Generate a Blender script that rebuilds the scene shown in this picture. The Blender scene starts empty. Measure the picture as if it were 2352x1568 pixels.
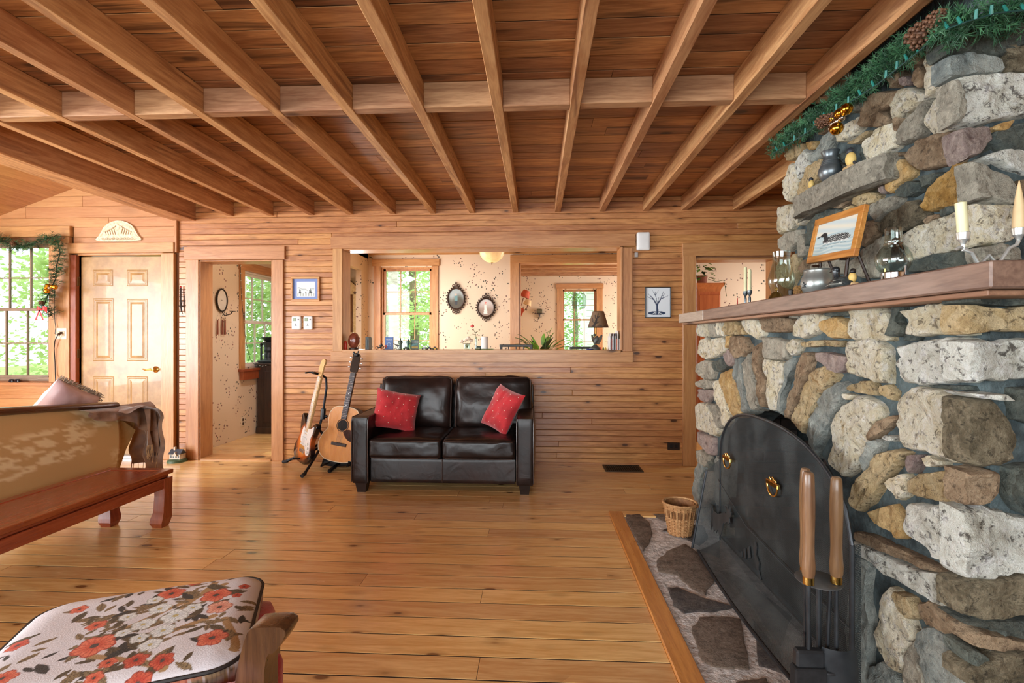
import bpy, bmesh, math, random
from mathutils import Vector, Matrix, noise
random.seed(7)
PI = math.pi
# ------------------------------------------------------------------ camera, light, exposure
scene = bpy.context.scene
COL = scene.collection
F, CX, CY, H = 1130.0, 1176.0, 778.0, 1.215          # focal length in pixels, principal column, horizon row, eye height
TH = math.atan(57.0 / F)                             # the camera is turned a little to the left of the joists
cam_d = bpy.data.cameras.new('camera'); cam = bpy.data.objects.new('camera', cam_d); COL.objects.link(cam)
cam.location = (0, 0, H); cam.rotation_euler = (PI / 2, 0, TH)
cam_d.sensor_width = 36.0; cam_d.lens = F / 2352.0 * 36.0; cam_d.shift_y = -6.0 / 2352.0
cam_d.clip_start = 0.02; cam_d.clip_end = 200
scene.camera = cam

world = bpy.data.worlds.new('world'); scene.world = world; world.use_nodes = True
wb = world.node_tree.nodes['Background']
wb.inputs['Color'].default_value = (0.90, 0.96, 1.0, 1); wb.inputs['Strength'].default_value = 2.3

def lamp(name, typ, loc, rot, energy, size=None, sy=None, color=(1, 1, 1)):
    d = bpy.data.lights.new(name, typ); d.energy = energy; d.color = color
    if typ == 'AREA':
        d.shape = 'RECTANGLE'; d.size = size; d.size_y = sy
    elif typ == 'SUN':
        d.angle = math.radians(2.0)
    elif typ == 'POINT':
        d.shadow_soft_size = size
    o = bpy.data.objects.new(name, d); COL.objects.link(o); o.location = loc; o.rotation_euler = rot
    return o
R = math.radians
lamp('sun', 'SUN', (0, 0, 12), (R(48), R(8), R(160)), 5.0, color=(1.0, 0.95, 0.86))
# daylight entering through the big windows of the left wall and the glazed wall behind the camera
lamp('daylight_left_window', 'AREA', (-6.45, 0.4, 1.35), (0, R(-90), 0), 350, 1.7, 4.4, (0.90, 0.96, 1.0))
lamp('daylight_rear_window', 'AREA', (-1.8, -3.35, 1.45), (R(90), 0, 0), 170, 5.6, 1.9, (0.92, 0.97, 1.0))
# added fill lights that brighten the rooms behind the back wall, not real windows
lamp('fill_dining', 'AREA', (-2.45, 6.0, 1.4), (0, R(-90), 0), 42, 1.4, 1.6, (1.0, 0.97, 0.93))
lamp('fill_sunroom', 'AREA', (2.9, 8.5, 1.4), (0, R(90), 0), 62, 1.4, 1.8, (1.0, 0.97, 0.93))
lamp('fill_hall', 'AREA', (3.35, 5.6, 1.5), (0, R(90), 0), 20, 1.3, 1.0, (1.0, 0.95, 0.88))
lamp('fill_pantry', 'AREA', (-2.55, 5.3, 2.3), (R(0), R(-25), 0), 34, 0.4, 0.5, (1.0, 0.97, 0.95))
scene.view_settings.view_transform = 'Standard'; scene.view_settings.look = 'None'
scene.view_settings.exposure = 0.56; scene.view_settings.gamma = 1.0; scene.view_settings.use_curve_mapping = False
scene.cycles.max_bounces = 7; scene.cycles.diffuse_bounces = 4; scene.cycles.glossy_bounces = 4
scene.cycles.transparent_max_bounces = 12; scene.cycles.transmission_bounces = 6
scene.cycles.caustics_reflective = False; scene.cycles.caustics_refractive = False
scene.cycles.sample_clamp_indirect = 6.0
scene.cycles.use_denoising = True; scene.cycles.adaptive_threshold = 0.06

# ------------------------------------------------------------------ measuring: a photo point on a known plane
cT, sT = math.cos(TH), math.sin(TH)
def ray(px, py):
    u, v = (px - CX) / F, (CY - py) / F
    return Vector((cT * u - sT, sT * u + cT, v))
EYE = Vector((0, 0, H))
def PY(px, py, Y): d = ray(px, py); return EYE + d * (Y / d.y)
def PX(px, py, X): d = ray(px, py); return EYE + d * (X / d.x)
def PZ(px, py, Z): d = ray(px, py); return EYE + d * ((Z - H) / d.z)

# ------------------------------------------------------------------ materials
def lin(c): return tuple((x / 255 / 12.92) if x / 255 <= 0.04045 else ((x / 255 + 0.055) / 1.055) ** 2.4 for x in c)
MATS = {}
class NT:
    def __init__(s, name):
        s.m = bpy.data.materials.new(name); s.m.use_nodes = True; s.t = s.m.node_tree
        s.p = s.t.nodes['Principled BSDF']; s.out = s.t.nodes['Material Output']
    def n(s, typ, **kw):
        nd = s.t.nodes.new(typ)
        for k, v in kw.items():
            if k in ('op',): nd.operation = v
            elif hasattr(nd, k): setattr(nd, k, v)
        return nd
    def link(s, a, b): s.t.links.new(a, b)
    def math(s, op, a, b=None, c=None):
        nd = s.t.nodes.new('ShaderNodeMath'); nd.operation = op
        for i, x in enumerate((a, b, c)):
            if x is None: continue
            if isinstance(x, (int, float)): nd.inputs[i].default_value = x
            else: s.link(x, nd.inputs[i])
        return nd.outputs[0]
    def vmath(s, op, a, b):
        nd = s.t.nodes.new('ShaderNodeVectorMath'); nd.operation = op
        for i, x in enumerate((a, b)):
            if isinstance(x, (tuple, list)): nd.inputs[i].default_value = x
            else: s.link(x, nd.inputs[i])
        return nd.outputs[0]
    def mix(s, fac, a, b, blend='MIX'):
        nd = s.t.nodes.new('ShaderNodeMix'); nd.data_type = 'RGBA'; nd.blend_type = blend
        if isinstance(fac, (int, float)): nd.inputs[0].default_value = fac
        else: s.link(fac, nd.inputs[0])
        for i, x in ((6, a), (7, b)):
            if isinstance(x, tuple): nd.inputs[i].default_value = (x[0], x[1], x[2], 1)
            else: s.link(x, nd.inputs[i])
        return nd.outputs[2]
    def ramp(s, fac, stops):
        nd = s.t.nodes.new('ShaderNodeValToRGB'); cr = nd.color_ramp
        while len(cr.elements) < len(stops): cr.elements.new(0.5)
        for e, (p, c) in zip(cr.elements, stops): e.position = p; e.color = (c[0], c[1], c[2], 1)
        s.link(fac, nd.inputs[0]); return nd.outputs[0]
    def noise(s, vec, scale, detail=3, rough=0.5, dist=0.0):
        nd = s.t.nodes.new('ShaderNodeTexNoise'); nd.inputs['Scale'].default_value = scale
        nd.inputs['Detail'].default_value = detail; nd.inputs['Roughness'].default_value = rough
        nd.inputs['Distortion'].default_value = dist
        if vec is not None: s.link(vec, nd.inputs['Vector'])
        return nd.outputs['Fac']
    def voro(s, vec, scale, feature='F1'):
        nd = s.t.nodes.new('ShaderNodeTexVoronoi'); nd.feature = feature; nd.inputs['Scale'].default_value = scale
        if vec is not None: s.link(vec, nd.inputs['Vector'])
        return nd
    def smooth(s, v, a, b, lo=0.0, hi=1.0):
        nd = s.t.nodes.new('ShaderNodeMapRange'); nd.interpolation_type = 'SMOOTHSTEP'
        nd.inputs[1].default_value = a; nd.inputs[2].default_value = b; nd.inputs[3].default_value = lo; nd.inputs[4].default_value = hi
        s.link(v, nd.inputs[0]); return nd.outputs[0]
    def pos(s): return s.t.nodes.new('ShaderNodeNewGeometry').outputs['Position']
    def objrand(s): return s.t.nodes.new('ShaderNodeObjectInfo').outputs['Random']
    def bump(s, h, strength, dist=0.01):
        nd = s.t.nodes.new('ShaderNodeBump'); nd.inputs['Strength'].default_value = strength; nd.inputs['Distance'].default_value = dist
        s.link(h, nd.inputs['Height']); s.link(nd.outputs[0], s.p.inputs['Normal'])
    def set(s, **kw):
        for k, v in kw.items():
            s.p.inputs[k.replace('_', ' ')].default_value = v

def mat(name, c1, c2=None, scale=6.0, rough=0.5, metal=0.0, bump=0.0, bscale=None, coat=0.0, spec=0.5, stretch=None, sheen=0.0, emit=None):
    if name in MATS: return MATS[name]
    n = NT(name); a = lin(c1); b = lin(c2) if c2 else tuple(x * 0.82 for x in a)
    v = n.pos()
    if stretch: v = n.vmath('MULTIPLY', v, stretch)
    f = n.noise(v, scale, 4, 0.6)
    f = n.smooth(f, 0.3, 0.7)
    n.link(n.mix(f, a, b), n.p.inputs['Base Color'])
    n.set(Roughness=rough, Metallic=metal, Coat_Weight=coat, Specular_IOR_Level=spec, Sheen_Weight=sheen)
    if bump: n.bump(n.noise(v, bscale or scale * 6, 4, 0.6), bump)
    if emit:
        n.p.inputs['Emission Color'].default_value = (*lin(emit[0]), 1); n.set(Emission_Strength=emit[1])
    MATS[name] = n.m; return n.m

def wood(name, light, dark, axis='X', knot=0.5, kscale=1.0, rough=0.4, coat=0.15, vary=0.35, grain=1.0, blotch=None, knotc=(58, 28, 14)):
    """sawn softwood: grain along an axis, knots, each board its own tint"""
    if name in MATS: return MATS[name]
    n = NT(name)
    r = n.objrand()
    off = n.t.nodes.new('ShaderNodeCombineXYZ')
    for i, k in enumerate((31.0, 17.0, 23.0)): n.link(n.math('MULTIPLY', r, k), off.inputs[i])
    v = n.vmath('ADD', n.pos(), off.outputs[0])
    st = {'X': (1.0, 11.0, 11.0), 'Y': (11.0, 1.0, 11.0), 'Z': (11.0, 11.0, 1.0)}[axis]
    ks = {'X': (5.0, 11.0, 11.0), 'Y': (11.0, 5.0, 11.0), 'Z': (11.0, 11.0, 5.0)}[axis]
    vg = n.vmath('MULTIPLY', v, st)
    g1 = n.noise(vg, 2.2 * grain, 4, 0.6, 1.2)
    g2 = n.noise(vg, 11.0 * grain, 3, 0.6, 0.4)
    g = n.math('ADD', n.math('MULTIPLY', g1, 0.7), n.math('MULTIPLY', g2, 0.3))
    g = n.smooth(g, 0.32, 0.68)
    L, D = lin(light), lin(dark)
    col = n.mix(g, L, D)
    kn = n.vmath('MULTIPLY', v, tuple(x * kscale for x in ks))
    vo = n.voro(kn, 1.0)
    sep = n.t.nodes.new('ShaderNodeSeparateColor'); n.link(vo.outputs['Color'], sep.inputs[0])
    gate = n.math('LESS_THAN', sep.outputs[0], knot)
    rad = n.math('MULTIPLY', sep.outputs[1], 0.10)
    dd = n.math('SUBTRACT', vo.outputs['Distance'], rad)
    km = n.math('MULTIPLY', n.smooth(dd, 0.04, 0.13, 0.9, 0.0), gate)
    halo = n.math('MULTIPLY', n.smooth(dd, 0.08, 0.36, 0.5, 0.0), gate)
    col = n.mix(halo, col, tuple(x * 0.6 for x in D))
    col = n.mix(km, col, lin(knotc))
    if blotch:
        b = n.smooth(n.noise(n.vmath('MULTIPLY', v, tuple(x * 0.35 for x in st)), 2.3, 3, 0.6, 1.5), 0.52, 0.70)
        col = n.mix(n.math('MULTIPLY', b, 0.85), col, lin(blotch))
    hsv = n.t.nodes.new('ShaderNodeHueSaturation')
    n.link(col, hsv.inputs['Color'])
    n.link(n.math('ADD', n.math('MULTIPLY', r, vary), 1.0 - vary / 2), hsv.inputs['Value'])
    n.link(n.math('ADD', n.math('MULTIPLY', r, 0.012), 0.4975), hsv.inputs['Hue'])
    n.link(hsv.outputs[0], n.p.inputs['Base Color'])
    n.link(n.math('ADD', n.math('MULTIPLY', g2, 0.18), rough - 0.09), n.p.inputs['Roughness'])
    n.set(Coat_Weight=coat, Coat_Roughness=0.22)
    n.bump(g2, 0.12, 0.004)
    MATS[name] = n.m; return n.m

def stone_mat(name, cols, dark=(62, 50, 40), sc=1.0, streak=None, spots=0.35, ck=0.14):
    if name in MATS: return MATS[name]
    n = NT(name); r = n.objrand()
    off = n.t.nodes.new('ShaderNodeCombineXYZ')
    for i, k in enumerate((13.0, 29.0, 7.0)): n.link(n.math('MULTIPLY', r, k), off.inputs[i])
    v = n.vmath('ADD', n.pos(), off.outputs[0])
    if streak: v = n.vmath('MULTIPLY', v, streak)
    a = n.noise(v, 8 * sc, 6, 0.7, 0.8)
    cs = [lin(c) for c in cols]
    col = n.ramp(a, [(0.28 + 0.44 * i / (len(cs) - 1), c) for i, c in enumerate(cs)])
    b = n.smooth(n.noise(v, 42 * sc, 6, 0.75, 0.4), 0.53, 0.62)
    col = n.mix(n.math('MULTIPLY', b, spots), col, lin(dark))
    crack = n.voro(n.vmath('ADD', v, (3.1, 0, 0)), 7 * sc, 'DISTANCE_TO_EDGE')
    hsv = n.t.nodes.new('ShaderNodeHueSaturation'); n.link(col, hsv.inputs['Color'])
    n.link(n.math('ADD', n.math('MULTIPLY', r, 0.3), 0.85), hsv.inputs['Value'])
    n.link(hsv.outputs[0], n.p.inputs['Base Color'])
    n.set(Roughness=0.62, Specular_IOR_Level=0.4)
    lt = n.smooth(n.noise(n.vmath('ADD', v, (5.0, 2.0, 1.0)), 26 * sc, 5, 0.7), 0.5, 0.68)
    n.link(n.mix(n.math('MULTIPLY', lt, 0.45), hsv.outputs[0], tuple(min(1.0, x * 1.5 + 0.04) for x in cs[2])), n.p.inputs['Base Color'])
    h = n.math('ADD', n.noise(v, 22 * sc, 7, 0.75), n.math('MULTIPLY', n.smooth(crack.outputs['Distance'], 0.0, 0.10), ck))
    n.bump(h, 1.0, 0.035)
    MATS[name] = n.m; return n.m

def glass(name, tint=(245, 250, 250), gloss=0.08, rough=0.02):
    if name in MATS: return MATS[name]
    n = NT(name)
    tr = n.t.nodes.new('ShaderNodeBsdfTransparent'); tr.inputs[0].default_value = (*lin(tint), 1)
    gl = n.t.nodes.new('ShaderNodeBsdfGlossy'); gl.inputs['Roughness'].default_value = rough
    lw = n.t.nodes.new('ShaderNodeLayerWeight'); lw.inputs[0].default_value = 0.25
    fac = n.math('ADD', n.math('MULTIPLY', lw.outputs['Facing'], 0.5), gloss)
    mx = n.t.nodes.new('ShaderNodeMixShader'); n.link(fac, mx.inputs[0]); n.link(tr.outputs[0], mx.inputs[1]); n.link(gl.outputs[0], mx.inputs[2])
    n.link(mx.outputs[0], n.out.inputs[0]); MATS[name] = n.m; return n.m

def vcol_mat(name, rough=0.5, coat=0.0, bump=0.0, sheen=0.0):
    if name in MATS: return MATS[name]
    n = NT(name); a = n.t.nodes.new('ShaderNodeVertexColor'); a.layer_name = 'Col'
    n.link(a.outputs[0], n.p.inputs['Base Color']); n.set(Roughness=rough, Coat_Weight=coat, Sheen_Weight=sheen)
    if bump: n.bump(n.noise(n.pos(), 300, 2), bump, 0.003)
    MATS[name] = n.m; return n.m

# ------------------------------------------------------------------ mesh building
class MB:
    def __init__(s): s.v, s.f, s.s = [], [], []
    def add(s, verts, faces, smooth=True):
        k = len(s.v); s.v += [tuple(p) for p in verts]
        for f in faces: s.f.append(tuple(i + k for i in f)); s.s.append(smooth)
        return s
    def bm(s, b, M=None, smooth=True):
        b.verts.ensure_lookup_table(); b.verts.index_update()
        vs = [(M @ x.co) if M else x.co.copy() for x in b.verts]
        s.add(vs, [[w.index for w in f.verts] for f in b.faces], smooth); b.free(); return s
    def box(s, x0, x1, y0, y1, z0, z1, b=0.0, M=None, seg=1):
        if b <= 0:
            vs = [Vector((x, y, z)) for x in (x0, x1) for y in (y0, y1) for z in (z0, z1)]
            if M: vs = [M @ p for p in vs]
            return s.add(vs, [(0, 1, 3, 2), (4, 6, 7, 5), (0, 4, 5, 1), (2, 3, 7, 6), (0, 2, 6, 4), (1, 5, 7, 3)], False)
        q = bmesh.new(); bmesh.ops.create_cube(q, size=1.0)
        for w in q.verts: w.co = Vector(((x0 + x1) / 2 + w.co.x * (x1 - x0), (y0 + y1) / 2 + w.co.y * (y1 - y0), (z0 + z1) / 2 + w.co.z * (z1 - z0)))
        bmesh.ops.bevel(q, geom=q.edges[:], offset=b, segments=seg, affect='EDGES', profile=0.5)
        return s.bm(q, M, seg > 1)
    def tube(s, pts, r, n=8, caps=True, closed=False):
        pts = [Vector(p) for p in pts]; k = len(pts)
        rr = r if isinstance(r, (list, tuple)) else [r] * k
        rings = []; up = None
        for i, p in enumerate(pts):
            a = pts[i - 1] if (i > 0 or closed) else p; b = pts[(i + 1) % k] if (i < k - 1 or closed) else p
            t = (b - a).normalized() if (b - a).length > 1e-9 else Vector((0, 0, 1))
            if up is None:
                up = Vector((0, 0, 1)) if abs(t.z) < 0.9 else Vector((1, 0, 0))
            x = t.cross(up)
            if x.length < 1e-6: x = t.orthogonal()
            x.normalize(); y = x.cross(t).normalized(); up = y
            rings.append([p + (x * math.cos(2 * PI * j / n) + y * math.sin(2 * PI * j / n)) * rr[i] for j in range(n)])
        vs = [q for g in rings for q in g]; fs = []
        m = k if closed else k - 1
        for i in range(m):
            for j in range(n):
                a, b = i * n + j, i * n + (j + 1) % n; c, d = ((i + 1) % k) * n + (j + 1) % n, ((i + 1) % k) * n + j
                fs.append((a, d, c, b))
        if caps and not closed: fs += [tuple(range(n)), tuple(reversed(range((k - 1) * n, k * n)))]
        return s.add(vs, fs)
    def lathe(s, prof, c=(0, 0, 0), n=20, M=None):
        vs, fs = [], []; c = Vector(c); k = len(prof)
        for (r, z) in prof:
            for j in range(n): vs.append(Vector((r * math.cos(2 * PI * j / n), r * math.sin(2 * PI * j / n), z)))
        for i in range(k - 1):
            for j in range(n): fs.append((i * n + j, i * n + (j + 1) % n, (i + 1) * n + (j + 1) % n, (i + 1) * n + j))
        if prof[0][0] > 1e-4: fs.append(tuple(reversed(range(n))))
        if prof[-1][0] > 1e-4: fs.append(tuple(range((k - 1) * n, k * n)))
        vs = [(M @ p if M else p + c) for p in vs]
        return s.add(vs, fs)
    def prism(s, poly, fr, t0, t1, smooth=False):
        """poly in plane coordinates, fr(a, b, t) -> point"""
        n = len(poly); vs = [fr(a, b, t0) for a, b in poly] + [fr(a, b, t1) for a, b in poly]
        fs = [tuple(reversed(range(n))), tuple(range(n, 2 * n))] + [(i, (i + 1) % n, n + (i + 1) % n, n + i) for i in range(n)]
        return s.add(vs, fs, smooth)
    def ball(s, c, r, nu=14, nv=10, M=None):
        r = (r, r, r) if isinstance(r, (int, float)) else r; c = Vector(c); vs, fs = [], []
        for i in range(nv + 1):
            t = PI * i / nv
            for j in range(nu):
                p = 2 * PI * j / nu; vs.append(Vector((r[0] * math.sin(t) * math.cos(p), r[1] * math.sin(t) * math.sin(p), r[2] * math.cos(t))))
        for i in range(nv):
            for j in range(nu):
                a, b, cc, d = i * nu + j, (i + 1) * nu + j, (i + 1) * nu + (j + 1) % nu, i * nu + (j + 1) % nu
                fs.append((a, b, cc, d))
        vs = [(M @ p if M else p) + c for p in vs]
        return s.add(vs, fs)
    def grid(s, fn, nu, nv, smooth=True):
        vs = [fn(i / nu, j / nv) for j in range(nv + 1) for i in range(nu + 1)]
        fs = [(j * (nu + 1) + i, j * (nu + 1) + i + 1, (j + 1) * (nu + 1) + i + 1, (j + 1) * (nu + 1) + i) for j in range(nv) for i in range(nu)]
        return s.add(vs, fs, smooth)
    def mesh(s, name, m, angle=35):
        me = bpy.data.meshes.new(name); me.from_pydata(s.v, [], s.f); me.materials.append(m)
        me.polygons.foreach_set('use_smooth', s.s)
        me.update()
        if any(s.s): me.set_sharp_from_angle(angle=math.radians(angle))
        return me
    def build(s, name, m, parent=None, local=False, angle=35, kind=None, label=None):
        return link(name, s.mesh(name, m, angle), parent, local, kind, label)

def link(name, me, parent=None, local=False, kind=None, label=None):
    o = bpy.data.objects.new(name, me); COL.objects.link(o)
    if parent is not None:
        o.parent = parent
        if not local: o.matrix_parent_inverse = chain(parent).inverted()
    if kind: o['kind'] = kind
    if label: o['label'] = label
    return o
def basis(o): return Matrix.Translation(o.location) @ o.rotation_euler.to_matrix().to_4x4()
def chain(o):
    m = o.matrix_parent_inverse @ basis(o)
    return chain(o.parent) @ m if o.parent else basis(o)
def thing(name, label, cat, loc=(0, 0, 0), rot=(0, 0, 0), group=None):
    o = bpy.data.objects.new(name, None); COL.objects.link(o); o.location = loc
    o.rotation_euler = rot if isinstance(rot, (tuple, list)) else (0, 0, rot)
    o.empty_display_size = 0.05
    return tag(o, label, cat, group)
def tag(o, label, cat, group=None):
    o['label'] = label; o['category'] = cat
    if group: o['group'] = group
    return o
def struct(o, label=None, cat=None):
    o['kind'] = 'structure'
    if label: o['label'] = label
    if cat: o['category'] = cat
    return o
def sempty(name, label, cat, loc=(0, 0, 0)):
    o = thing(name, label, cat, loc); o['kind'] = 'structure'; return o
def flipfix(me):
    b = bmesh.new(); b.from_mesh(me); bmesh.ops.recalc_face_normals(b, faces=b.faces[:]); b.to_mesh(me); b.free()

def softbox(sz, r, bulge=(0, 0, 0), n=10, wr=0.0, wf=8.0, seed=0, M=None):
    """rounded, upholstered box centred at the origin (returns MB)"""
    q = bmesh.new(); bmesh.ops.create_cube(q, size=2.0)
    bmesh.ops.subdivide_edges(q, edges=q.edges[:], cuts=n, use_grid_fill=True)
    h = Vector(sz) / 2
    for w in q.verts:
        t = Vector([math.copysign(abs(x) ** 0.7, x) for x in w.co])
        p = Vector((t.x * h.x, t.y * h.y, t.z * h.z))
        inn = Vector([max(-(h[i] - r), min(h[i] - r, p[i])) for i in range(3)])
        d = p - inn
        if d.length > 1e-9: p = inn + d.normalized() * r
        for i in range(3):
            a, b = [k for k in range(3) if k != i]
            if bulge[i]: p[i] += math.copysign(bulge[i], t[i]) * (abs(t[i]) > 0.8) * (1 - t[a] ** 2) * (1 - t[b] ** 2) if abs(t[i]) > 0.8 else 0
        if wr:
            nz = noise.noise(p * wf + Vector((seed * 3.7, seed * 1.3, 0)))
            nz += 0.5 * noise.noise(p * wf * 2.3 + Vector((0, seed * 2.1, 5)))
            p += (d.normalized() if d.length > 1e-9 else Vector((0, 0, 1))) * nz * wr
        w.co = p
    mb = MB(); mb.bm(q, M); return mb

def painted(name, nx, ny, fn, o, ux, uy, m, parent=None, rim=0.0, local=False, kind=None):
    """a flat print: grid of coloured vertices; fn(u, v) -> sRGB 0..255, u along ux, v along uy (v=0 bottom)"""
    o, ux, uy = Vector(o), Vector(ux), Vector(uy)
    vs = [o + ux * (i / nx) + uy * (j / ny) for j in range(ny + 1) for i in range(nx + 1)]
    fs = [(j * (nx + 1) + i, j * (nx + 1) + i + 1, (j + 1) * (nx + 1) + i + 1, (j + 1) * (nx + 1) + i) for j in range(ny) for i in range(nx)]
    me = bpy.data.meshes.new(name); me.from_pydata([tuple(p) for p in vs], [], fs); me.materials.append(m)
    ca = me.color_attributes.new('Col', 'FLOAT_COLOR', 'POINT')
    dat = []
    for j in range(ny + 1):
        for i in range(nx + 1): dat += [*lin(fn(i / nx, j / ny)), 1.0]
    ca.data.foreach_set('color', dat)
    return link(name, me, parent, local, kind)
# ================================================================== the room
WALLW = wood('wall_pine', (202, 142, 90), (156, 96, 54), 'X', 0.34, 1.0, 0.36, 0.25, 0.26)
FLOORW = wood('floor_pine', (240, 198, 138), (214, 160, 98), 'X', 0.42, 1.0, 0.24, 0.5, 0.26, knotc=(104, 58, 28))
CEILW = wood('ceiling_pine', (196, 142, 96), (146, 92, 56), 'X', 0.22, 0.6, 0.5, 0.05, 0.5, blotch=(86, 52, 34))
JOISTW = wood('joist_fir', (214, 164, 116), (170, 114, 72), 'Y', 0.2, 0.4, 0.55, 0.0, 0.25, blotch=(136, 86, 56), grain=0.8)
BLOCKW = wood('blocking_fir', (192, 146, 108), (146, 98, 66), 'X', 0.2, 0.5, 0.55, 0.0, 0.3)
CASEX = wood('casing_pine_x', (194, 140, 92), (168, 112, 68), 'X', 0.10, 0.5, 0.38, 0.2, 0.12)
CASEZ = wood('casing_pine_z', (194, 140, 92), (168, 112, 68), 'Z', 0.10, 0.5, 0.38, 0.2, 0.12)
CASEY = wood('casing_pine_y', (194, 140, 92), (168, 112, 68), 'Y', 0.10, 0.5, 0.38, 0.2, 0.12)
CLAPW = wood('clapboard_pine', (194, 142, 96), (178, 122, 78), 'X', 0.12, 0.5, 0.42, 0.15, 0.1)
SASHM = mat('sash_taupe', (150, 128, 108), (132, 112, 94), rough=0.45)
PLASTER = mat('plain_board', (150, 100, 62), (128, 84, 52), 3, 0.7)
GROUT = mat('hearth_mortar', (230, 228, 226), (176, 174, 172), 22, 0.9, bump=1.0, bscale=40)

def wallpaper(name, base):
    n = NT(name); v = n.pos()
    cl = n.voro(v, 6.4); sep = n.t.nodes.new('ShaderNodeSeparateColor')
    gate = n.math('LESS_THAN', cl.outputs['Distance'], 0.46)
    d = n.voro(n.vmath('ADD', v, (0.3, 0.7, 0.2)), 30.0); n.link(d.outputs['Color'], sep.inputs[0])
    dot = n.math('MULTIPLY', n.smooth(d.outputs['Distance'], 0.26, 0.36, 1.0, 0.0), gate)
    dot = n.math('MULTIPLY', dot, n.math('GREATER_THAN', sep.outputs[0], 0.25))
    dc = n.ramp(sep.outputs[1], [(0.0, lin((74, 72, 62))), (0.45, lin((96, 92, 80))), (0.55, lin((150, 96, 88))), (1.0, lin((120, 92, 84)))])
    f = n.smooth(n.noise(v, 1.2, 2), 0.3, 0.7)
    b = n.mix(f, lin(base), tuple(x * 0.93 for x in lin(base)))
    n.link(n.mix(dot, b, dc), n.p.inputs['Base Color']); n.set(Roughness=0.7)
    MATS[name] = n.m; return n.m
PAPER = wallpaper('floral_wallpaper', (222, 202, 176))

YW, ZC, ZJ = 4.80, 2.585, 2.447          # back wall, ceiling boards, underside of joists
def wx(px, Y=YW): return PY(px, 778, Y).x
def wz(px, py, Y=YW): return PY(px, py, Y).z
def rect(x0, y0, x1, y1, Y=YW):
    xm, ym = (x0 + x1) / 2, (y0 + y1) / 2
    return PY(x0, ym, Y).x, PY(x1, ym, Y).x, PY(xm, y1, Y).z, PY(xm, y0, Y).z
XL, XR, YB = -6.6, 3.6, -3.5             # left wall, right wall, wall behind the camera

# ---- floor
floor = sempty('floor', 'golden knotty pine plank floor', 'floor')
MB().box(XL, XR, YB, 4.97, -0.12, -0.0010).build('subfloor', mat('subfloor_dark', (50, 32, 20), (38, 24, 15), 4, 0.9), floor)
PITCH = 0.127; HX0, HX1, HY0, HY1 = 0.50, 1.12, 0.55, 3.47     # hearth border outline (outer edge)
MB().box(XL, XR, YB, 0.60, -0.022, -0.001).build('plank_field', FLOORW, floor)
MB().box(1.12, XR, 0.60, HY1, -0.022, -0.001).build('plank_field', FLOORW, floor)
y = 0.602; rows = 0
while y < 4.93:
    y1 = min(y + PITCH, 4.97); spans = [(XL, HX0)] if y1 < HY1 + 0.01 and y > HY0 - 0.2 else [(XL, XR)]
    for a, b in spans:
        x = a
        while x < b - 0.01:
            L = random.uniform(1.6, 4.2); e = x + L
            if b - e < 0.7: e = b
            MB().box(x + 0.0008, e - 0.0008, y + 0.003, y1 - 0.003, -0.022, 0.0 + random.uniform(-0.0006, 0.0004), 0.0008).build('floor_plank', FLOORW, floor)
            x = e
    y = y1; rows += 1

# ---- ceiling: boards, joists, blocking, beam
ceil = sempty('ceiling', 'rough pine board ceiling on exposed joists', 'ceiling', (0, 0, ZC))
MB().box(-3.5, XR, YB, 4.97, ZC + 0.0042, ZC + 0.12).build('roof_deck', mat('subfloor_dark', (50, 32, 20)), ceil)
MB().box(-3.5, XR, YB, 0.9, ZC, ZC + 0.02).build('board_field', CEILW, ceil)
y = 0.902
while y < 4.80:
    y1 = min(y + 0.136, 4.86); x = -3.5
    while x < XR - 0.01:
        e = x + random.uniform(1.2, 3.4)
        if XR - e < 0.6: e = XR
        dz = random.uniform(0, 0.003)
        MB().box(x + 0.001, e - 0.001, y + 0.003, y1 - 0.003, ZC + dz, ZC + 0.02, 0.001).build('ceiling_board', CEILW, ceil)
        x = e
    y = y1
JX = [wx(p) for p in (434, 531, 622, 716, 805, 903, 995, 1085, 1184, 1281, 1383, 1483, 1571, 1690)]
JX = [(p) for p in JX]
for x in JX:
    far = 4.80
    MB().box(x - 0.028, x + 0.028, YB, far, ZJ, ZC + 0.001, 0.003).build('joist', JOISTW, ceil)
for a, b in zip(JX[:-1], JX[1:]):
    z = random.uniform(-0.004, 0.002)
    if b - a > 0.1: MB().box(a + 0.028, b - 0.028, 2.60, 2.665, ZJ + 0.004 + z, ZC, 0.003).build('blocking', BLOCKW, ceil)
MB().box(-3.66, -3.44, YB, YW + 0.02, 2.405, 2.70, 0.005).build('beam', JOISTW, ceil, label='heavy carrying beam at the left edge of the joists')
# sloped ceiling of the left bay, boards running with the joists
bay = sempty('ceiling_bay', 'sloped board ceiling of the left bay', 'ceiling', (-5, 2, 2.5))
s0, z0 = -3.66, H + 1.90; slope = 0.34
def sz_(x): return z0 + (x - s0) * slope
x = s0
while x > XL - 0.2:
    x2 = x - 0.15
    vs = [(x - 0.002, YB, sz_(x)), (x2 + 0.002, YB, sz_(x2)), (x2 + 0.002, YW + 0.05, sz_(x2)), (x - 0.002, YW + 0.05, sz_(x))]
    vs += [(a, b, c + 0.02) for a, b, c in vs]
    MB().add(vs, [(0, 1, 2, 3), (7, 6, 5, 4), (0, 3, 7, 4), (1, 5, 6, 2), (0, 4, 5, 1), (3, 2, 6, 7)], False).build('sloped_board', CASEY, bay)
    x = x2
vs = [(s0, YB, sz_(s0) + .03), (XL - .2, YB, sz_(XL - .2) + .03), (XL - .2, YW + .2, sz_(XL - .2) + .03), (s0, YW + .2, sz_(s0) + .03)]
vs += [(a, b, c + 0.08) for a, b, c in vs]
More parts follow.
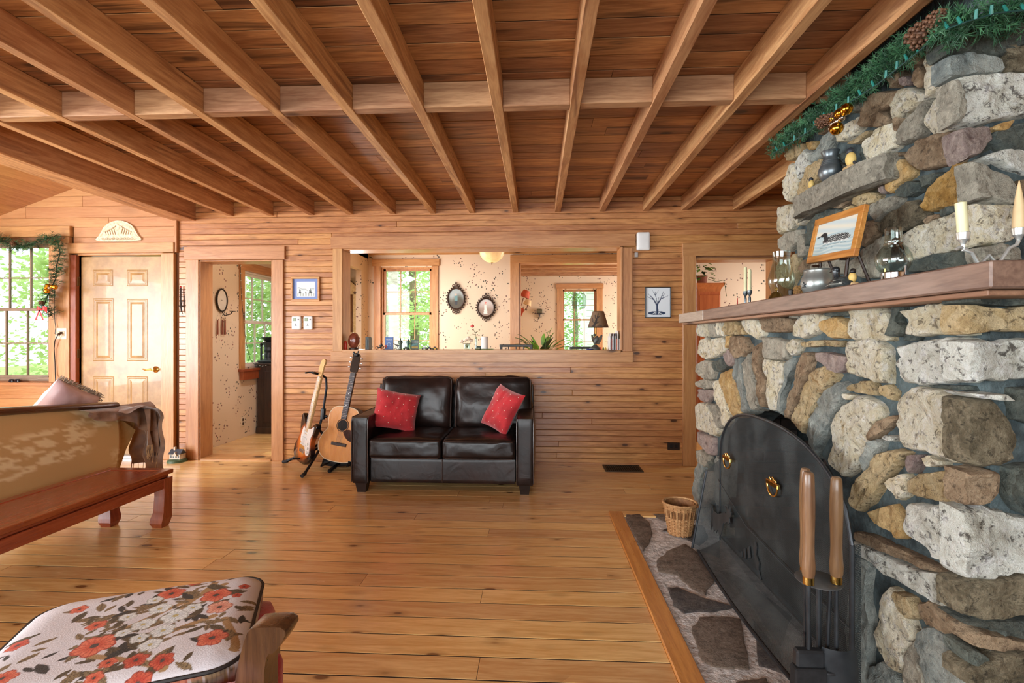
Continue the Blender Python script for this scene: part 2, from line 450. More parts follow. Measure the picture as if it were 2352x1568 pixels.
MB().add(vs, [(0, 1, 2, 3), (7, 6, 5, 4), (0, 3, 7, 4), (1, 5, 6, 2), (0, 4, 5, 1), (3, 2, 6, 7)], False).build('roof_deck', PLASTER, bay)
MB().box(-3.66, -3.5, YB, 4.97, 2.70, 3.2).build('header_wall', PLASTER, bay)

# ---- back wall: structural panel with openings, then individual boards
holes = {}
holes['doorway_1'] = (wx(460), wx(627), 0.0, wz(545, 598))
holes['pass'] = (wx(788), wx(1425), wz(1100, 804), wz(1100, 571))
holes['doorway_2'] = (wx(1597), wx(1783), 0.0, wz(1690, 592))
holes['door'] = (wx(178), wx(375), 0.0, wz(276, 585))
holes['window'] = (wx(-150), wx(116), wz(50, 873), wz(50, 556))
wall = sempty('wall_back', 'back wall clad in narrow horizontal knotty pine boards', 'wall', (0, YW, 0))
def panels(x0, x1, z0, z1, hs, y0, y1, m, parent, name='wall_panel', b=0):
    xs = sorted(set([x0, x1] + [min(max(v, x0), x1) for h in hs for v in h[:2]]))
    for a, c in zip(xs[:-1], xs[1:]):
        if c - a < 1e-5: continue
        cut = sorted([(h[2], h[3]) for h in hs if h[0] < (a + c) / 2 < h[1]])
        z = z0
        for lo, hi in cut + [(z1, z1)]:
            if lo - z > 1e-4: MB().box(a, c, y0, y1, z, lo).build(name, m, parent)
            z = max(z, hi)
HS = list(holes.values())
panels(-3.5, XR, 0.0, 2.72, HS, YW + 0.016, 4.965, PLASTER, wall)
z = 0.0; BP = 0.0553
bx0, bx1 = wx(411), XR - 0.05
grow = 0.03
k = 0
while z < ZC - 0.002:
    zt = min(z + BP, ZC)
    segs = [(bx0, bx1)]
    for h in (holes['doorway_1'], holes['pass'], holes['doorway_2']):
        if zt > h[2] - grow and z < h[3] + grow:
            ns = []
            for a, b in segs:
                if h[0] - grow > a: ns.append((a, min(b, h[0] - grow)))
                if h[1] + grow < b: ns.append((max(a, h[1] + grow), b))
            segs = [s_ for s_ in ns if s_[1] - s_[0] > 0.01]
    for a, b in segs:
        cuts = [a]
        if b - a > 3.0: cuts.append(random.uniform(a + 0.9, b - 0.9))
        cuts.append(b)
        for u, w in zip(cuts[:-1], cuts[1:]):
            if u > 2.45: continue
            dy = random.uniform(-0.001, 0.001)
            MB().box(u + 0.0006, w - 0.0006, YW + dy, YW + 0.018, z + 0.0012, zt - 0.0012, 0.0032).build('wall_board', WALLW, wall)
    z = zt; k += 1

# door-side clapboards (left of the corner board)
wallb = sempty('wall_entry', 'left end of the back wall in wide pale pine clapboards', 'wall', (-4.5, YW, 0))
panels(XL, -3.5, 0.0, 3.3, HS, YW + 0.02, 4.965, PLASTER, wallb)
lines = [wz(276, q) for q in (581, 559, 545, 521, 499, 473, 449, 425, 400, 376, 352, 328, 304)]
def clap(a, b, z0_, z1_):
    # lapped board: bottom edge proud of its top edge, cut by the roof slope at its left end
    if z1_ - z0_ < 0.01 or b - a < 0.02: return
    MB().box(a + .0006, b - .0006, YW - 0.004, YW + 0.02, z0_ + 0.0008, z1_ - 0.0008, 0.0025).build('clapboard', CLAPW, wallb)
for i in range(len(lines) - 1):
    xs = [XL, wx([70, 30, 110, 250, 60, 190][i % 6]), wx(404)]
    if i < 3: xs[0] = wx(170)
    if i < 3: xs = [xs[0], xs[-1]]
    for a, b in zip(xs[:-1], xs[1:]): clap(a, b, lines[i], lines[i + 1])
for i in range(5):   # below the window
    clap(XL, wx(128), 0.02 + i * 0.145, 0.02 + (i + 1) * 0.145)
MB().box(wx(404), wx(410.5), YW - 0.03, YW + 0.02, wz(400, 580), 2.42, 0.002).build('corner_board', CASEZ, wallb)

# casings (trims) as measured in the photo
def casing(name, label, parts, m=None, Y=YW):
    t = sempty(name, label, 'trim', (0, Y, 0))
    for nm, mt, (x0, y0, x1, y1), dep in parts:
        a, b, c, d = rect(x0, y0, x1, y1, Y)
        MB().box(a, b, Y - dep, Y + 0.012, c, d, 0.003).build(nm, mt, t)
    return t
def boxp(t, nm, m, x0, x1, y0, y1, z0, z1, b=0.003): return MB().box(x0, x1, y0, y1, z0, z1, b).build(nm, m, t)
tr1 = casing('trim_1', 'plain pine casing around the small doorway beside the guitars', [
    ('head_casing', CASEX, (427, 567, 657, 597), 0.030)])
h = holes['doorway_1']
boxp(tr1, 'side_casing', CASEZ, wx(430), h[0] - 0.004, YW - 0.024, YW + 0.012, 0, wz(440, 597))
boxp(tr1, 'side_casing', CASEZ, h[1] + 0.002, wx(653), YW - 0.024, YW + 0.012, 0, wz(640, 597))
boxp(tr1, 'jamb', CASEZ, h[0] - 0.003, h[0] + 0.012, YW - 0.012, 4.975, 0, h[3])
boxp(tr1, 'jamb', CASEZ, h[1] - 0.012, h[1] + 0.003, YW - 0.012, 4.975, 0, h[3])
boxp(tr1, 'head_jamb', CASEX, h[0], h[1], YW - 0.012, 4.975, h[3] - 0.012, h[3] + 0.003)
boxp(tr1, 'threshold', CASEX, h[0] + 0.012, h[1] - 0.012, YW - 0.02, 4.99, -0.002, 0.012)
h = holes['pass']
tr2 = sempty('trim_2', 'wide pine frame and sill around the pass-through opening above the loveseat', 'trim', (0, YW, h[2]))
a, b = wx(762), wx(1458)
boxp(tr2, 'head_casing', CASEX, a, b, YW - 0.032, YW + 0.012, wz(1100, 569.5), wz(1100, 541.5))
boxp(tr2, 'apron', CASEX, a, wx(1453), YW - 0.028, YW + 0.012, wz(1100, 831), wz(1100, 807))
boxp(tr2, 'side_casing', CASEZ, wx(766), h[0], YW - 0.026, YW + 0.012, wz(780, 807), wz(780, 569.5))
boxp(tr2, 'side_casing', CASEZ, h[1] + 0.018, wx(1452), YW - 0.026, YW + 0.012, wz(1440, 807), wz(1440, 569.5))
boxp(tr2, 'jamb', CASEZ, h[0] - 0.012, h[0] + 0.002, YW - 0.012, 4.99, h[2], h[3])
boxp(tr2, 'jamb', CASEZ, h[1] - 0.002, h[1] + 0.018, YW - 0.034, 4.99, h[2], h[3])
boxp(tr2, 'head_jamb', CASEX, h[0], h[1], YW - 0.012, 4.99, h[3] - 0.002, h[3] + 0.012)
SILLZ = h[2] + 0.004; SY0, SY1 = YW - 0.03, 5.06
boxp(tr2, 'sill', CASEX, h[0], h[1], SY0, SY1, h[2] - 0.03, SILLZ, 0.004)
h = holes['doorway_2']
tr3 = sempty('trim_3', 'dark pine casing around the doorway behind the fireplace', 'trim', (0, YW, 0))
boxp(tr3, 'head_casing', CASEX, wx(1566), wx(1815), YW - 0.032, YW + 0.012, wz(1690, 588), wz(1690, 559))
boxp(tr3, 'side_casing', CASEZ, wx(1567), h[0], YW - 0.026, YW + 0.012, 0, wz(1580, 588))
boxp(tr3, 'side_casing', CASEZ, h[1], h[1] + 0.13, YW - 0.026, YW + 0.012, 0, wz(1800, 588))
boxp(tr3, 'jamb', CASEZ, h[0], h[0] + 0.008, YW - 0.01, 4.975, 0, h[3])
boxp(tr3, 'jamb', CASEZ, h[1] - 0.02, h[1], YW - 0.01, 4.975, 0, h[3])
boxp(tr3, 'head_jamb', CASEX, h[0], h[1], YW - 0.01, 4.975, h[3] - 0.02, h[3])
tr4 = sempty('trim_4', 'pale pine casing around the cream entry door', 'trim', (0, YW, 0))
h = holes['door']
boxp(tr4, 'head_casing', CASEX, wx(164), wx(405.5), YW - 0.045, YW + 0.012, wz(285, 582), wz(285, 559))
boxp(tr4, 'side_casing', CASEZ, h[1], wx(404), YW - 0.032, YW + 0.012, 0, wz(390, 582))
REDW = wood('reddish_jamb', (156, 78, 40), (126, 56, 28), 'Z', 0.1, 0.5, 0.4, 0.2, 0.1)
boxp(tr4, 'side_casing', CASEZ, wx(118), wx(165), YW - 0.03, YW + 0.012, wz(140, 882), wz(140, 545))
boxp(tr4, 'lower_casing', CASEZ, wx(130), wx(165), YW - 0.026, YW + 0.012, 0, wz(140, 882))
boxp(tr4, 'jamb', REDW, wx(165), h[0], YW - 0.02, YW + 0.1, 0, h[3])
boxp(tr4, 'head_jamb', CASEX, h[0], h[1], YW, YW + 0.1, h[3] - 0.004, h[3] + 0.02)
MB().box(h[0], h[1], YW - 0.02, YW + 0.12, 0.0, 0.03, 0.004).build('threshold', mat('aluminium_threshold', (205, 208, 212), (180, 184, 190), 8, 0.35, 0.6), tr4)

# ---- entry door, six raised panels
DOORM = mat('door_cream_gold', (178, 142, 92), (146, 110, 66), 7, 0.36, bump=0.05, coat=0.2)
BRASS = mat('polished_brass', (226, 190, 112), (196, 152, 76), 20, 0.22, 1.0)
door = sempty('door_1', 'cream and gold mottled six panel entry door with brass lever', 'door', (wx(276), YW, 0))
dx0, dx1, dz1 = wx(180), wx(372), wz(276, 588)
DY = YW + 0.03
MB().box(dx0, dx1, DY, DY + 0.045, 0.03, dz1, 0.003).build('slab', DOORM, door)
for (x0, y0, x1, y1) in ((214, 619, 260, 657), (292, 619, 340, 657), (214, 685, 262, 829), (292, 686, 340, 829), (214, 864, 262, 1012), (292, 864, 340, 1012)):
    a, b, c, d = rect(x0, y0, x1, y1, DY)
    m = MB(); w = b - a; hh = d - c
    def fr(t): return [(a + t, c + t), (b - t, c + t), (b - t, d - t), (a + t, d - t)]
    levels = [(0, -0.0005), (0.010, -0.005), (0.016, -0.005), (0.026, -0.001), (0.034, -0.001), (0.056, -0.006), (0.060, -0.006)]
    vs = []
    for t, yy in levels: vs += [(p[0], DY + yy, p[1]) for p in fr(t)]
    n = len(levels); fs = []
    for i in range(n - 1):
        for j in range(4): fs.append((i * 4 + j, i * 4 + (j + 1) % 4, (i + 1) * 4 + (j + 1) % 4, (i + 1) * 4 + j))
    fs.append(tuple((n - 1) * 4 + j for j in range(4)))
    m.add(vs, fs, False); m.build('raised_panel', DOORM, door)
p = PY(358, 848, DY)
lv = MB().lathe([(0.0, 0), (0.032, 0), (0.032, 0.006), (0.022, 0.012), (0.013, 0.02), (0.013, 0.05), (0.0, 0.052)], n=18, M=Matrix.Translation(p) @ Matrix.Rotation(R(90), 4, 'X')).build('lever', BRASS, door)
MB().tube([p + Vector((0, -0.045, 0)), p + Vector((-0.03, -0.05, 0.002)), p + Vector((-0.07, -0.05, -0.004)), p + Vector((-0.10, -0.046, 0.006))], [0.011, 0.010, 0.008, 0.006], 10).build('lever_arm', BRASS, lv)
for q in (646, 812, 960):
    a = PY(177.5, q, YW); MB().box(a.x - 0.008, a.x + 0.006, YW - 0.004, YW + 0.03, a.z - 0.045, a.z + 0.045, 0.002).build('hinge', mat('hinge_steel', (120, 92, 62), None, 10, 0.4, 0.9), door)

# ---- windows
PANE = glass('window_glass', (238, 246, 242), 0.03)
def window(name, label, x0, x1, z0, z1, Y, axis='Y', cols=3, rows=2, m=SASHM, rail=None, shift=0.0, sill=None, depth=0.09, bar=0.012, stile=0.035):
    """double-hung: two sashes with muntins, panes as parts; plane Y=const (or X=const for axis 'X')"""
    t = sempty(name, label, 'window')
    def bx(nm, mt, a, b, d0, d1, c, e, bev=0.002, par=None):
        if axis == 'Y': return MB().box(a, b, Y + d0, Y + d1, c, e, bev).build(nm, mt, par or t)
        return MB().box(Y - d1, Y - d0, a, b, c, e, bev).build(nm, mt, par or t)
    zm = rail if rail else (z0 + z1) / 2
    bx('frame', m, x0 - 0.02, x0, 0.0, depth, z0, z1); bx('frame', m, x1, x1 + 0.02, 0.0, depth, z0, z1)
    bx('frame', m, x0 - 0.02, x1 + 0.02, 0.0, depth, z1, z1 + 0.02); bx('frame', m, x0 - 0.02, x1 + 0.02, 0.0, depth, z0 - 0.025, z0)
    for (a, b, d0, nm) in ((zm - 0.005, z1, 0.045, 'upper_sash'), (z0, zm + 0.02, 0.012, 'lower_sash')):
        d1 = d0 + 0.03; s_ = bx(nm, m, x0, x1, d0, d1, b - stile * 0.9, b)
        bx('rail', m, x0, x1, d0, d1, a, a + stile * 1.0, par=s_)
        bx('stile', m, x0, x0 + stile, d0, d1, a, b, par=s_); bx('stile', m, x1 - stile, x1, d0, d1, a, b, par=s_)
        ix0, ix1, iz0, iz1 = x0 + stile, x1 - stile, a + stile, b - stile * 0.9
        for i in range(1, cols):
            xx = ix0 + (ix1 - ix0) * i / cols; bx('muntin', m, xx - bar / 2, xx + bar / 2, d0 + .004, d1 - .004, iz0, iz1, par=s_)
        for j in range(1, rows):
            zz = iz0 + (iz1 - iz0) * j / rows; bx('muntin', m, ix0, ix1, d0 + .005, d1 - .005, zz - bar / 2, zz + bar / 2, par=s_)
        for i in range(cols):
            for j in range(rows):
                u0, u1 = ix0 + (ix1 - ix0) * i / cols, ix0 + (ix1 - ix0) * (i + 1) / cols
                v0, v1 = iz0 + (iz1 - iz0) * j / rows, iz0 + (iz1 - iz0) * (j + 1) / rows
                bx('pane', PANE, u0, u1, d0 + .013, d0 + .016, v0, v1, 0, par=s_)
    lk = (x0 + x1) / 2
    bx('sash_lock', m, lk - 0.03, lk + 0.03, -0.002, 0.03, zm + 0.018, zm + 0.03)
    return t
a, b, c, d = holes['window']
w1 = window('window_1', 'taupe double hung window hung with a pine garland', a + 0.02, b - 0.02, c + 0.02, d - 0.02, YW + 0.01, cols=5, rows=2, rail=wz(60, 712), stile=0.03)
boxp(w1, 'head_casing', CASEX, XL + .05, wx(167.5), YW - 0.036, YW + 0.012, wz(80, 545), wz(80, 521))
boxp(w1, 'sill', CASEX, XL + .05, wx(134), YW - 0.07, YW + 0.03, wz(60, 884), wz(60, 877), 0.004)
boxp(w1, 'apron', CASEX, XL + .05, wx(129), YW - 0.02, YW + 0.012, wz(60, 906), wz(60, 884))
MB().box(wx(86), wx(115), YW - 0.002, YW + 0.02, wz(100, 872), wz(100, 866), 0.003).build('sash_lift', SASHM, w1)

# ---- left wall, wall behind the camera and right wall (with the openings the daylight comes through)
def xwall(name, label, X, y0, y1, z0, z1, hs, m, th=0.12, flip=1):
    t = sempty(name, label, 'wall', (X, (y0 + y1) / 2, 0))
    ys = sorted(set([y0, y1] + [v for h_ in hs for v in h_[:2]]))
    for a_, c_ in zip(ys[:-1], ys[1:]):
        cut = sorted([(h_[2], h_[3]) for h_ in hs if h_[0] < (a_ + c_) / 2 < h_[1]]); z_ = z0
        for lo, hi in cut + [(z1, z1)]:
            if lo - z_ > 1e-4: MB().box(min(X, X + th * flip), max(X, X + th * flip), a_, c_, z_, lo).build('wall_panel', m, t)
            z_ = max(z_, hi)
    return t
xwall('wall_left', 'pine wall with large windows, left of the room', XL, YB, 4.97, 0, 2.2, [(-1.8, 2.6, 0.5, 2.2)], CLAPW, 0.12, -1)
xwall('wall_right', 'pine wall right of the fireplace', XR, YB, 9.9, 0, 2.72, [], CLAPW, 0.12, 1)
wr = sempty('wall_rear', 'glazed wall behind the viewer', 'wall', (0, YB, 0))
panels(XL, XR, 0, 3.3, [(-4.7, 1.1, 0.45, 2.42)], YB - 0.12, YB, CLAPW, wr)

# ---- rooms behind the back wall
YD, YS = 7.20, 9.80
far = sempty('wall_dining', 'wallpapered far wall of the dining room with small flower sprigs', 'wall', (0, YD, 0))
dw = (wx(874, YD), wx(993, YD), wz(933, 850, YD), wz(933, 613, YD))
op = (wx(1195, YD), 1.40, 0.0, wz(1300, 604, YD))
panels(-2.5, 1.40, 0, 2.72, [dw, op], YD, YD + 0.14, PAPER, far)
window('window_2', 'pine double hung window in the dining room wall, trees outside', dw[0] + .025, dw[1] - .02, dw[2] + .02, dw[3] - .02, YD + 0.03, cols=3, rows=2, rail=wz(933, 721, YD), m=CASEZ)
t = sempty('trim_5', 'pine casing around the dining room window', 'trim', (wx(933, YD), YD, 0))
def cp(t, nm, m, x0, y0, x1, y1, Y, d=0.022):
    a, b, c, e = rect(x0, y0, x1, y1, Y); MB().box(a, b, Y - d, Y + 0.004, c, e, 0.003).build(nm, m, t)
cp(t, 'head_casing', CASEX, 856, 596, 1010, 611, YD, 0.03)
cp(t, 'side_casing', CASEZ, 859, 611, 875, 860, YD); cp(t, 'side_casing', CASEZ, 992, 611, 1007, 860, YD)
t = sempty('trim_6', 'pine casing around the wide opening from dining room to sunroom', 'trim', (wx(1183, YD), YD, 0))
cp(t, 'head_casing', CASEX, 1172, 585, 1432, 603, YD, 0.03); cp(t, 'side_casing', CASEZ, 1172, 603, 1193, 1000, YD)
boxp(t, 'jamb', CASEZ, op[0] - 0.01, op[0] + 0.006, YD - 0.01, YD + 0.15, 0, op[3])
boxp(t, 'head_jamb', CASEX, op[0], op[1], YD - 0.01, YD + 0.15, op[3] - 0.004, op[3] + 0.02)
# dining ceiling with joists running away from the viewer; sunroom joists running across
dc = sempty('ceiling_dining', 'board ceiling of the dining room', 'ceiling', (0, 6, 2.55))
MB().box(-2.5, 3.6, 4.965, YD + .14, 2.60, 2.7).build('ceiling_panel', CEILW, dc)
for q in (1232, 1296, 1376): 
    xx = wx(q, 6.5); MB().box(xx - 0.03, xx + 0.03, 4.99, YD, 2.49, 2.60, 0.003).build('joist', JOISTW, dc)
for i in range(4): 
    xx = -2.1 + i * 0.55; MB().box(xx - 0.03, xx + 0.03, 4.99, YD, 2.49, 2.60, 0.003).build('joist', JOISTW, dc)
cr = MB().box(-2.5, 1.4, YD - 0.03, YD, wz(1000, 585, YD), 2.50, 0.003).build('crown_board', CASEX, dc)
sc_ = sempty('ceiling_sunroom', 'low board ceiling of the sunroom with cross joists', 'ceiling', (1, 8.5, 2.5))
MB().box(-1.0, XR, YD + .14, YS + .14, 2.53, 2.62).build('ceiling_panel', CEILW, sc_)
for i in range(5): MB().box(-1.0, XR, 7.5 + i * 0.5, 7.56 + i * 0.5, 2.44, 2.53, 0.003).build('joist', BLOCKW, sc_)
sw = (wx(1292, YS), wx(1370, YS), wz(1330, 840, YS), wz(1330, 664, YS))
ws = sempty('wall_sunroom', 'wallpapered far wall of the sunroom', 'wall', (0.8, YS, 0))
panels(-1.0, XR, 0, 2.62, [sw], YS, YS + 0.14, PAPER, ws)
window('window_3', 'pine double hung window in the sunroom wall, lawn outside', sw[0] + .01, sw[1] - .01, sw[2] + .02, sw[3] - .01, YS + 0.02, cols=3, rows=2, rail=wz(1330, 735, YS), m=CASEZ, stile=0.03)
t = sempty('trim_7', 'pine casing around the sunroom window', 'trim', (wx(1330, YS), YS, 0))
cp(t, 'head_casing', CASEX, 1277, 651, 1386, 663, YS, 0.03); cp(t, 'side_casing', CASEZ, 1279, 663, 1292, 850, YS); cp(t, 'side_casing', CASEZ, 1370, 663, 1384, 850, YS)
MB().box(-1.0, XR, YS - 0.02, YS, wz(1330, 634, YS), 2.46, 0.002).build('crown_board', BLOCKW, sc_)
xwall('wall_sunroom_left', 'wallpapered side wall of the sunroom', -0.72, YD + 0.14, YS, 0, 2.6, [], PAPER, 0.1, -1)
xwall('wall_dining_left', 'side wall between the dining room and the small pantry', -2.5, 4.965, YD + .1, 0, 2.62, [(5.1, 6.9, 0.6, 2.2)], PAPER, 0.08, -1)
xwall('wall_partition', 'partition between dining room and hall', 1.42, 4.965, YD, 0, 2.62, [], PAPER, 0.08, 1)
wh = sempty('wall_hall', 'wallpapered wall of the hall seen through the doorway behind the fireplace', 'wall', (2.2, 6.5, 0))
panels(1.5, XR, 0, 2.62, [], 6.5, 6.6, PAPER, wh)
t = sempty('trim_8', 'pine door casing on the hall wall', 'trim', (2.9, 6.5, 0))
a_ = PY(1764, 640, 6.5); MB().box(a_.x, a_.x + 0.11, 6.475, 6.503, 0, 2.1, 0.003).build('side_casing', CASEZ, t)
# floors behind
bf = sempty('floor_back', 'pine floor of the rooms behind the back wall', 'floor', (0, 7, 0))
MB().box(-3.7, XR, 4.965, YS + .2, -0.12, -0.02).build('subfloor', PLASTER, bf)
y = 4.992
while y < 7.0:
    for a_, b_ in ((-3.62, -2.9), (-2.9, -2.52)):
        MB().box(a_, b_ - .001, y + .001, y + 0.15, -0.02, 0.0, 0.002).build('floor_plank', FLOORW, bf)
    y += 0.152
MB().box(-2.52, XR, 4.99, YS, -0.02, 0.0).build('plank_field', FLOORW, bf)
# small pantry seen through the left doorway
XP = -3.62
pw = (5.90, 6.95, 0.86, 2.06)
xwall('wall_pantry', 'wallpapered side wall of the small room beyond the left doorway', XP, 4.965, 7.4, 0, 2.62, [pw], PAPER, 0.12, -1)
wp = sempty('wall_pantry_end', 'end wall of the small room', 'wall', (-3, 7.4, 0)); panels(-3.74, -2.5, 0, 2.62, [], 7.4, 7.5, PAPER, wp)
pc = sempty('ceiling_pantry', 'white ceiling of the small room', 'ceiling', (-3, 6, 2.4)); MB().box(-3.74, -2.5, 4.965, 7.5, 2.4, 2.5).build('ceiling_panel', mat('white_paint', (232, 226, 220), (222, 214, 206), 3, 0.6), pc)
window('window_4', 'white muntined window on the side wall of the small room', pw[0] + .02, pw[1] - .02, pw[2] + .02, pw[3] - .02, XP - 0.0, axis='X', cols=4, rows=2, m=mat('white_sash', (236, 230, 222), (222, 214, 206), 5, 0.5), rail=1.42)
t = sempty('trim_9', 'dark pine casing and sill of the small room window', 'trim', (XP, pw[0], 0))
boxp(t, 'side_casing', CASEZ, XP - .002, XP + 0.025, pw[0] - 0.09, pw[0], pw[2] - .02, 2.16); boxp(t, 'side_casing', CASEZ, XP - .002, XP + 0.025, pw[1], pw[1] + 0.09, pw[2] - .02, 2.16)
boxp(t, 'head_casing', CASEY, XP - .002, XP + 0.03, pw[0] - 0.1, pw[1] + 0.1, 2.06, 2.17)
boxp(t, 'sill', REDW, XP - .03, XP + 0.07, pw[0] - 0.11, pw[1] + 0.1, pw[2] - 0.045, pw[2] - .015); boxp(t, 'apron', REDW, XP - .002, XP + 0.05, pw[0] - 0.08, pw[1] + 0.08, pw[2] - 0.15, pw[2] - .045)
# baseboards / thin edges
tb = sempty('baseboard_back', 'thin pine strip at the foot of the back wall', 'baseboard', (0, YW, 0))
MB().box(wx(656), wx(1566), YW - 0.012, YW + .002, 0.0, 0.018, 0.002).build('base_strip', CASEX, tb)
# ================================================================== fieldstone fireplace
SM = {
 'c': stone_mat('stone_cream', [(182, 160, 116), (230, 218, 184), (246, 240, 218), (204, 178, 128)], (78, 62, 42), 1.0, None, 0.75),
 'w': stone_mat('stone_quartz', [(144, 136, 118), (222, 222, 208), (244, 246, 236), (174, 168, 150)], (62, 54, 46), 0.9, None, 0.85),
 't': stone_mat('stone_tan', [(142, 114, 76), (190, 164, 118), (210, 190, 150), (160, 124, 76)], (70, 52, 34), 1.0, None, 0.75),
 'o': stone_mat('stone_orange', [(178, 128, 66), (208, 166, 102), (222, 190, 136), (158, 104, 50)], (104, 62, 28), 1.1, None, 0.45),
 'y': stone_mat('stone_ochre', [(150, 108, 50), (186, 142, 72), (210, 172, 108), (128, 90, 44)], (78, 50, 16), 1.2, None, 0.5),
 'g': stone_mat('stone_grey', [(120, 116, 104), (168, 162, 146), (196, 190, 172), (140, 130, 112)], (66, 60, 52), 1.1, None, 0.5),
 's': stone_mat('stone_slate', [(92, 102, 104), (128, 136, 132), (160, 164, 156), (112, 112, 100)], (58, 62, 62), 1.0, (0.6, 0.6, 0.6), 0.45),
 'k': stone_mat('stone_dark', [(58, 68, 66), (84, 94, 90), (112, 118, 108), (70, 74, 66)], (34, 38, 38), 1.2, None, 0.5),
 'b': stone_mat('stone_brown', [(108, 86, 64), (152, 126, 98), (182, 158, 128), (94, 72, 54)], (52, 36, 26), 1.1, None, 0.6),
 'p': stone_mat('stone_purple', [(128, 108, 104), (164, 144, 138), (186, 168, 158), (116, 96, 92)], (80, 60, 60), 1.2, None, 0.4),
 'm': stone_mat('stone_moss', [(70, 64, 50), (112, 102, 80), (156, 144, 118), (76, 66, 50)], (38, 34, 26), 1.3, None, 0.7),
}
MORTAR = mat('mortar', (84, 98, 100), (30, 40, 43), 10, 0.85, bump=0.9, bscale=45)
BRICK = mat('fire_brick', (78, 62, 56), (52, 44, 42), 9, 0.9, bump=0.4)
SOOT = mat('soot_black', (34, 34, 34), (22, 22, 23), 6, 0.95, bump=0.3)

FX, FYN, FYF = 1.10, 1.262, 3.42        # lower face, near corner, far end
UX = 1.55
fire = thing('fireplace', 'large fieldstone fireplace and chimney breast with a long wooden mantel', 'fireplace', (1.6, 2.3, 0))
MZ0 = H + 0.108; MZ1 = H + 0.174; MX = 1.0; MYN, MYF = 1.137, 3.53
# lower core with an arched firebox opening
AY0, AY1, AZS, AZT = 1.85, 3.02, 0.48, 0.87
def arch(y):
    c, r = (AY0 + AY1) / 2, (AY1 - AY0) / 2
    return AZS + (AZT - AZS) * math.sqrt(max(0.0, 1 - ((y - c) / r) ** 2))
m = MB()
CXF = FX + 0.035
ys = [AY0 + (AY1 - AY0) * i / 20 for i in range(21)]
for a, b in zip(ys[:-1], ys[1:]): m.add([(CXF, a, arch(a)), (CXF, b, arch(b)), (CXF, b, MZ0), (CXF, a, MZ0)], [(0, 3, 2, 1)], False)
for a, b in zip(ys[:-1], ys[1:]): m.add([(CXF, a, arch(a)), (CXF, b, arch(b)), (CXF + 0.2, b, arch(b)), (CXF + 0.2, a, arch(a))], [(0, 1, 2, 3)], False)
m.box(CXF, 2.6, AY1, FYF - 0.03, 0, MZ0); m.box(CXF, 2.6, FYN + 0.03, AY0, 0, MZ0)
m.box(1.75, 2.6, AY0, AY1, 0, MZ0); m.box(CXF + 0.2, 1.75, AY0, AY1, 1.0, MZ0)
m.build('mortar_core', MORTAR, fire)
# firebox lining of bricks
m = MB(); m.box(1.70, 1.74, AY0, AY1, 0, 1.0); m.box(CXF, 1.74, AY0, AY1, 0.0, 0.02); m.build('firebox_lining', SOOT, fire)
bme = MB().box(-0.0, 0.035, 0.004, 0.196, 0.004, 0.062, 0.004).mesh('brick', BRICK)
for r_ in range(13):
    for c_ in range(6):
        yy = AY0 + (c_ - (0.5 if r_ % 2 else 0)) * 0.2
        if yy < AY0 - 0.01 or yy + 0.2 > AY1 + 0.02: continue
        o = link('brick', bme, fire, True); o.location = Vector((1.665, yy, 0.02 + r_ * 0.066)) - fire.location
bme2 = MB().box(0.004, 0.196, -0.03, 0.0, 0.004, 0.062, 0.004).mesh('brick', BRICK)
for r_ in range(13):
    for c_ in range(2):
        o = link('brick', bme2, fire, True); o.location = Vector((CXF + 0.11 + c_ * 0.2 - (0.1 if r_ % 2 else 0), AY1, 0.02 + r_ * 0.066)) - fire.location
# upper core, slightly tapered
m = MB(); u = UX + 0.035
ny0, ny1, fy0, fy1 = 1.775, 1.87, 3.14, 3.06
zt = ZC
vs = [(u, ny0, MZ1), (2.6, ny0, MZ1), (2.6, fy0, MZ1), (u, fy0, MZ1), (u + .02, ny1, zt), (2.6, ny1, zt), (2.6, fy1, zt), (u + .02, fy1, zt)]
m.add(vs, [(0, 3, 2, 1), (4, 5, 6, 7), (0, 1, 5, 4), (1, 2, 6, 5), (2, 3, 7, 6), (3, 0, 4, 7)], False)
m.build('chimney_core', MORTAR, fire)

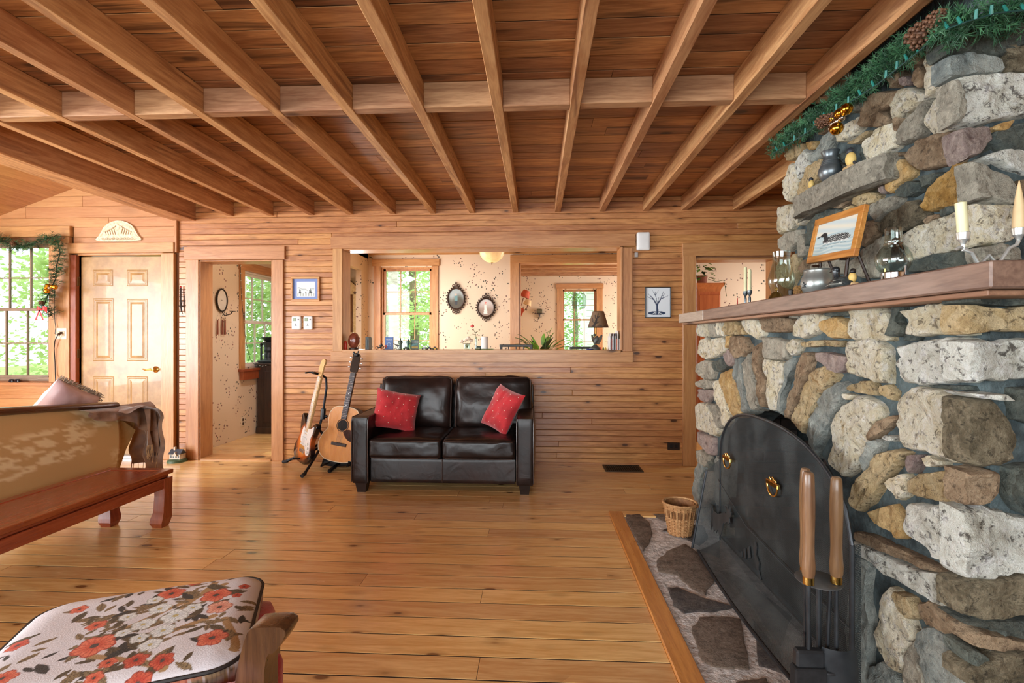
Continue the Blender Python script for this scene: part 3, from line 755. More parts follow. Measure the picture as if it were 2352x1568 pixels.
# ---- stones: outlines measured on the faces of the masonry, each built as a solid rock
def rock(poly, place, cls, h, seed, n=22):
    """poly: plane coordinates; place(a, b, depth) -> world (depth towards the room)"""
    P = [Vector((x, y)) for x, y in poly]
    cen = sum(P, Vector((0, 0))) / len(P)
    per = [0.0]
    for i in range(len(P)): per.append(per[-1] + (P[(i + 1) % len(P)] - P[i]).length)
    n = max(16, min(44, int(per[-1] / 0.016)))
    ring = []
    for k in range(n):
        d = per[-1] * k / n; i = max(j for j in range(len(P)) if per[j] <= d + 1e-9)
        t = (d - per[i]) / max(1e-9, per[i + 1] - per[i]); ring.append(P[i].lerp(P[(i + 1) % len(P)], t))
    sm = []
    for k in range(n):     # light rounding of the corners
        sm.append(ring[k] * 0.8 + (ring[k - 1] + ring[(k + 1) % n]) * 0.1)
    size = math.sqrt(max(1e-6, per[-1] ** 2 / 12))
    vs = []
    prof = [(1.10, -0.03), (1.08, h * 0.30), (1.045, h * 0.78), (0.97, h * 0.97), (0.80, h * 1.0), (0.56, h * 1.0), (0.30, h * 1.0)]
    S = Vector((seed * 7.31, seed * 3.17, seed * 1.7))
    for q, (sc, dp) in enumerate(prof):
        for k in range(n):
            p = cen + (sm[k] - cen) * sc
            j = noise.noise(Vector((p.x * 34, p.y * 34, 0)) + S) * 0.007 + noise.noise(Vector((p.x * 80, p.y * 80, 3)) + S) * 0.004
            if q < 4: p = p + (sm[k] - cen).normalized() * j
            w = noise.noise(Vector((p.x * 11, p.y * 11, 9)) + S) * 0.016 + (0.3 - abs(noise.noise(Vector((p.x * 26, p.y * 26, 4)) + S))) * 0.014 + noise.noise(Vector((p.x * 60, p.y * 60, 2)) + S) * 0.005
            vs.append(place(p.x, p.y, dp + (w if q > 0 else 0)))
    vs.append(place(cen.x, cen.y, h * 1.0 + noise.noise(Vector((cen.x * 11, cen.y * 11, 9)) + S) * 0.016))
    fs = []
    for q in range(len(prof) - 1):
        for k in range(n): fs.append((q * n + k, q * n + (k + 1) % n, (q + 1) * n + (k + 1) % n, (q + 1) * n + k))
    l = (len(prof) - 1) * n
    for k in range(n): fs.append((l + k, l + (k + 1) % n, len(vs) - 1))
    mb = MB().add(vs, fs, True)
    me = mb.mesh('stone', SM[cls], 28); flipfix(me)
    link('stone', me, fire)
SEED = [0]
def lay(face, frame, items):
    ox, oy, s = frame
    for it in items:
        cls, pts = it[0], it[1]
        px = [(ox + x * s, oy + y * s) for x, y in pts]
        SEED[0] += 1
        if face == 'L':
            poly = [(q.y, q.z) for q in (PX(x, y, FX) for x, y in px)]; place = lambda a, b, d: (FX + h - d, a, b)
        elif face == 'LS':
            poly = [(q.x, q.z) for q in (PY(x, y, FYN) for x, y in px)]; place = lambda a, b, d: (a, FYN + h - d, b)
        elif face == 'U':
            poly = [(q.y, q.z) for q in (PX(x, y, UX) for x, y in px)]; place = lambda a, b, d: (UX + h - d, a, b)
        else:
            def q_(x, y):
                p = PY(x, y, 1.80); return (p.x, p.z)
            poly = [q_(x, y) for x, y in px]; place = lambda a, b, d: (a, 1.755 + 0.07 * (b - 1.4) / 1.2 + h - d, b)
        lo = [min(p[i] for p in poly) for i in (0, 1)]; hi = [max(p[i] for p in poly) for i in (0, 1)]
        h = 0.034 + 0.022 * min(1, math.sqrt((hi[0] - lo[0]) * (hi[1] - lo[1])) / 0.35) + random.uniform(-.006, .008)
        rock(poly, place, cls, h, SEED[0])
A = (1580, 700, 0.1913)
lay('L', A, [
 ('c', [(85,195),(190,175),(240,230),(230,380),(110,370)]), ('g', [(240,200),(310,200),(340,380),(265,385)]),
 ('c', [(315,170),(370,165),(400,370),(350,365),(330,250)]), ('t', [(430,205),(560,195),(640,290),(640,355),(440,360),(405,300)]),
 ('k', [(400,180),(500,155),(620,150),(600,200),(470,195)]), ('c', [(640,200),(700,165),(830,180),(870,260),(870,360),(800,410),(700,330),(640,270)]),
 ('b', [(860,170),(1000,145),(1190,160),(1215,240),(1200,320),(930,325),(880,290)]), ('g', [(1190,85),(1310,75),(1310,165),(1220,160)]),
 ('c', [(1330,140),(1480,85),(1590,120),(1590,240),(1480,350),(1350,400),(1230,370),(1225,290)]),
 ('o', [(1590,200),(1700,160),(1830,165),(1890,250),(1900,340),(1830,400),(1680,385),(1620,330)]),
 ('k', [(1560,80),(1750,40),(1940,50),(1930,130),(1700,140)]),
 ('c', [(110,430),(180,400),(270,430),(320,620),(200,650),(120,580)]), ('c', [(290,410),(410,395),(440,480),(420,580),(340,610),(290,530)]),
 ('o', [(440,375),(490,370),(490,480),(440,520)]), ('b', [(500,380),(640,385),(710,500),(640,610),(570,640),(490,530)]),
 ('p', [(420,600),(470,530),(530,600),(545,690),(500,740),(430,680)]), ('g', [(870,395),(1000,400),(1160,440),(1140,660),(1000,650),(890,630)]),
 ('c', [(1190,450),(1240,400),(1330,450),(1290,560),(1230,610),(1180,530)]), ('t', [(1370,450),(1580,420),(1590,490),(1410,510)]),
 ('t', [(1600,430),(1790,430),(1790,500),(1640,505)]), ('p', [(1520,570),(1640,570),(1860,620),(1830,760),(1770,815),(1640,750),(1530,670)]),
 ('s', [(560,660),(630,640),(640,900),(730,1250),(640,1290),(590,1000),(545,860)], .05), ('g', [(640,700),(700,600),(760,780),(830,1190),(760,1250),(700,1080),(660,900)], .055),
 ('b', [(770,520),(850,460),(860,620),(850,760),(900,920),(910,1210),(860,1200),(820,960),(750,680)], .07),
 ('c', [(900,660),(1100,700),(1090,950),(1050,1270),(960,1240),(930,1000),(940,850),(900,740)], .05),
 ('s', [(1160,680),(1270,650),(1240,760),(1140,950),(1120,1150),(1100,1310),(1070,1280),(1080,1100),(1140,850)], .06),
 ('b', [(1330,590),(1460,590),(1420,760),(1330,1030),(1190,1360),(1150,1320),(1200,1080),(1290,780)], .065),
 ('t', [(1480,780),(1600,740),(1750,850),(1560,1110),(1350,1530),(1220,1370),(1330,1130),(1400,930)], .055),
 ('s', [(1640,1020),(1780,920),(1870,1000),(1800,1160),(1590,1580),(1480,1820),(1410,1560),(1450,1380),(1560,1130)], .07),
 ('o', [(370,820),(520,780),(560,900),(600,1130),(630,1280),(540,1340),(460,1200),(420,1050),(370,920)], .05),
 ('c', [(300,930),(360,890),(420,1090),(470,1280),(490,1370),(410,1450),(380,1280),(300,1070)]),
 ('g', [(85,740),(180,660),(280,690),(300,800),(270,890),(180,890),(95,820)]), ('k', [(300,690),(400,640),(470,740),(380,800),(310,790)]),
 ('g', [(85,920),(200,890),(300,920),(280,1000),(170,1010),(90,970)]), ('p', [(95,1010),(280,1020),(280,1100),(200,1180),(130,1130)]),
 ('c', [(70,1220),(130,1180),(220,1190),(300,1290),(350,1480),(300,1568),(100,1480),(80,1350)], .05), ('g', [(230,1190),(330,1200),(390,1330),(390,1470),(350,1480),(280,1320)]),
])
lay('L', (1580, 900, 0.1914), [
 ('p', [(100,480),(280,550),(280,760),(200,720),(110,620)]), ('g', [(100,710),(180,690),(250,790),(200,900),(110,830)]),
 ('s', [(100,830),(170,860),(180,960),(140,1030),(130,1370),(70,1330),(60,1150),(80,950)]), ('s', [(330,780),(420,850),(420,1000),(400,1300),(330,1350)], .03),
 ('g', [(200,960),(300,960),(290,1250),(220,1380),(150,1360),(160,1100)]), ('s', [(80,1390),(300,1390),(300,1560),(90,1560)]), ('g', [(90,1570),(380,1480),(390,1720),(110,1720)]), ('k', [(240,830),(310,790),(310,950),(240,940)]),
])
C = (1880, 680, 0.2257)
lay('L', C, [
 ('c', [(330,150),(450,110),(620,105),(680,180),(690,440),(310,440),(290,280)], .07),
 ('c', [(780,150),(960,140),(1100,90),(1400,60),(1500,110),(1510,330),(1470,390),(860,390),(850,300),(910,260)], .08),
 ('c', [(270,470),(400,450),(560,450),(660,550),(660,870),(560,860),(260,770)], .075),
 ('w', [(770,520),(1000,470),(1300,440),(1500,450),(1520,640),(1530,760),(1500,860),(1350,875),(1040,890),(860,870),(790,770),(740,690),(800,620)], .085),
 ('t', [(260,930),(380,880),(500,860),(560,960),(550,1010),(300,960)]), ('t', [(590,910),(660,900),(730,980),(700,1060),(600,1000)]),
 ('c', [(220,990),(320,1000),(290,1060),(240,1040)]), ('k', [(860,400),(960,400),(940,450),(870,455)]), ('s', [(1080,80),(1250,10),(1300,30),(1180,85)]),
 ('k', [(720,60),(820,120),(760,250),(840,300),(830,380),(720,400)], .025), ('k', [(1090,900),(1450,910),(1480,960),(1100,930)], .03),
])
D = (1880, 960, 0.2257)
lay('L', D, [
 ('c', [(230,-120),(340,-210),(440,-200),(580,-110),(600,-10),(510,130),(480,290),(300,540),(220,580),(100,460),(110,330),(130,110),(165,-30)], .075),
 ('c', [(830,-270),(950,-310),(1100,-280),(1320,-230),(1450,-90),(1530,110),(1530,290),(1500,400),(1380,450),(1250,400),(1060,330),(850,300),(790,170),(780,-20),(790,-150)], .10),
 ('b', [(510,130),(600,20),(700,-30),(770,-10),(640,110),(560,190),(500,240)]),
 ('t', [(320,700),(430,590),(560,370),(720,330),(850,360),(760,480),(620,640),(510,830),(370,940),(300,850)], .06),
 ('p', [(880,470),(920,390),(990,370),(1000,440),(920,560)]), ('c', [(1010,400),(1100,370),(1220,440),(1240,490),(1120,490)]),
 ('c', [(680,660),(840,560),(890,640),(880,740),(830,800),(750,840),(720,740)]),
 ('t', [(900,640),(1010,560),(1200,560),(1390,510),(1490,570),(1510,700),(1510,800),(1500,890),(1480,880),(1130,820),(900,760)], .09),
 ('w', [(620,200),(700,160),(760,220),(700,240)]), ('o', [(510,960),(590,920),(610,1080),(550,1090)]),
 ('o', [(620,900),(720,880),(800,1000),(840,1100),(840,1200),(780,1220),(680,1150),(600,1090)]),
 ('w', [(860,920),(930,870),(1050,900),(1150,900),(1480,990),(1500,1300),(1480,1600),(1330,1500),(1150,1400),(1020,1280),(920,1220),(860,1110)], .10),
 ('s', [(400,430),(560,200),(620,240),(540,400),(440,560)], .02),
])
E = (1880, 1214, 0.2257)
lay('L', E, [
 ('w', [(330,130),(420,150),(700,300),(1000,420),(1300,470),(1460,640),(1460,900),(1330,850),(950,620),(700,480),(420,280),(325,230)], .09),
 ('b', [(330,30),(500,60),(900,250),(1300,440),(1100,420),(600,220),(330,110)], .07),
 ('s', [(310,380),(380,300),(480,380),(440,700),(490,950),(470,1300),(440,1568),(280,1568),(290,900)]),
 ('c', [(690,600),(760,640),(780,780),(880,920),(950,1100),(850,1240),(830,1480),(700,1400),(600,1250),(560,1080),(600,920),(620,750)], .06),
 ('t', [(750,630),(850,660),(930,750),(960,900),(900,920),(800,830)]),
 ('b', [(970,760),(1100,720),(1250,850),(1440,930),(1520,1090),(1480,1190),(1250,1070),(1070,970),(990,880)]),
 ('s', [(980,1060),(1160,990),(1300,1110),(1420,1150),(1430,1300),(1500,1400),(1500,1600),(1100,1600),(1010,1300)], .07),
 ('g', [(870,1230),(960,1130),(1000,1300),(1080,1600),(860,1600)]), ('s', [(500,1400),(640,1350),(760,1480),(820,1600),(480,1600)]),
 ('g', [(600,1640),(1000,1640),(1000,2100),(600,2100)]), ('s', [(1040,1640),(1480,1640),(1480,2100),(1040,2100)]), ('k', [(280,1620),(560,1640),(560,2100),(280,2100)]),
])
# near side of the lower masonry
lay('LS', C, [
 ('t', [(1515,80),(1700,100),(1900,130),(2200,90),(2300,350),(1900,350),(1515,380)], .06), ('w', [(1530,470),(1750,470),(2300,440),(2300,830),(1700,860),(1545,860),(1540,700)], .07),
 ('w', [(1540,990),(1900,1000),(1990,1070),(1650,1040)], .03), ('k', [(2010,940),(2300,940),(2300,1290),(2010,1280)]),
 ('k', [(1540,0),(2000,-20),(2300,20),(2300,70),(1900,100),(1540,60)], .03)])
lay('LS', D, [
 ('m', [(1545,-150),(1700,-170),(1880,-160),(1950,0),(2050,220),(1990,440),(1700,490),(1545,420),(1550,110)], .08),
 ('b', [(1520,560),(1700,570),(1850,550),(1900,640),(1850,800),(1700,900),(1525,890)], .07), ('w', [(1510,990),(1850,980),(2300,1100),(2300,1530),(1860,1600),(1830,1670),(1640,1655),(1500,1600)], .08),
 ('k', [(1960,520),(2300,480),(2300,1040),(2050,960),(1960,800)], .05)])
lay('LS', E, [
 ('m', [(1480,620),(1750,560),(2300,480),(2300,900),(1800,920),(1480,900)], .06), ('b', [(1540,1130),(1700,1060),(2000,1150),(2300,1220),(1900,1280),(1600,1220)]),
 ('k', [(1480,960),(1700,950),(2300,960),(2300,1150),(1990,1110),(1720,1020)]), ('k', [(1500,1240),(1600,1240),(1760,1340),(1750,1440),(1540,1400)]),
 ('m', [(1540,1450),(1900,1310),(2300,1290),(2300,1600),(1540,1600)])])
# upper masonry
Fr = (1760, 60, 0.2517)
lay('U', Fr, [
 ('p', [(1225,480),(1290,450),(1310,520),(1270,550),(1225,530)]), ('b', [(1320,420),(1400,370),(1420,470),(1380,560),(1310,480)]),
 ('c', [(1470,250),(1560,190),(1640,300),(1650,450),(1560,560),(1440,650),(1420,590),(1450,400)], .06), ('c', [(1130,680),(1190,580),(1290,560),(1420,630),(1400,680),(1230,800),(1150,870),(1115,780)]),
 ('b', [(890,690),(960,610),(1140,600),(1130,690),(1000,800),(900,910),(840,910),(840,840)]), ('g', [(1200,910),(1300,800),(1450,670),(1440,800),(1390,990),(1250,1060),(1180,1090),(1160,1040)]),
 ('b', [(1150,850),(1200,830),(1180,960),(1155,960)]), ('c', [(1480,760),(1580,590),(1680,470),(1690,700),(1690,860),(1640,950),(1510,1000),(1450,880)], .06),
 ('b', [(960,810),(1030,780),(1100,830),(1080,900),(980,930),(950,880)]), ('c', [(620,960),(720,900),(840,830),(830,930),(700,1050),(630,1050)]),
 ('t', [(740,1075),(900,950),(930,965),(800,1075)]), ('c', [(870,1060),(1000,930),(1130,890),(1180,1050),(1150,1110),(1000,1190),(940,1225),(870,1180)]),
 ('s', [(380,1220),(480,1050),(590,930),(600,1000),(540,1120),(420,1240)]), ('b', [(440,930),(530,890),(560,930),(480,1000)]),
 ('t', [(165,1180),(250,1080),(350,1070),(300,1170),(200,1230)]), ('o', [(350,1060),(430,1050),(410,1120),(370,1130)]),
 ('b', [(1250,300),(1340,220),(1430,240),(1380,340),(1300,400)]), ('b', [(1080,480),(1200,400),(1220,480),(1130,570)]), ('g', [(1480,60),(1640,0),(1650,170),(1560,180),(1480,230)]),
 ('g', [(700,700),(830,640),(830,740),(740,800)]), ('k', [(850,1190),(870,1080),(900,1230),(880,1260)], .02),
])
G = (1760, 300, 0.2517)
lay('U', G, [
 ('b', [(1250,230),(1330,100),(1500,40),(1700,10),(1730,160),(1720,280),(1380,360),(1280,290)], .075), ('w', [(260,280),(330,170),(380,220),(370,330),(280,440)]),
 ('c', [(150,480),(200,310),(260,310),(270,420),(265,560),(200,640),(145,600)]), ('t', [(290,500),(370,320),(480,260),(500,320),(470,420),(380,530),(280,590)]),
 ('k', [(650,220),(720,190),(740,290),(700,300)]), ('g', [(500,300),(620,260),(660,330),(560,420),(500,420)]), ('b', [(1090,230),(1200,190),(1220,220),(1110,280)]),
 ('o', [(1100,320),(1200,270),(1300,350),(1290,420),(1180,480),(1120,570),(1085,520),(1090,400)], .07), ('k', [(1150,550),(1280,460),(1380,470),(1370,550),(1260,610),(1190,600)]),
 ('k', [(1400,430),(1530,380),(1560,400),(1460,500),(1390,520)]), ('p', [(1010,510),(1060,480),(1080,560),(1040,580)]),
 ('y', [(1390,690),(1480,520),(1620,380),(1700,300),(1790,295),(1810,520),(1820,650),(1700,690),(1450,730)], .08),
 ('t', [(790,600),(900,560),(1000,590),(950,660),(840,690),(780,660)]), ('t', [(690,720),(760,680),(800,700),(720,740)]), ('b', [(580,690),(660,640),(740,640),(680,700),(600,710)]),
 ('g', [(920,690),(1000,640),(1160,590),(1190,640),(1080,750),(980,830),(930,770)]), ('m', [(1000,850),(1100,760),(1300,640),(1400,720),(1430,800),(1300,870),(1220,910),(1050,930),(990,900)], .06),
 ('b', [(1420,830),(1480,770),(1570,760),(1560,800),(1460,850)]), ('c', [(1240,960),(1350,880),(1620,790),(1840,700),(1860,1040),(1650,1090),(1300,1180),(1230,1050)], .08),
 ('g', [(740,1200),(860,1100),(1000,1000),(1060,960),(1050,1080),(1030,1330),(860,1340),(740,1290)], .06), ('b', [(890,830),(960,810),(1000,920),(880,1060),(850,1050)]),
 ('k', [(350,1050),(360,870),(450,740),(600,710),(690,740),(560,800),(440,860),(400,1000)]), ('c', [(105,700),(180,680),(280,700),(270,800),(200,900),(100,940)], .06),
 ('c', [(270,830),(320,730),(390,730),(360,800),(290,870)]), ('g', [(90,1000),(170,930),(280,910),(270,1020),(190,1100),(110,1080)], .06), ('g', [(280,960),(310,940),(350,1080),(330,1130),(270,1160)]),
 ('t', [(180,1180),(260,1120),(270,1300),(200,1440),(90,1400),(100,1200)]), ('b', [(280,1250),(350,1170),(360,1290),(310,1300)]), ('k', [(1290,1200),(1500,1130),(1850,1090),(1850,1240),(1300,1290)]),
 ('g', [(420,1080),(560,1060),(700,1180),(700,1300),(380,1320)]), ('s', [(520,900),(820,800),(820,1040),(560,1040)]), ('k', [(1580,720),(1700,690),(1720,740),(1590,790)], .03),
])
lay('US', Fr, [
 ('g', [(1700,500),(1750,500),(1780,700),(1770,860),(1700,880)], .04), ('w', [(1790,460),(2100,430),(2520,420),(2520,790),(2000,850),(1795,870),(1800,650)], .07),
 ('s', [(1690,260),(1900,220),(2160,290),(2190,400),(1900,430),(1690,450)], .06), ('m', [(2200,180),(2520,120),(2520,400),(2205,400)], .06), ('k', [(1680,-40),(2100,-120),(2520,-120),(2520,100),(2160,250),(1900,200),(1680,230)], .05),
 ('o', [(2020,930),(2250,860),(2180,960),(2040,960)], .03)])
lay('US', G, [
 ('p', [(1740,0),(2000,-30),(2040,80),(1950,200),(1780,280),(1750,150)], .06), ('k', [(2050,20),(2520,-120),(2520,190),(2170,190),(2030,130)], .05), ('w', [(1960,250),(2100,200),(2230,180),(2520,230),(2520,440),(2200,360),(2080,290)], .06),
 ('g', [(1840,295),(1900,300),(2100,380),(2230,540),(2240,660),(2150,680),(1980,620),(1870,640),(1860,450)], .07), ('c', [(1890,690),(2240,690),(2250,950),(2170,1020),(1890,1050)], .06),
 ('g', [(1890,1080),(2130,1040),(2230,1130),(2230,1200),(1900,1200)]), ('b', [(2260,480),(2520,450),(2520,1000),(2290,900)])])
# the near sides run on beyond the frame in the same masonry
def course(place, a0, a1, b0, b1):
    rs = random.Random(int(a0 * 100)); b = b0
    while b < b1 - 0.05:
        hh = min(rs.uniform(0.13, 0.24), b1 - b); a = a0 + rs.uniform(-0.02, 0.02)
        while a < a1 - 0.05:
            w = min(rs.uniform(0.16, 0.36), a1 - a); j = lambda: rs.uniform(0.0, 0.03)
            P = [(a + .02 + j(), b + .015 + j()), (a + w / 2, b + .012 + j() * .5), (a + w - .02 - j(), b + .015 + j()), (a + w - .015, b + hh / 2), (a + w - .02 - j(), b + hh - .015 - j()), (a + w / 2, b + hh - .01 - j() * .5), (a + .02 + j(), b + hh - .015 - j()), (a + .015, b + hh / 2)]
            SEED[0] += 1; rock(P, place, rs.choice('ccwtggskbm'), 0.045, SEED[0]); a += w
        b += hh
course(lambda a, b, d: (a, FYN + .045 - d, b), 1.34, 2.58, 0.02, 1.30)
course(lambda a, b, d: (a, 1.755 + 0.07 * (b - 1.4) / 1.2 + .045 - d, b), 1.95, 2.58, 1.40, 2.56)
# projecting stone ledge
def slab(x0, x1, y0, y1, z0, z1, m_, nm, seed, par, nseg=14):
    q = bmesh.new(); bmesh.ops.create_cube(q, size=1.0)
    bmesh.ops.subdivide_edges(q, edges=q.edges[:], cuts=7, use_grid_fill=True)
    for w in q.verts:
        p = Vector(((x0 + x1) / 2 + w.co.x * (x1 - x0), (y0 + y1) / 2 + w.co.y * (y1 - y0), (z0 + z1) / 2 + w.co.z * (z1 - z0)))
        n_ = noise.noise(p * 14 + Vector((seed, 0, 0))) * 0.018 + noise.noise(p * 40 + Vector((0, seed, 0))) * 0.007
        if w.co.x < 0: p.x += n_ + 0.05 * (abs(w.co.y) * 2) ** 6
        if abs(w.co.z) > 0.4 and w.co.z < 0: p.z += n_ + 0.04 * (0.5 - w.co.x) * 0 
        if abs(w.co.y) > 0.45: p.y -= n_
        w.co = p
    return MB().bm(q).build(nm, m_, par, angle=28)
LEDZ = H + 0.80
slab(1.45, 1.62, 2.20, 2.97, LEDZ - 0.11, LEDZ, SM['g'], 'stone_ledge', 3.0, fire)
# mantel: a thick plank with a thinner board below
MANT = wood('mantel_wood', (138, 112, 96), (106, 82, 70), 'Y', 0.0, 0.5, 0.4, 0.25, 0.05)
MB().box(MX, 1.75, MYN, 3.02, MZ0 + 0.004, MZ1, 0.004).build('mantel_shelf', MANT, fire)
MB().box(MX, 1.75, 3.022, MYF, MZ0 + 0.004, MZ1, 0.004).build('mantel_end', wood('mantel_wood_pale', (178, 162, 148), (150, 132, 118), 'Y', 0.0, 0.5, 0.4, 0.25, 0.05), fire)
MB().box(MX + 0.02, 1.75, MYN + 0.03, MYF - 0.03, MZ0 - 0.010, MZ0 + 0.003, 0.002).build('mantel_bed_board', wood('mantel_bed', (164, 124, 96), (128, 92, 70), 'Y', 0.1, 0.5, 0.5, 0.0, 0.05), fire)

# ================================================================== hearth
hearth = thing('hearth', 'flat flagstone hearth in pale mortar with a pine border', 'hearth', (0.85, 2.0, 0))
MB().box(HX0 + 0.09, FX + 0.02, HY0, HY1 - 0.09, -0.02, 0.004).build('mortar_bed', GROUT, hearth)
MB().box(HX0, HX0 + 0.092, HY0, HY1, -0.02, 0.012, 0.004).build('border_board', wood('border_pine_y', (222, 150, 84), (190, 116, 58), 'Y', 0.3, 0.8, 0.3, 0.5, 0.1), hearth)
MB().box(HX0 + 0.0925, 1.09, HY1 - 0.09, HY1, -0.02, 0.011, 0.004).build('border_board', FLOORW, hearth)
FLAG = {'a': stone_mat('flag_brown', [(92, 80, 70), (128, 112, 98), (156, 138, 122), (104, 88, 76)], (52, 44, 40), 1.5, None, 0.5, 0.0),
        'd': stone_mat('flag_dark', [(64, 60, 60), (88, 82, 80), (112, 104, 98), (72, 66, 64)], (40, 36, 36), 1.6, None, 0.5, 0.0)}
def flag(pts, cls, seed):
    ox, oy, s = 1400, 1060, 0.324
    P = [PZ(ox + x * s, oy + y * s, 0.01) for x, y in pts]
    cen = sum(P, Vector()) / len(P); ring = []
    for i in range(len(P)):
        for t in (0, .25, .5, .75):
            q = P[i].lerp(P[(i + 1) % len(P)], t); q = q + Vector((noise.noise(q * 25 + Vector((seed, 0, 0))), noise.noise(q * 25 + Vector((0, seed, 0))), 0)) * 0.012; ring.append(q)
    n = len(ring); vs = []
    for sc, z in ((1.02, -0.005), (1.0, 0.008), (0.93, 0.012), (0.5, 0.013)):
        for q in ring:
            p = cen + (q - cen) * sc; vs.append((p.x, p.y, z + (noise.noise(p * 30) * 0.003 if z > 0 else 0)))
    vs.append((cen.x, cen.y, 0.013)); fs = []
    for k in range(3):
        for i in range(n): fs.append((k * n + i, k * n + (i + 1) % n, (k + 1) * n + (i + 1) % n, (k + 1) * n + i))
    for i in range(n): fs.append((3 * n + i, 3 * n + (i + 1) % n, len(vs) - 1))
    me = MB().add(vs, fs).mesh('flagstone', FLAG[cls], 30); flipfix(me); link('flagstone', me, hearth)
for i, (pts, cls) in enumerate([
 ([(110,372),(210,368),(290,440),(300,530),(240,630),(170,500)], 'a'), ([(290,368),(640,370),(640,400),(440,440),(340,400)], 'a'),
 ([(370,490),(430,470),(520,530),(640,590),(700,540),(660,450),(450,445)], 'd'),
 ([(330,700),(430,620),(540,580),(620,640),(740,830),(680,940),(560,880),(480,800),(350,770)], 'a'),
 ([(410,890),(480,890),(600,940),(880,1030),(700,1060),(520,1060),(450,1010)], 'd'), ([(590,1160),(640,1100),(800,1090),(926,1110),(1000,1460),(740,1450),(650,1400),(600,1250)], 'a'),
 ([(900,1560),(1100,1530),(1300,1900),(1100,2000),(950,1900)], 'a'), ([(760,760),(900,800),(1300,1100),(1200,1300),(1000,1000)], 'd'), ([(1010,1100),(1200,1340),(1260,1500),(1060,1440)], 'd')]):
    flag(pts, cls, i + 1)
# ================================================================== leather loveseat
LEATH = NT('black_brown_leather')
v_ = LEATH.pos(); f_ = LEATH.smooth(LEATH.noise(v_, 3.5, 4, 0.6), 0.35, 0.7)
LEATH.link(LEATH.mix(f_, lin((26, 19, 18)), lin((46, 31, 27))), LEATH.p.inputs['Base Color'])
LEATH.link(LEATH.math('ADD', LEATH.math('MULTIPLY', LEATH.noise(v_, 6, 3), 0.16), 0.24), LEATH.p.inputs['Roughness'])
hh_ = LEATH.math('ADD', LEATH.math('MULTIPLY', LEATH.noise(v_, 9, 2, 0.5, 1.0), 1.0), LEATH.math('MULTIPLY', LEATH.noise(v_, 160, 2), 0.05))
LEATH.bump(hh_, 0.2, 0.015); LEATH.set(Specular_IOR_Level=0.34, Coat_Weight=0.03, Coat_Roughness=0.25)
LEATHER = LEATH.m
PIPING = mat('leather_piping', (70, 54, 48), (52, 40, 36), 10, 0.3)
DARKLEG = mat('sofa_leg_wood', (38, 24, 18), (26, 16, 12), 10, 0.4)
SX0, SX1, SYF, SYB = -1.465, -0.02, 3.80, 4.64
sofa = thing('loveseat', 'two seat dark brown leather loveseat under the pass-through opening', 'sofa', ((SX0 + SX1) / 2, (SYF + SYB) / 2, 0))
AW = 0.142
def T(x, y, z): return Matrix.Translation((x, y, z))
for x in (SX0 + AW / 2, SX1 - AW / 2):
    s = 1 if x > -0.7 else -1
    a = softbox((AW, SYB - SYF - 0.04, 0.53), 0.022, (0.006, 0.004, 0.004), 9, 0.003, 9, s + 3, T(x, (SYF + SYB) / 2 - 0.01, 0.335)).build('arm', LEATHER, sofa)
    for e in (-1, 1):
        xx = x + e * (AW / 2 - 0.006)
        MB().tube([(xx, SYF + 0.012, 0.09), (xx, SYF + 0.008, 0.56), (xx, SYF + 0.03, 0.597), (xx, SYB - 0.08, 0.598)], 0.0045, 6).build('piping', PIPING, a)
for x in (SX0 + AW + 0.001, SX1 - AW - 0.001):
    pass
ix0, ix1 = SX0 + AW, SX1 - AW; xm = (ix0 + ix1) / 2
base = softbox((ix1 - ix0 - 0.004, SYB - SYF - 0.12, 0.20), 0.015, (0, 0.004, 0), 8, 0.002, 8, 5, T(xm, (SYF + SYB) / 2 - 0.02, 0.175)).build('base', LEATHER, sofa)
MB().tube([(xm, SYF + 0.036, 0.085), (xm, SYF + 0.034, 0.27)], 0.003, 6).build('seam', PIPING, base)
softbox((SX1 - SX0 - 0.01, 0.16, 0.72), 0.03, (0, 0.01, 0), 8, 0.003, 8, 6, T((SX0 + SX1) / 2, SYB - 0.08, 0.445)).build('back_frame', LEATHER, sofa)
for i, (a, b) in enumerate(((ix0, xm), (xm, ix1))):
    w = b - a - 0.006
    c = softbox((w, 0.62, 0.155), 0.03, (0.003, 0.008, 0.018), 18, 0.008, 11, i + 11, T((a + b) / 2, SYF + 0.30, 0.355)).build('seat_cushion', LEATHER, sofa)
    for zz in (0.416, 0.284):
        MB().tube([(a + 0.012, SYF + 0.16, zz), (a + 0.012, SYF + 0.02, zz), (a + 0.03, SYF - 0.006, zz), ((a + b) / 2, SYF - 0.013, zz), (b - 0.03, SYF - 0.006, zz), (b - 0.012, SYF + 0.02, zz), (b - 0.012, SYF + 0.16, zz)], 0.0042, 6).build('piping', PIPING, c)
    M = T((a + b) / 2 + (0.065 if i else -0.045), SYB - 0.20, 0.64) @ Matrix.Rotation(R(-10), 4, 'X')
    bw = w + (0.11 if i else 0.07)
    c = softbox((bw, 0.19, 0.46), 0.055, (0.004, 0.035, 0.008), 18, 0.014, 8.0, i + 21, M).build('back_cushion', LEATHER, sofa)
    loop = [M @ Vector((bw / 2 * 0.97 * sx, -0.085, 0.22 * sz)) for sx, sz in ((-1, -1), (-1, 0.9), (-.9, 1), (-.4, .985), (.1, .97), (.5, .98), (.9, 1), (1, 0.9), (1, -1))]
    MB().tube(loop, 0.005, 6).build('piping', PIPING, c)
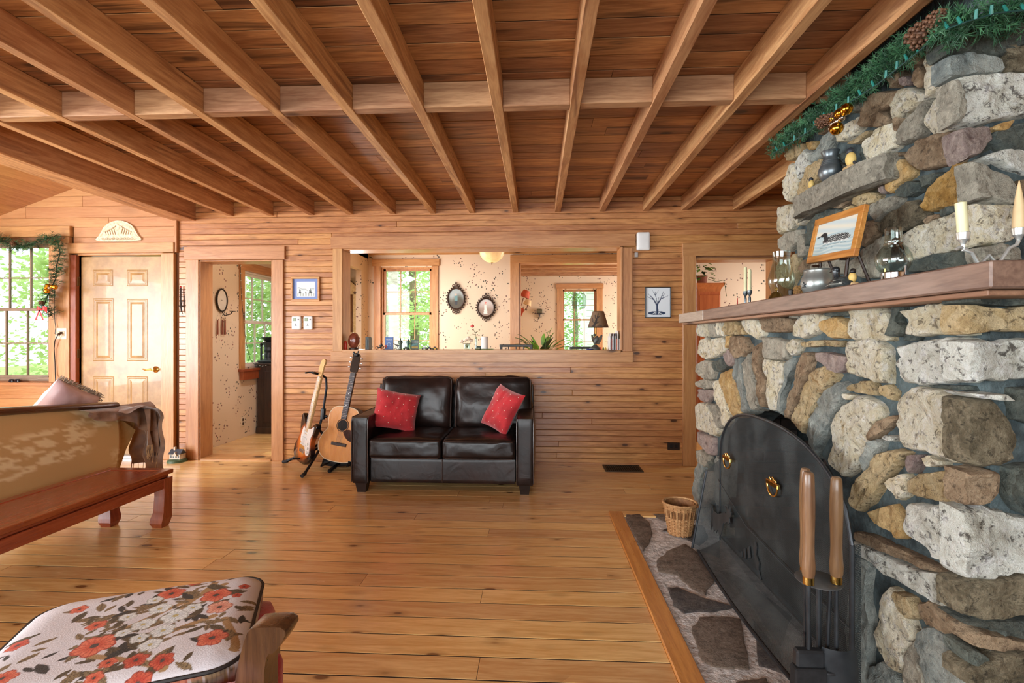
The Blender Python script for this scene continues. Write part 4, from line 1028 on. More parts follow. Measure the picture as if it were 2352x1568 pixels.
for x in (SX0 + 0.075, SX1 - 0.075):
    for y in (SYF + 0.07, SYB - 0.08):
        q = MB(); vs = [(x + a * 0.045, y + b * 0.045, 0.075) for a, b in ((-1, -1), (1, -1), (1, 1), (-1, 1))] + [(x + a * 0.033, y + b * 0.033, 0.0) for a, b in ((-1, -1), (1, -1), (1, 1), (-1, 1))]
        q.add(vs, [(0, 1, 2, 3), (7, 6, 5, 4), (0, 4, 5, 1), (1, 5, 6, 2), (2, 6, 7, 3), (3, 7, 4, 0)], False).build('leg', DARKLEG, sofa)
# red beaded cushions
def throw_pillow(label, M, w, h, t, m_, seed, dots=True, group=None):
    root = thing('throw_pillow', label, 'pillow', M.translation, (0, 0, 0), group)
    q = bmesh.new(); bmesh.ops.create_grid(q, x_segments=22, y_segments=22, size=1.0)
    top = [v.co.copy() for v in q.verts]; fc = [[v.index for v in f.verts] for f in q.faces]; q.free()
    def sh(u, v, sgn):
        e = max(0, (1 - u ** 4)) * max(0, (1 - v ** 4))
        z = t / 2 * e ** 0.55
        cx = 1 - 0.07 * (1 - v * v) ; cy = 1 - 0.07 * (1 - u * u)
        p = Vector((u * w / 2 * cx, sgn * -z, v * h / 2 * cy))
        k = noise.noise(Vector((u * 2.2 + seed, v * 2.2, sgn))) * 0.012 + noise.noise(Vector((u * 5 + seed, v * 1.5 - u * 3, sgn * 2))) * 0.007
        p.y -= sgn * k * (e ** 0.3)
        return M @ p
    b = MB(); b.add([sh(p.x, p.y, 1) for p in top], fc); b.add([sh(p.x, p.y, -1) for p in top], [tuple(reversed(f)) for f in fc])
    b.build('pillow_body', m_, root, angle=80)
    if dots:
        bd = MB(); k = 0
        for i in range(-3, 4):
            for j in range(-3, 4):
                if (i + j) % 2: continue
                p = sh(i * 0.27, j * 0.27, 1); bd.ball(p, 0.0035, 6, 4)
        bd.build('bead', mat('pillow_bead', (250, 235, 215), None, 5, 0.25), root)
    return root
REDF = mat('red_velvet', (196, 28, 38), (160, 16, 26), 9, 0.75, bump=0.25, bscale=180, sheen=0.5)
p = PY(912, 942, 4.13)
throw_pillow('red beaded cushion leaning against the left arm of the loveseat', T(p.x, 4.10, p.z + 0.005) @ Matrix.Rotation(R(24), 4, 'Z') @ Matrix.Rotation(R(-24), 4, 'X') @ Matrix.Rotation(R(13), 4, 'Y'), 0.37, 0.34, 0.13, REDF, 1.0, group='red beaded cushions on the loveseat')
p = PY(1155, 942, 4.12)
throw_pillow('red beaded cushion leaning against the right arm of the loveseat', T(p.x, 4.10, p.z + 0.01) @ Matrix.Rotation(R(-34), 4, 'Z') @ Matrix.Rotation(R(-22), 4, 'X') @ Matrix.Rotation(R(17), 4, 'Y'), 0.30, 0.37, 0.13, REDF, 4.0, group='red beaded cushions on the loveseat')

# ================================================================== guitars
BLK = mat('black_plastic', (30, 31, 35), (20, 21, 24), 12, 0.35)
BLKM = mat('black_metal', (36, 38, 44), (24, 26, 30), 12, 0.4, 0.6)
RUB = mat('black_rubber', (26, 26, 28), None, 12, 0.7)
CHROME = mat('chrome', (220, 222, 226), (196, 200, 206), 10, 0.15, 1.0)
MAPLE = wood('maple_neck', (222, 184, 128), (198, 156, 100), 'Z', 0.0, 1, 0.35, 0.4, 0.05)
SPRUCE = wood('spruce_top', (214, 148, 84), (194, 124, 64), 'Z', 0.0, 1, 0.28, 0.5, 0.05)
ROSEW = mat('rosewood', (62, 38, 26), (40, 24, 18), 20, 0.4)
def outline(pts, sub=6):
    """closed Catmull-Rom through the points"""
    n = len(pts); out = []
    for i in range(n):
        p0, p1, p2, p3 = [Vector(pts[(i + k) % n]) for k in (-1, 0, 1, 2)]
        for j in range(sub):
            t = j / sub; out.append(0.5 * ((2 * p1) + (-p0 + p2) * t + (2 * p0 - 5 * p1 + 4 * p2 - p3) * t * t + (-p0 + 3 * p1 - 3 * p2 + p3) * t ** 3))
    return [(p.x, p.y) for p in out]
def fanprism(b, poly, y0, y1, cy=None, smooth=False, rim=0.0, crown=0.0):
    """extrude a closed outline (x, z) along y with a rounded rim; front is y0"""
    n = len(poly); c = (sum(p[0] for p in poly) / n, sum(p[1] for p in poly) / n)
    rings = [(1.0, y1), (1.0, y0 + rim), (1.0 - rim * 0.9, y0 + rim * 0.25), (1.0 - rim * 2.2, y0 - crown)] if rim else [(1.0, y1), (1.0, y0)]
    vs = []
    for s, y in rings: vs += [(c[0] + (x - c[0]) * s, y, c[1] + (z - c[1]) * s) for x, z in poly]
    fs = []
    for k in range(len(rings) - 1):
        for i in range(n): fs.append((k * n + i, k * n + (i + 1) % n, (k + 1) * n + (i + 1) % n, (k + 1) * n + i))
    vs += [(c[0], rings[-1][1], c[1]), (c[0], y1, c[1])]
    l = (len(rings) - 1) * n
    for i in range(n): fs.append((l + i, l + (i + 1) % n, len(vs) - 2)); fs.append(((i + 1) % n, i, len(vs) - 1))
    b.add(vs, fs, True); return b
# electric guitar; local frame: z along the neck, x to the right, face towards -y, origin at the strap end
eg_loc = PY(693, 1062, 4.50)
eg = thing('electric_guitar', 'sunburst electric guitar with white pickguard and maple neck on a black stand', 'guitar', (eg_loc.x, 4.50, eg_loc.z), (R(-9), R(9.5), R(-38)))
body = outline([(0.0, 0.0), (0.09, 0.008), (0.15, 0.06), (0.155, 0.12), (0.125, 0.19), (0.115, 0.24), (0.135, 0.31), (0.150, 0.375), (0.125, 0.405), (0.085, 0.375), (0.045, 0.335), (0.0, 0.325), (-0.045, 0.345), (-0.085, 0.40), (-0.13, 0.44), (-0.150, 0.42), (-0.140, 0.35), (-0.115, 0.26), (-0.130, 0.20), (-0.160, 0.13), (-0.155, 0.06), (-0.10, 0.01)])
BURST = NT('sunburst'); tc = BURST.t.nodes.new('ShaderNodeTexCoord'); mp = BURST.vmath('SUBTRACT', tc.outputs['Object'], (0, 0, 0.2))
mp = BURST.vmath('MULTIPLY', mp, (1.35, 0.2, 1.0)); ln = BURST.t.nodes.new('ShaderNodeVectorMath'); ln.operation = 'LENGTH'; BURST.link(mp, ln.inputs[0])
BURST.link(BURST.ramp(ln.outputs['Value'], [(0.08, lin((222, 150, 60))), (0.14, lin((190, 92, 34))), (0.19, lin((48, 24, 18))), (0.24, lin((16, 14, 14)))]), BURST.p.inputs['Base Color']); BURST.set(Roughness=0.15, Coat_Weight=0.6)
b = MB(); fanprism(b, body, -0.022, 0.022, rim=0.012); b.build('body', BURST.m, eg, True, 40)
pg = outline([(0.02, 0.33), (0.075, 0.345), (0.11, 0.37), (0.115, 0.31), (0.095, 0.25), (0.115, 0.17), (0.12, 0.11), (0.075, 0.10), (0.02, 0.17), (-0.055, 0.19), (-0.075, 0.25), (-0.06, 0.33), (-0.03, 0.32)])
b = MB(); fanprism(b, [(x, z) for x, z in pg], -0.0275, -0.0215); pgo = b.build('pickguard', mat('white_pickguard', (232, 228, 224), (218, 212, 206), 6, 0.3), eg, True, 30)
for z in (0.29, 0.235, 0.175): MB().box(-0.042, 0.042, -0.034, -0.027, z - 0.009, z + 0.009, 0.003).build('pickup', mat('pickup_white', (240, 238, 232), None, 6, 0.35), pgo, True)
for (x, z) in ((0.08, 0.20), (0.095, 0.165), (0.10, 0.13)): MB().lathe([(0, 0), (0.012, 0), (0.010, 0.014), (0, 0.016)], n=12, M=T(x, -0.027, z) @ Matrix.Rotation(R(90), 4, 'X')).build('control_knob', mat('pickup_white', (240, 238, 232)), pgo, True)
MB().box(-0.04, 0.04, -0.034, -0.022, 0.10, 0.135, 0.003).build('bridge', CHROME, eg, True)
nk = MB().box(-0.025, 0.025, -0.03, 0.0, 0.27, 0.82, 0.006).build('neck', MAPLE, eg, True)
b = MB()
for i in range(21):
    z = 0.82 - 0.40 * (1 - 2 ** (-i / 12)) * 1.55; b.box(-0.0245, 0.0245, -0.0318, -0.030, z - 0.001, z + 0.001)
b.build('frets', CHROME, nk, True)
hd = outline([(-0.022, 0.82), (-0.03, 0.85), (-0.045, 0.875), (-0.04, 0.92), (-0.03, 0.97), (0.0, 0.992), (0.035, 0.985), (0.04, 0.955), (0.03, 0.93), (0.028, 0.88), (0.022, 0.83)], 4)
b = MB(); fanprism(b, hd, -0.024, -0.008); hdo = b.build('headstock', MAPLE, eg, True, 30)
for i in range(6): MB().box(-0.062, -0.035, -0.019, -0.012, 0.862 + i * 0.019, 0.872 + i * 0.019, 0.003).build('tuner', CHROME, hdo, True)
b = MB()
for i in range(6): x = -0.017 + i * 0.0068; b.tube([(x * 1.4, -0.036, 0.12), (x, -0.034, 0.82)], 0.0006, 4)
b.build('strings', CHROME, eg, True)
# acoustic guitar
ag_loc = PY(779, 1072, 4.52)
ag = thing('acoustic_guitar', 'honey coloured acoustic guitar with black headstock partly behind the loveseat arm', 'guitar', (ag_loc.x, 4.50, 0.075), (R(-9), R(8.0), R(-6)))
ab = outline([(0.0, 0.0), (0.11, 0.012), (0.18, 0.065), (0.203, 0.15), (0.175, 0.235), (0.140, 0.295), (0.150, 0.37), (0.148, 0.43), (0.115, 0.485), (0.05, 0.505), (-0.05, 0.505), (-0.115, 0.485), (-0.148, 0.43), (-0.150, 0.37), (-0.140, 0.295), (-0.175, 0.235), (-0.203, 0.15), (-0.18, 0.065), (-0.11, 0.012)])
b = MB(); fanprism(b, ab, -0.055, 0.055); b.build('body', ROSEW, ag, True, 40)
b = MB(); fanprism(b, [(x * .985, 0.004 + z * .985) for x, z in ab], -0.0585, -0.0545); tp = b.build('soundboard', SPRUCE, ag, True, 40)
b = MB(); b.tube([(x, -0.0555, z) for x, z in ab], 0.0035, 6, closed=True); b.build('binding', mat('ivory_binding', (240, 226, 196), None, 6, 0.35), ag, True)
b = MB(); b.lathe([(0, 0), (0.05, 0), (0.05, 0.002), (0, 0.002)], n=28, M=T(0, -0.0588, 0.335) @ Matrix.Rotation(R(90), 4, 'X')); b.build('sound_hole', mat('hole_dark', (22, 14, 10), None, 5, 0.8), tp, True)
b = MB(); b.tube([(0.058 * math.cos(t * PI / 16), -0.0605, 0.335 + 0.058 * math.sin(t * PI / 16)) for t in range(32)], 0.003, 6, closed=True); b.build('rosette', mat('rosette_dark', (92, 58, 36), (60, 36, 22), 60, 0.4), tp, True)
b = MB(); fanprism(b, outline([(0.045, 0.30), (0.09, 0.30), (0.12, 0.25), (0.11, 0.20), (0.06, 0.22), (0.02, 0.27)], 4), -0.0605, -0.0585); b.build('pickguard', mat('tortoise', (70, 30, 16), (40, 16, 10), 20, 0.2), tp, True)
b = MB().box(-0.075, 0.075, -0.068, -0.058, 0.145, 0.175, 0.003); b.build('bridge', ROSEW, ag, True)
fb = MB().box(-0.027, 0.027, -0.072, -0.058, 0.39, 0.83, 0.003).build('fingerboard', mat('ebony_board', (70, 62, 66), (54, 46, 48), 20, 0.4), ag, True)
b = MB()
for i in range(19):
    z = 0.83 - 0.64 * (1 - 2 ** (-i / 12)); b.box(-0.0265, 0.0265, -0.0735, -0.072, z - 0.0012, z + 0.0012)
b.build('frets', CHROME, fb, True)
for i in (3, 5, 7, 9, 12): z = 0.83 - 0.64 * (1 - 2 ** (-(i - .5) / 12)); MB().lathe([(0, 0), (0.005, 0), (0.005, 0.0006), (0, .0006)], n=8, M=T(0, -0.0721, z) @ Matrix.Rotation(R(90), 4, 'X')).build('inlay', mat('pickup_white', (240, 238, 232)), fb, True)
MB().box(-0.024, 0.024, -0.058, -0.034, 0.45, 0.83, 0.008).build('neck', mat('mahogany_neck', (120, 66, 40), (96, 50, 30), 12, 0.35), ag, True)
b = MB(); b.prism([(-0.026, 0.83), (0.026, 0.83), (0.038, 0.85), (0.036, 1.0), (0.02, 1.015), (0, 1.005), (-0.02, 1.015), (-0.036, 1.0), (-0.038, 0.85)], lambda a, c, t: (a, t, c), -0.068, -0.052); hs = b.build('headstock', mat('headstock_black', (24, 24, 28), None, 8, 0.15), ag, True)
for sx in (-1, 1):
    for i in range(3): MB().ball((sx * 0.055, -0.058, 0.88 + i * 0.045), (0.013, 0.006, 0.009), 8, 6).tube([(sx * 0.034, -0.058, 0.88 + i * 0.045), (sx * 0.05, -0.058, 0.88 + i * 0.045)], 0.003, 6).build('tuner', CHROME, hs, True)
b = MB()
b.ball((0, -0.08, 1.0), (0.02, 0.014, 0.018), 8, 6); b.ball((-0.028, -0.078, 1.012), (0.012, 0.01, 0.016), 8, 6); b.tube([(0.005, -0.08, 1.0), (0.02, -0.085, 1.03), (0.012, -0.08, 1.035)], 0.006, 6)
b.build('clip_tuner', BLK, ag, True)
b = MB()
for i in range(6): x = -0.02 + i * 0.008; b.tube([(x * 1.3, -0.07, 0.16), (x, -0.076, 0.60), (x * .8, -0.0745, 0.83)], 0.0007, 4)
b.build('strings', CHROME, ag, True)
# stand for the electric guitar (upright, swan neck, tripod)
e0 = PZ(716, 1072, 0.0); sx_, sy_ = -2.02, 4.58
st = thing('guitar_stand', 'tall black tripod guitar stand holding the electric guitar', 'guitar stand', (sx_, sy_, 0))
top = PY(752, 880, 4.62); knob = PY(742, 945, 4.62)
pole = [(sx_, sy_, 0.09), (sx_ + .02, 4.60, 0.25), tuple(PY(733, 985, 4.62)), tuple(knob), tuple(PY(750, 890, 4.62)), tuple(PY(749, 868, 4.61)), tuple(PY(738, 860, 4.58)), tuple(PY(716, 855, 4.52))]
MB().tube(pole, [0.014, 0.014, 0.013, 0.012, 0.011, 0.011, 0.012, 0.011], 8).build('upright', BLKM, st)
MB().tube([tuple(PY(741, 962, 4.62)), tuple(PY(743, 938, 4.62))], 0.024, 10).ball(PY(749, 956, 4.60), 0.015, 8, 6).build('height_clamp', BLK, st)
yk = PY(716, 855, 4.50)
MB().tube([yk + Vector((0.035, -0.05, 0.0)), yk + Vector((0.03, 0.0, 0)), yk + Vector((-0.03, 0.0, 0)), yk + Vector((-0.035, -0.05, 0.0))], 0.008, 8).build('neck_yoke', RUB, st)
for (q, hgt) in (((655, 1065), 0.0), ((697, 1096), 0.0), ((788, 1066), 0.0)):
    f = PZ(q[0], q[1], 0.0); f.z = 0.018
    l = MB().tube([(sx_, sy_, 0.24), (f.x * .55 + sx_ * .45, f.y * .55 + sy_ * .45, 0.11), f], [0.012, 0.012, 0.013], 8).build('leg', BLKM, st)
    d = Vector((f.x - sx_, f.y - sy_, 0)).normalized() * 0.05
    MB().tube([f - d * 0.6 + Vector((0, 0, 0.012)), f + d * 0.5], [0.016, 0.017], 8).build('rubber_foot', RUB, l)
c = PY(700, 1050, 4.48)
MB().tube([(sx_, sy_, 0.22), (c.x + 0.10, 4.46, c.z + 0.0), (c.x + 0.10, 4.36, c.z + 0.02)], 0.010, 8).build('cradle_arm', RUB, st)
MB().tube([(sx_, sy_, 0.22), (c.x - 0.04, 4.52, c.z - 0.02), (c.x - 0.09, 4.42, c.z + 0.0)], 0.010, 8).build('cradle_arm', RUB, st)
MB().tube([(sx_ + .0, sy_ - .01, 0.05), (sx_ + 0.12, sy_ - 0.02, 0.045), (sx_ + 0.26, sy_ - .01, 0.05)], [0.03, 0.04, 0.03], 10).build('folded_strap', RUB, st)
# low A-frame stand for the acoustic guitar
s2 = thing('guitar_stand', 'low black A-frame stand under the acoustic guitar', 'guitar stand', (ag_loc.x, 4.52, 0))
f = PZ(756, 1086, 0.0)
for dx in (-0.10, 0.14):
    b = MB().tube([(ag_loc.x + dx, 4.40, 0.10), (ag_loc.x + dx, 4.36, 0.065), (ag_loc.x + dx, 4.55, 0.05), (ag_loc.x + dx * .3, 4.68, 0.34)], 0.009, 8); b.build('cradle_arm', RUB, s2)
MB().tube([(f.x, f.y, 0.016), (ag_loc.x, 4.6, 0.055), (ag_loc.x + .05, 4.68, 0.20)], [0.018, 0.016, 0.012], 8).build('leg', BLKM, s2)
MB().tube([(ag_loc.x + 0.22, f.y, 0.016), (ag_loc.x + .06, 4.6, 0.055), (ag_loc.x + .05, 4.68, 0.20)], [0.018, 0.016, 0.012], 8).build('leg', BLKM, s2)
MB().tube([(ag_loc.x + .05, 4.68, 0.34), (ag_loc.x + .05, 4.74, 0.016)], 0.012, 8).build('leg', BLKM, s2)

# ================================================================== things on the back wall
PIC = vcol_mat('print', 0.45, 0.0)
def sst(e0, e1, x): t = max(0, min(1, (x - e0) / (e1 - e0))); return t * t * (3 - 2 * t)
def mixc(a, b, t): return tuple(x + (y - x) * t for x, y in zip(a, b))
def frame4(root, x0, x1, z0, z1, Y, w, d, m_, name='frame_rail', b=0.003):
    for (a, b_, c, e) in ((x0, x1, z1 - w, z1), (x0, x1, z0, z0 + w), (x0, x0 + w, z0 + w, z1 - w), (x1 - w, x1, z0 + w, z1 - w)):
        MB().box(a, b_, Y - d, Y, c, e, b).build(name, m_, root)
x0, x1, z0, z1 = rect(670, 636, 736, 692)
fp = thing('framed_print', 'wood framed winter landscape print with a wide blue mat above the thermostats', 'picture', ((x0 + x1) / 2, YW, z0))
frame4(fp, x0, x1, z0, z1, YW - 0.002, 0.020, 0.022, wood('frame_oak', (206, 152, 96), (176, 118, 66), 'X', 0, 1, 0.4, 0.2, 0.05))
def landscape(u, v):
    if not (0.16 < u < 0.84 and 0.17 < v < 0.83): return (108, 130, 184) if not (0.145 < u < 0.855 and 0.15 < v < 0.85) else (240, 240, 240)
    U, V = (u - .16) / .68, (v - .17) / .66
    c = (222, 228, 224)
    hill = 0.55 + 0.08 * math.sin(U * 6 + 1) + 0.04 * math.sin(U * 17)
    if V < hill: c = mixc((196, 206, 206), (130, 140, 142), sst(hill - 0.12, hill, V) * 0.7)
    if V < 0.40 + 0.02 * math.sin(U * 30): c = (214, 220, 220)
    for tx, th in ((0.14, 0.42), (0.2, 0.30), (0.72, 0.36), (0.78, 0.46), (0.84, 0.30), (0.5, 0.2)):
        if 0.16 < V < 0.16 + th and abs(U - tx) < 0.05 * (1 - (V - 0.16) / th): c = (52, 58, 58)
    if V < 0.18: c = mixc((225, 228, 226), (150, 156, 152), 0.5 + 0.5 * math.sin(U * 40))
    return c
painted('print', 64, 52, landscape, (x0 + .018, YW - 0.006, z0 + .018), (x1 - x0 - .036, 0, 0), (0, 0, z1 - z0 - .036), PIC, fp)
WHP = mat('white_plastic', (240, 240, 238), (228, 228, 226), 5, 0.4)
LCD = mat('lcd_grey', (150, 166, 140), (132, 148, 122), 30, 0.3)
for i, (q, lb) in enumerate(((683, 'left white wall thermostat below the framed winter print'), (710, 'right white wall thermostat next to the pass-through casing'))):
    a, b_, c, e = rect(q - 10.5, 726, q + 10.5, 757)
    th = thing('thermostat', lb, 'thermostat', ((a + b_) / 2, YW, c), group='pair of thermostats')
    softbox((b_ - a, 0.03, e - c), 0.012, (0, .003, 0), 6, M=T((a + b_) / 2, YW - 0.016, (c + e) / 2)).build('case', WHP, th)
    MB().box(a + 0.015, a + 0.05, YW - 0.036, YW - 0.03, e - 0.05, e - 0.018, 0.002).build('display', LCD, th)
    MB().lathe([(0, 0), (0.009, 0), (0.008, 0.004), (0, 0.005)], n=12, M=T(b_ - 0.022, YW - 0.031, e - 0.034) @ Matrix.Rotation(R(90), 4, 'X')).build('dial', mat('grey_plastic', (140, 142, 144), None, 6, 0.4), th)
    m_ = MB(); z_ = (c + e) / 2 - 0.018
    m_.prism([(0, 0.02), (0.004, 0.0), (0.012, -0.012), (-0.012, -0.012), (-0.004, 0.0)], lambda a_, c_, t: ((a + b_) / 2 + a_, t, z_ + c_), YW - 0.0345, YW - 0.031); m_.build('emblem', mat('grey_plastic_dark', (96, 98, 100), None, 6, 0.4), th)
a, b_, c, e = rect(1461, 535, 1491, 576)
sr = thing('alarm_siren', 'white plastic alarm box at the top right corner of the pass-through casing', 'alarm box', ((a + b_) / 2, YW, c))
softbox((b_ - a, 0.05, e - c), 0.014, (0, .006, 0), 6, M=T((a + b_) / 2, YW - 0.026, (c + e) / 2)).build('case', WHP, sr)
a, b_, c, e = rect(1457, 580, 1465, 591); sn = MB().box(a, b_, YW - 0.02, YW, c, e, 0.004).build('contact_sensor', mat('clear_grey_plastic', (176, 170, 166), None, 6, 0.25), sr)
# linocut of a bare tree
x0, x1, z0, z1 = rect(1481, 659, 1540, 730)
tp_ = thing('framed_print', 'thin black frame with a dark blue linocut of a bare tree', 'picture', ((x0 + x1) / 2, YW, z0))
frame4(tp_, x0, x1, z0, z1, YW - 0.002, 0.008, 0.02, mat('black_frame', (38, 38, 42), None, 8, 0.3))
def segd(p, a, b):
    ax, ay = b[0] - a[0], b[1] - a[1]; t = max(0, min(1, ((p[0] - a[0]) * ax + (p[1] - a[1]) * ay) / (ax * ax + ay * ay))); return math.hypot(p[0] - a[0] - ax * t, p[1] - a[1] - ay * t), t
BR = [((.48, .18), (.47, .42), .045, .035), ((.47, .40), (.32, .62), .03, .018), ((.32, .62), (.10, .80), .018, .006), ((.30, .60), (.06, .70), .012, .004), ((.47, .42), (.62, .62), .03, .018), ((.62, .62), (.92, .72), .016, .004), ((.60, .60), (.74, .88), .016, .005), ((.47, .50), (.40, .76), .014, .010), ((.40, .74), (.28, .90), .010, .004), ((.40, .74), (.40, .94), .012, .004), ((.40, .74), (.52, .90), .010, .004), ((.50, .52), (.55, .70), .010, .004), ((.68, .72), (.80, .80), .008, .004), ((.72, .70), (.70, .80), .008, .003)]
def treep(u, v):
    ink, pap = (34, 52, 84), (226, 232, 236)
    for a, b, w0, w1 in BR:
        d, t = segd((u, v), a, b)
        if d < w0 + (w1 - w0) * t: return ink
    if ((u - .46) / .36) ** 2 + ((v - .14) / .065) ** 2 < 1:
        for ax in (-.2, -.08, .08, .2):
            d, t = segd((u, v), (.47, .2), (.47 + ax, .10))
            if d < .012: return pap
        return ink
    return pap
painted('print', 56, 68, treep, (x0 + .006, YW - 0.008, z0 + .006), (x1 - x0 - .012, 0, 0), (0, 0, z1 - z0 - .012), PIC, tp_)
# receptacle, floor register, small house, carved plaque, iron trivet
a, b_, c, e = rect(1533, 1016, 1561, 1033)
oc = thing('wall_receptacle', 'dark brown electrical receptacle low on the wall beside the loveseat', 'outlet', ((a + b_) / 2, YW, c))
MB().box(a, b_, YW - 0.008, YW + .002, c, e, 0.003).build('cover_plate', mat('brown_plate', (46, 34, 28), None, 8, 0.35), oc)
for q in (.3, .7): MB().box(a + (b_ - a) * q - 0.014, a + (b_ - a) * q + .014, YW - 0.011, YW - .008, c + .02, e - .02, 0.002).build('socket', mat('socket_black', (24, 20, 18), None, 8, 0.4), oc)
rg = thing('floor_register', 'dark metal floor register in the pine floor right of the loveseat', 'vent', tuple(PZ(1432, 1076, 0)))
q0 = PZ(1391, 1083, 0); q1 = PZ(1478, 1083, 0); q2 = PZ(1478, 1069, 0)
GM = mat('register_bronze', (74, 60, 44), (56, 44, 32), 12, 0.5, 0.5)
for (xa, xb, ya, yb) in ((q0.x, q1.x, q0.y, q0.y + .015), (q0.x, q1.x, q2.y - .015, q2.y), (q0.x, q0.x + .02, q0.y + .015, q2.y - .015), (q1.x - .02, q1.x, q0.y + .015, q2.y - .015)):
    MB().box(xa, xb, ya, yb, -0.002, 0.006, 0.001).build('rim', GM, rg)
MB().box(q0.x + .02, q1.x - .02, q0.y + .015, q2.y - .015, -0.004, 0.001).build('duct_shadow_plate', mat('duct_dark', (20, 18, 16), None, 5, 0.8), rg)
for i in range(16):
    xx = q0.x + 0.03 + (q1.x - q0.x - 0.06) * i / 15; MB().box(xx - .003, xx + .003, q0.y + .015, q2.y - .015, 0.0005, 0.005).build('slat', GM, rg)
hp = PY(407, 1053, 4.70)
hs_ = thing('house_ornament', 'small painted ceramic cottage on the floor beside the entry door', 'ornament', (hp.x, hp.y, 0))
x, y = hp.x, hp.y
WHC = mat('ceramic_white', (226, 220, 206), (196, 188, 172), 24, 0.4); GRN = mat('ceramic_green', (78, 104, 72), (58, 80, 54), 30, 0.5); BLR = mat('ceramic_slate', (72, 82, 96), (52, 58, 70), 40, 0.45)
MB().lathe([(0, 0), (0.088, 0), (0.085, 0.02), (0.06, 0.03), (0, 0.032)], (x, y, 0), 16).build('lawn_base', GRN, hs_)
MB().box(x - 0.055, x + 0.055, y - 0.035, y + 0.035, 0.025, 0.085, 0.003).build('walls', WHC, hs_)
b = MB(); b.prism([(-0.045, 0.08), (0.045, 0.08), (0.0, 0.125)], lambda a_, c_, t: (x + t, y + a_, c_), -0.062, 0.062); rf = b.build('roof', BLR, hs_)
MB().box(x - 0.03, x - 0.012, y - 0.012, y + 0.012, 0.10, 0.145, 0.002).build('chimney', WHC, rf)
b = MB(); b.prism([(-0.022, 0.065), (0.022, 0.065), (0.0, 0.105)], lambda a_, c_, t: (x + 0.01 + a_, y + t, c_), -0.05, 0); b.build('gable', WHC, rf)
for i in (-0.038, -0.012, 0.014, 0.038): MB().box(x + i - .007, x + i + .007, y - 0.037, y - 0.034, 0.045, 0.072, 0.001).build('window', mat('tiny_window', (66, 70, 74), None, 10, 0.3), hs_)
pq = PY(276, 553, YW)
def plq(u, v): return None
pl = thing('carved_plaque', 'cream carved arched plaque with scrollwork above the entry door', 'plaque', (pq.x, YW - .03, pq.z))
x0, x1, zb, zt_ = rect(223, 507, 329, 555)
ow = outline([(-1, -0.80), (-0.86, -0.45), (-0.76, -0.05), (-0.64, 0.38), (-0.44, 0.74), (-0.2, 0.95), (0, 1.0), (0.2, 0.95), (0.44, 0.74), (0.64, 0.38), (0.76, -0.05), (0.86, -0.45), (1, -0.80), (0.82, -0.95), (0.4, -1.0), (-0.4, -1.0), (-0.82, -0.95)], 3)
cxp, czp, hw, hh2 = (x0 + x1) / 2, (zb + zt_) / 2, (x1 - x0) / 2, (zt_ - zb) / 2
IVO = mat('carved_ivory', (236, 222, 196), (206, 184, 150), 40, 0.6, bump=0.4, bscale=90)
b = MB(); fanprism(b, [(cxp + a_ * hw, czp + c_ * hh2) for a_, c_ in ow], YW - 0.022, YW, rim=0.008); b.build('slab', IVO, pl, angle=40)
CRV = mat('carved_shadow', (178, 150, 112), (150, 122, 88), 40, 0.6)
b = MB(); b.tube([(cxp + a_ * hw * 0.86, YW - 0.021, czp - 0.004 + c_ * hh2 * 0.82) for a_, c_ in ow], 0.004, 5, closed=True); b.build('border_moulding', IVO, pl)
for i in range(9):
    t = -0.62 + 1.24 * i / 8; b = MB(); b.tube([(cxp + t * hw + 0.012 * k * math.cos(k * 1.6), YW - 0.022, czp - hh2 * 0.72 + 0.012 * k * 0.35 * math.sin(k * 1.6)) for k in [j * 0.35 for j in range(12)]], 0.0028, 5); b.build('scroll', CRV, pl)
for s_ in (-1, 1):
    for i in range(5): b = MB(); b.tube([(cxp + s_ * hw * (0.12 + 0.10 * i), YW - 0.022, czp - hh2 * 0.35), (cxp + s_ * hw * (0.2 + 0.09 * i), YW - 0.024, czp + hh2 * (0.25 - 0.08 * i)), (cxp + s_ * hw * (0.1 + 0.08 * i), YW - 0.022, czp + hh2 * (0.5 - 0.13 * i))], 0.004, 5); b.build('feather', CRV, pl)
b = MB(); b.ball((cxp, YW - 0.022, czp + hh2 * 0.35), (0.022, 0.008, 0.028)); b.build('rosette', IVO, pl)
tq = PY(418, 690, YW)
tv = thing('wall_hook_rack', 'slender iron key hook with a red tip between the entry door and small doorway', 'wall hook', (tq.x, YW - 0.02, tq.z))
def hz(px, py): q = PY(px, py, YW - 0.022); return (q.x, q.y, q.z)
MB().tube([hz(415, 660), hz(415, 700), hz(417, 716)], 0.007, 6).build('stem', mat('iron_dark', (60, 50, 44), None, 10, 0.5, 0.6), tv)
MB().tube([hz(422, 664), hz(424, 690), hz(425, 718), hz(420, 721), hz(417, 712), hz(418, 690)], 0.003, 6).build('loop', mat('iron_dark', (60, 50, 44)), tv)
for yq in (671, 681, 692): MB().tube([hz(412, yq), hz(425, yq)], 0.003, 6).build('crossbar', mat('iron_dark', (60, 50, 44)), tv)
MB().tube([hz(410, 702), hz(418, 704), hz(427, 701)], 0.005, 6).build('crossbar', mat('iron_dark', (60, 50, 44)), tv)
MB().ball(hz(415, 659), (0.008, 0.008, 0.012), 8, 6).build('red_tip', mat('red_enamel', (190, 30, 24), None, 8, 0.3), tv)
MB().tube([(tq.x, YW - .02, tq.z), (tq.x, YW, tq.z)], 0.004, 6).build('bracket', mat('iron_dark', (60, 50, 44)), tv)
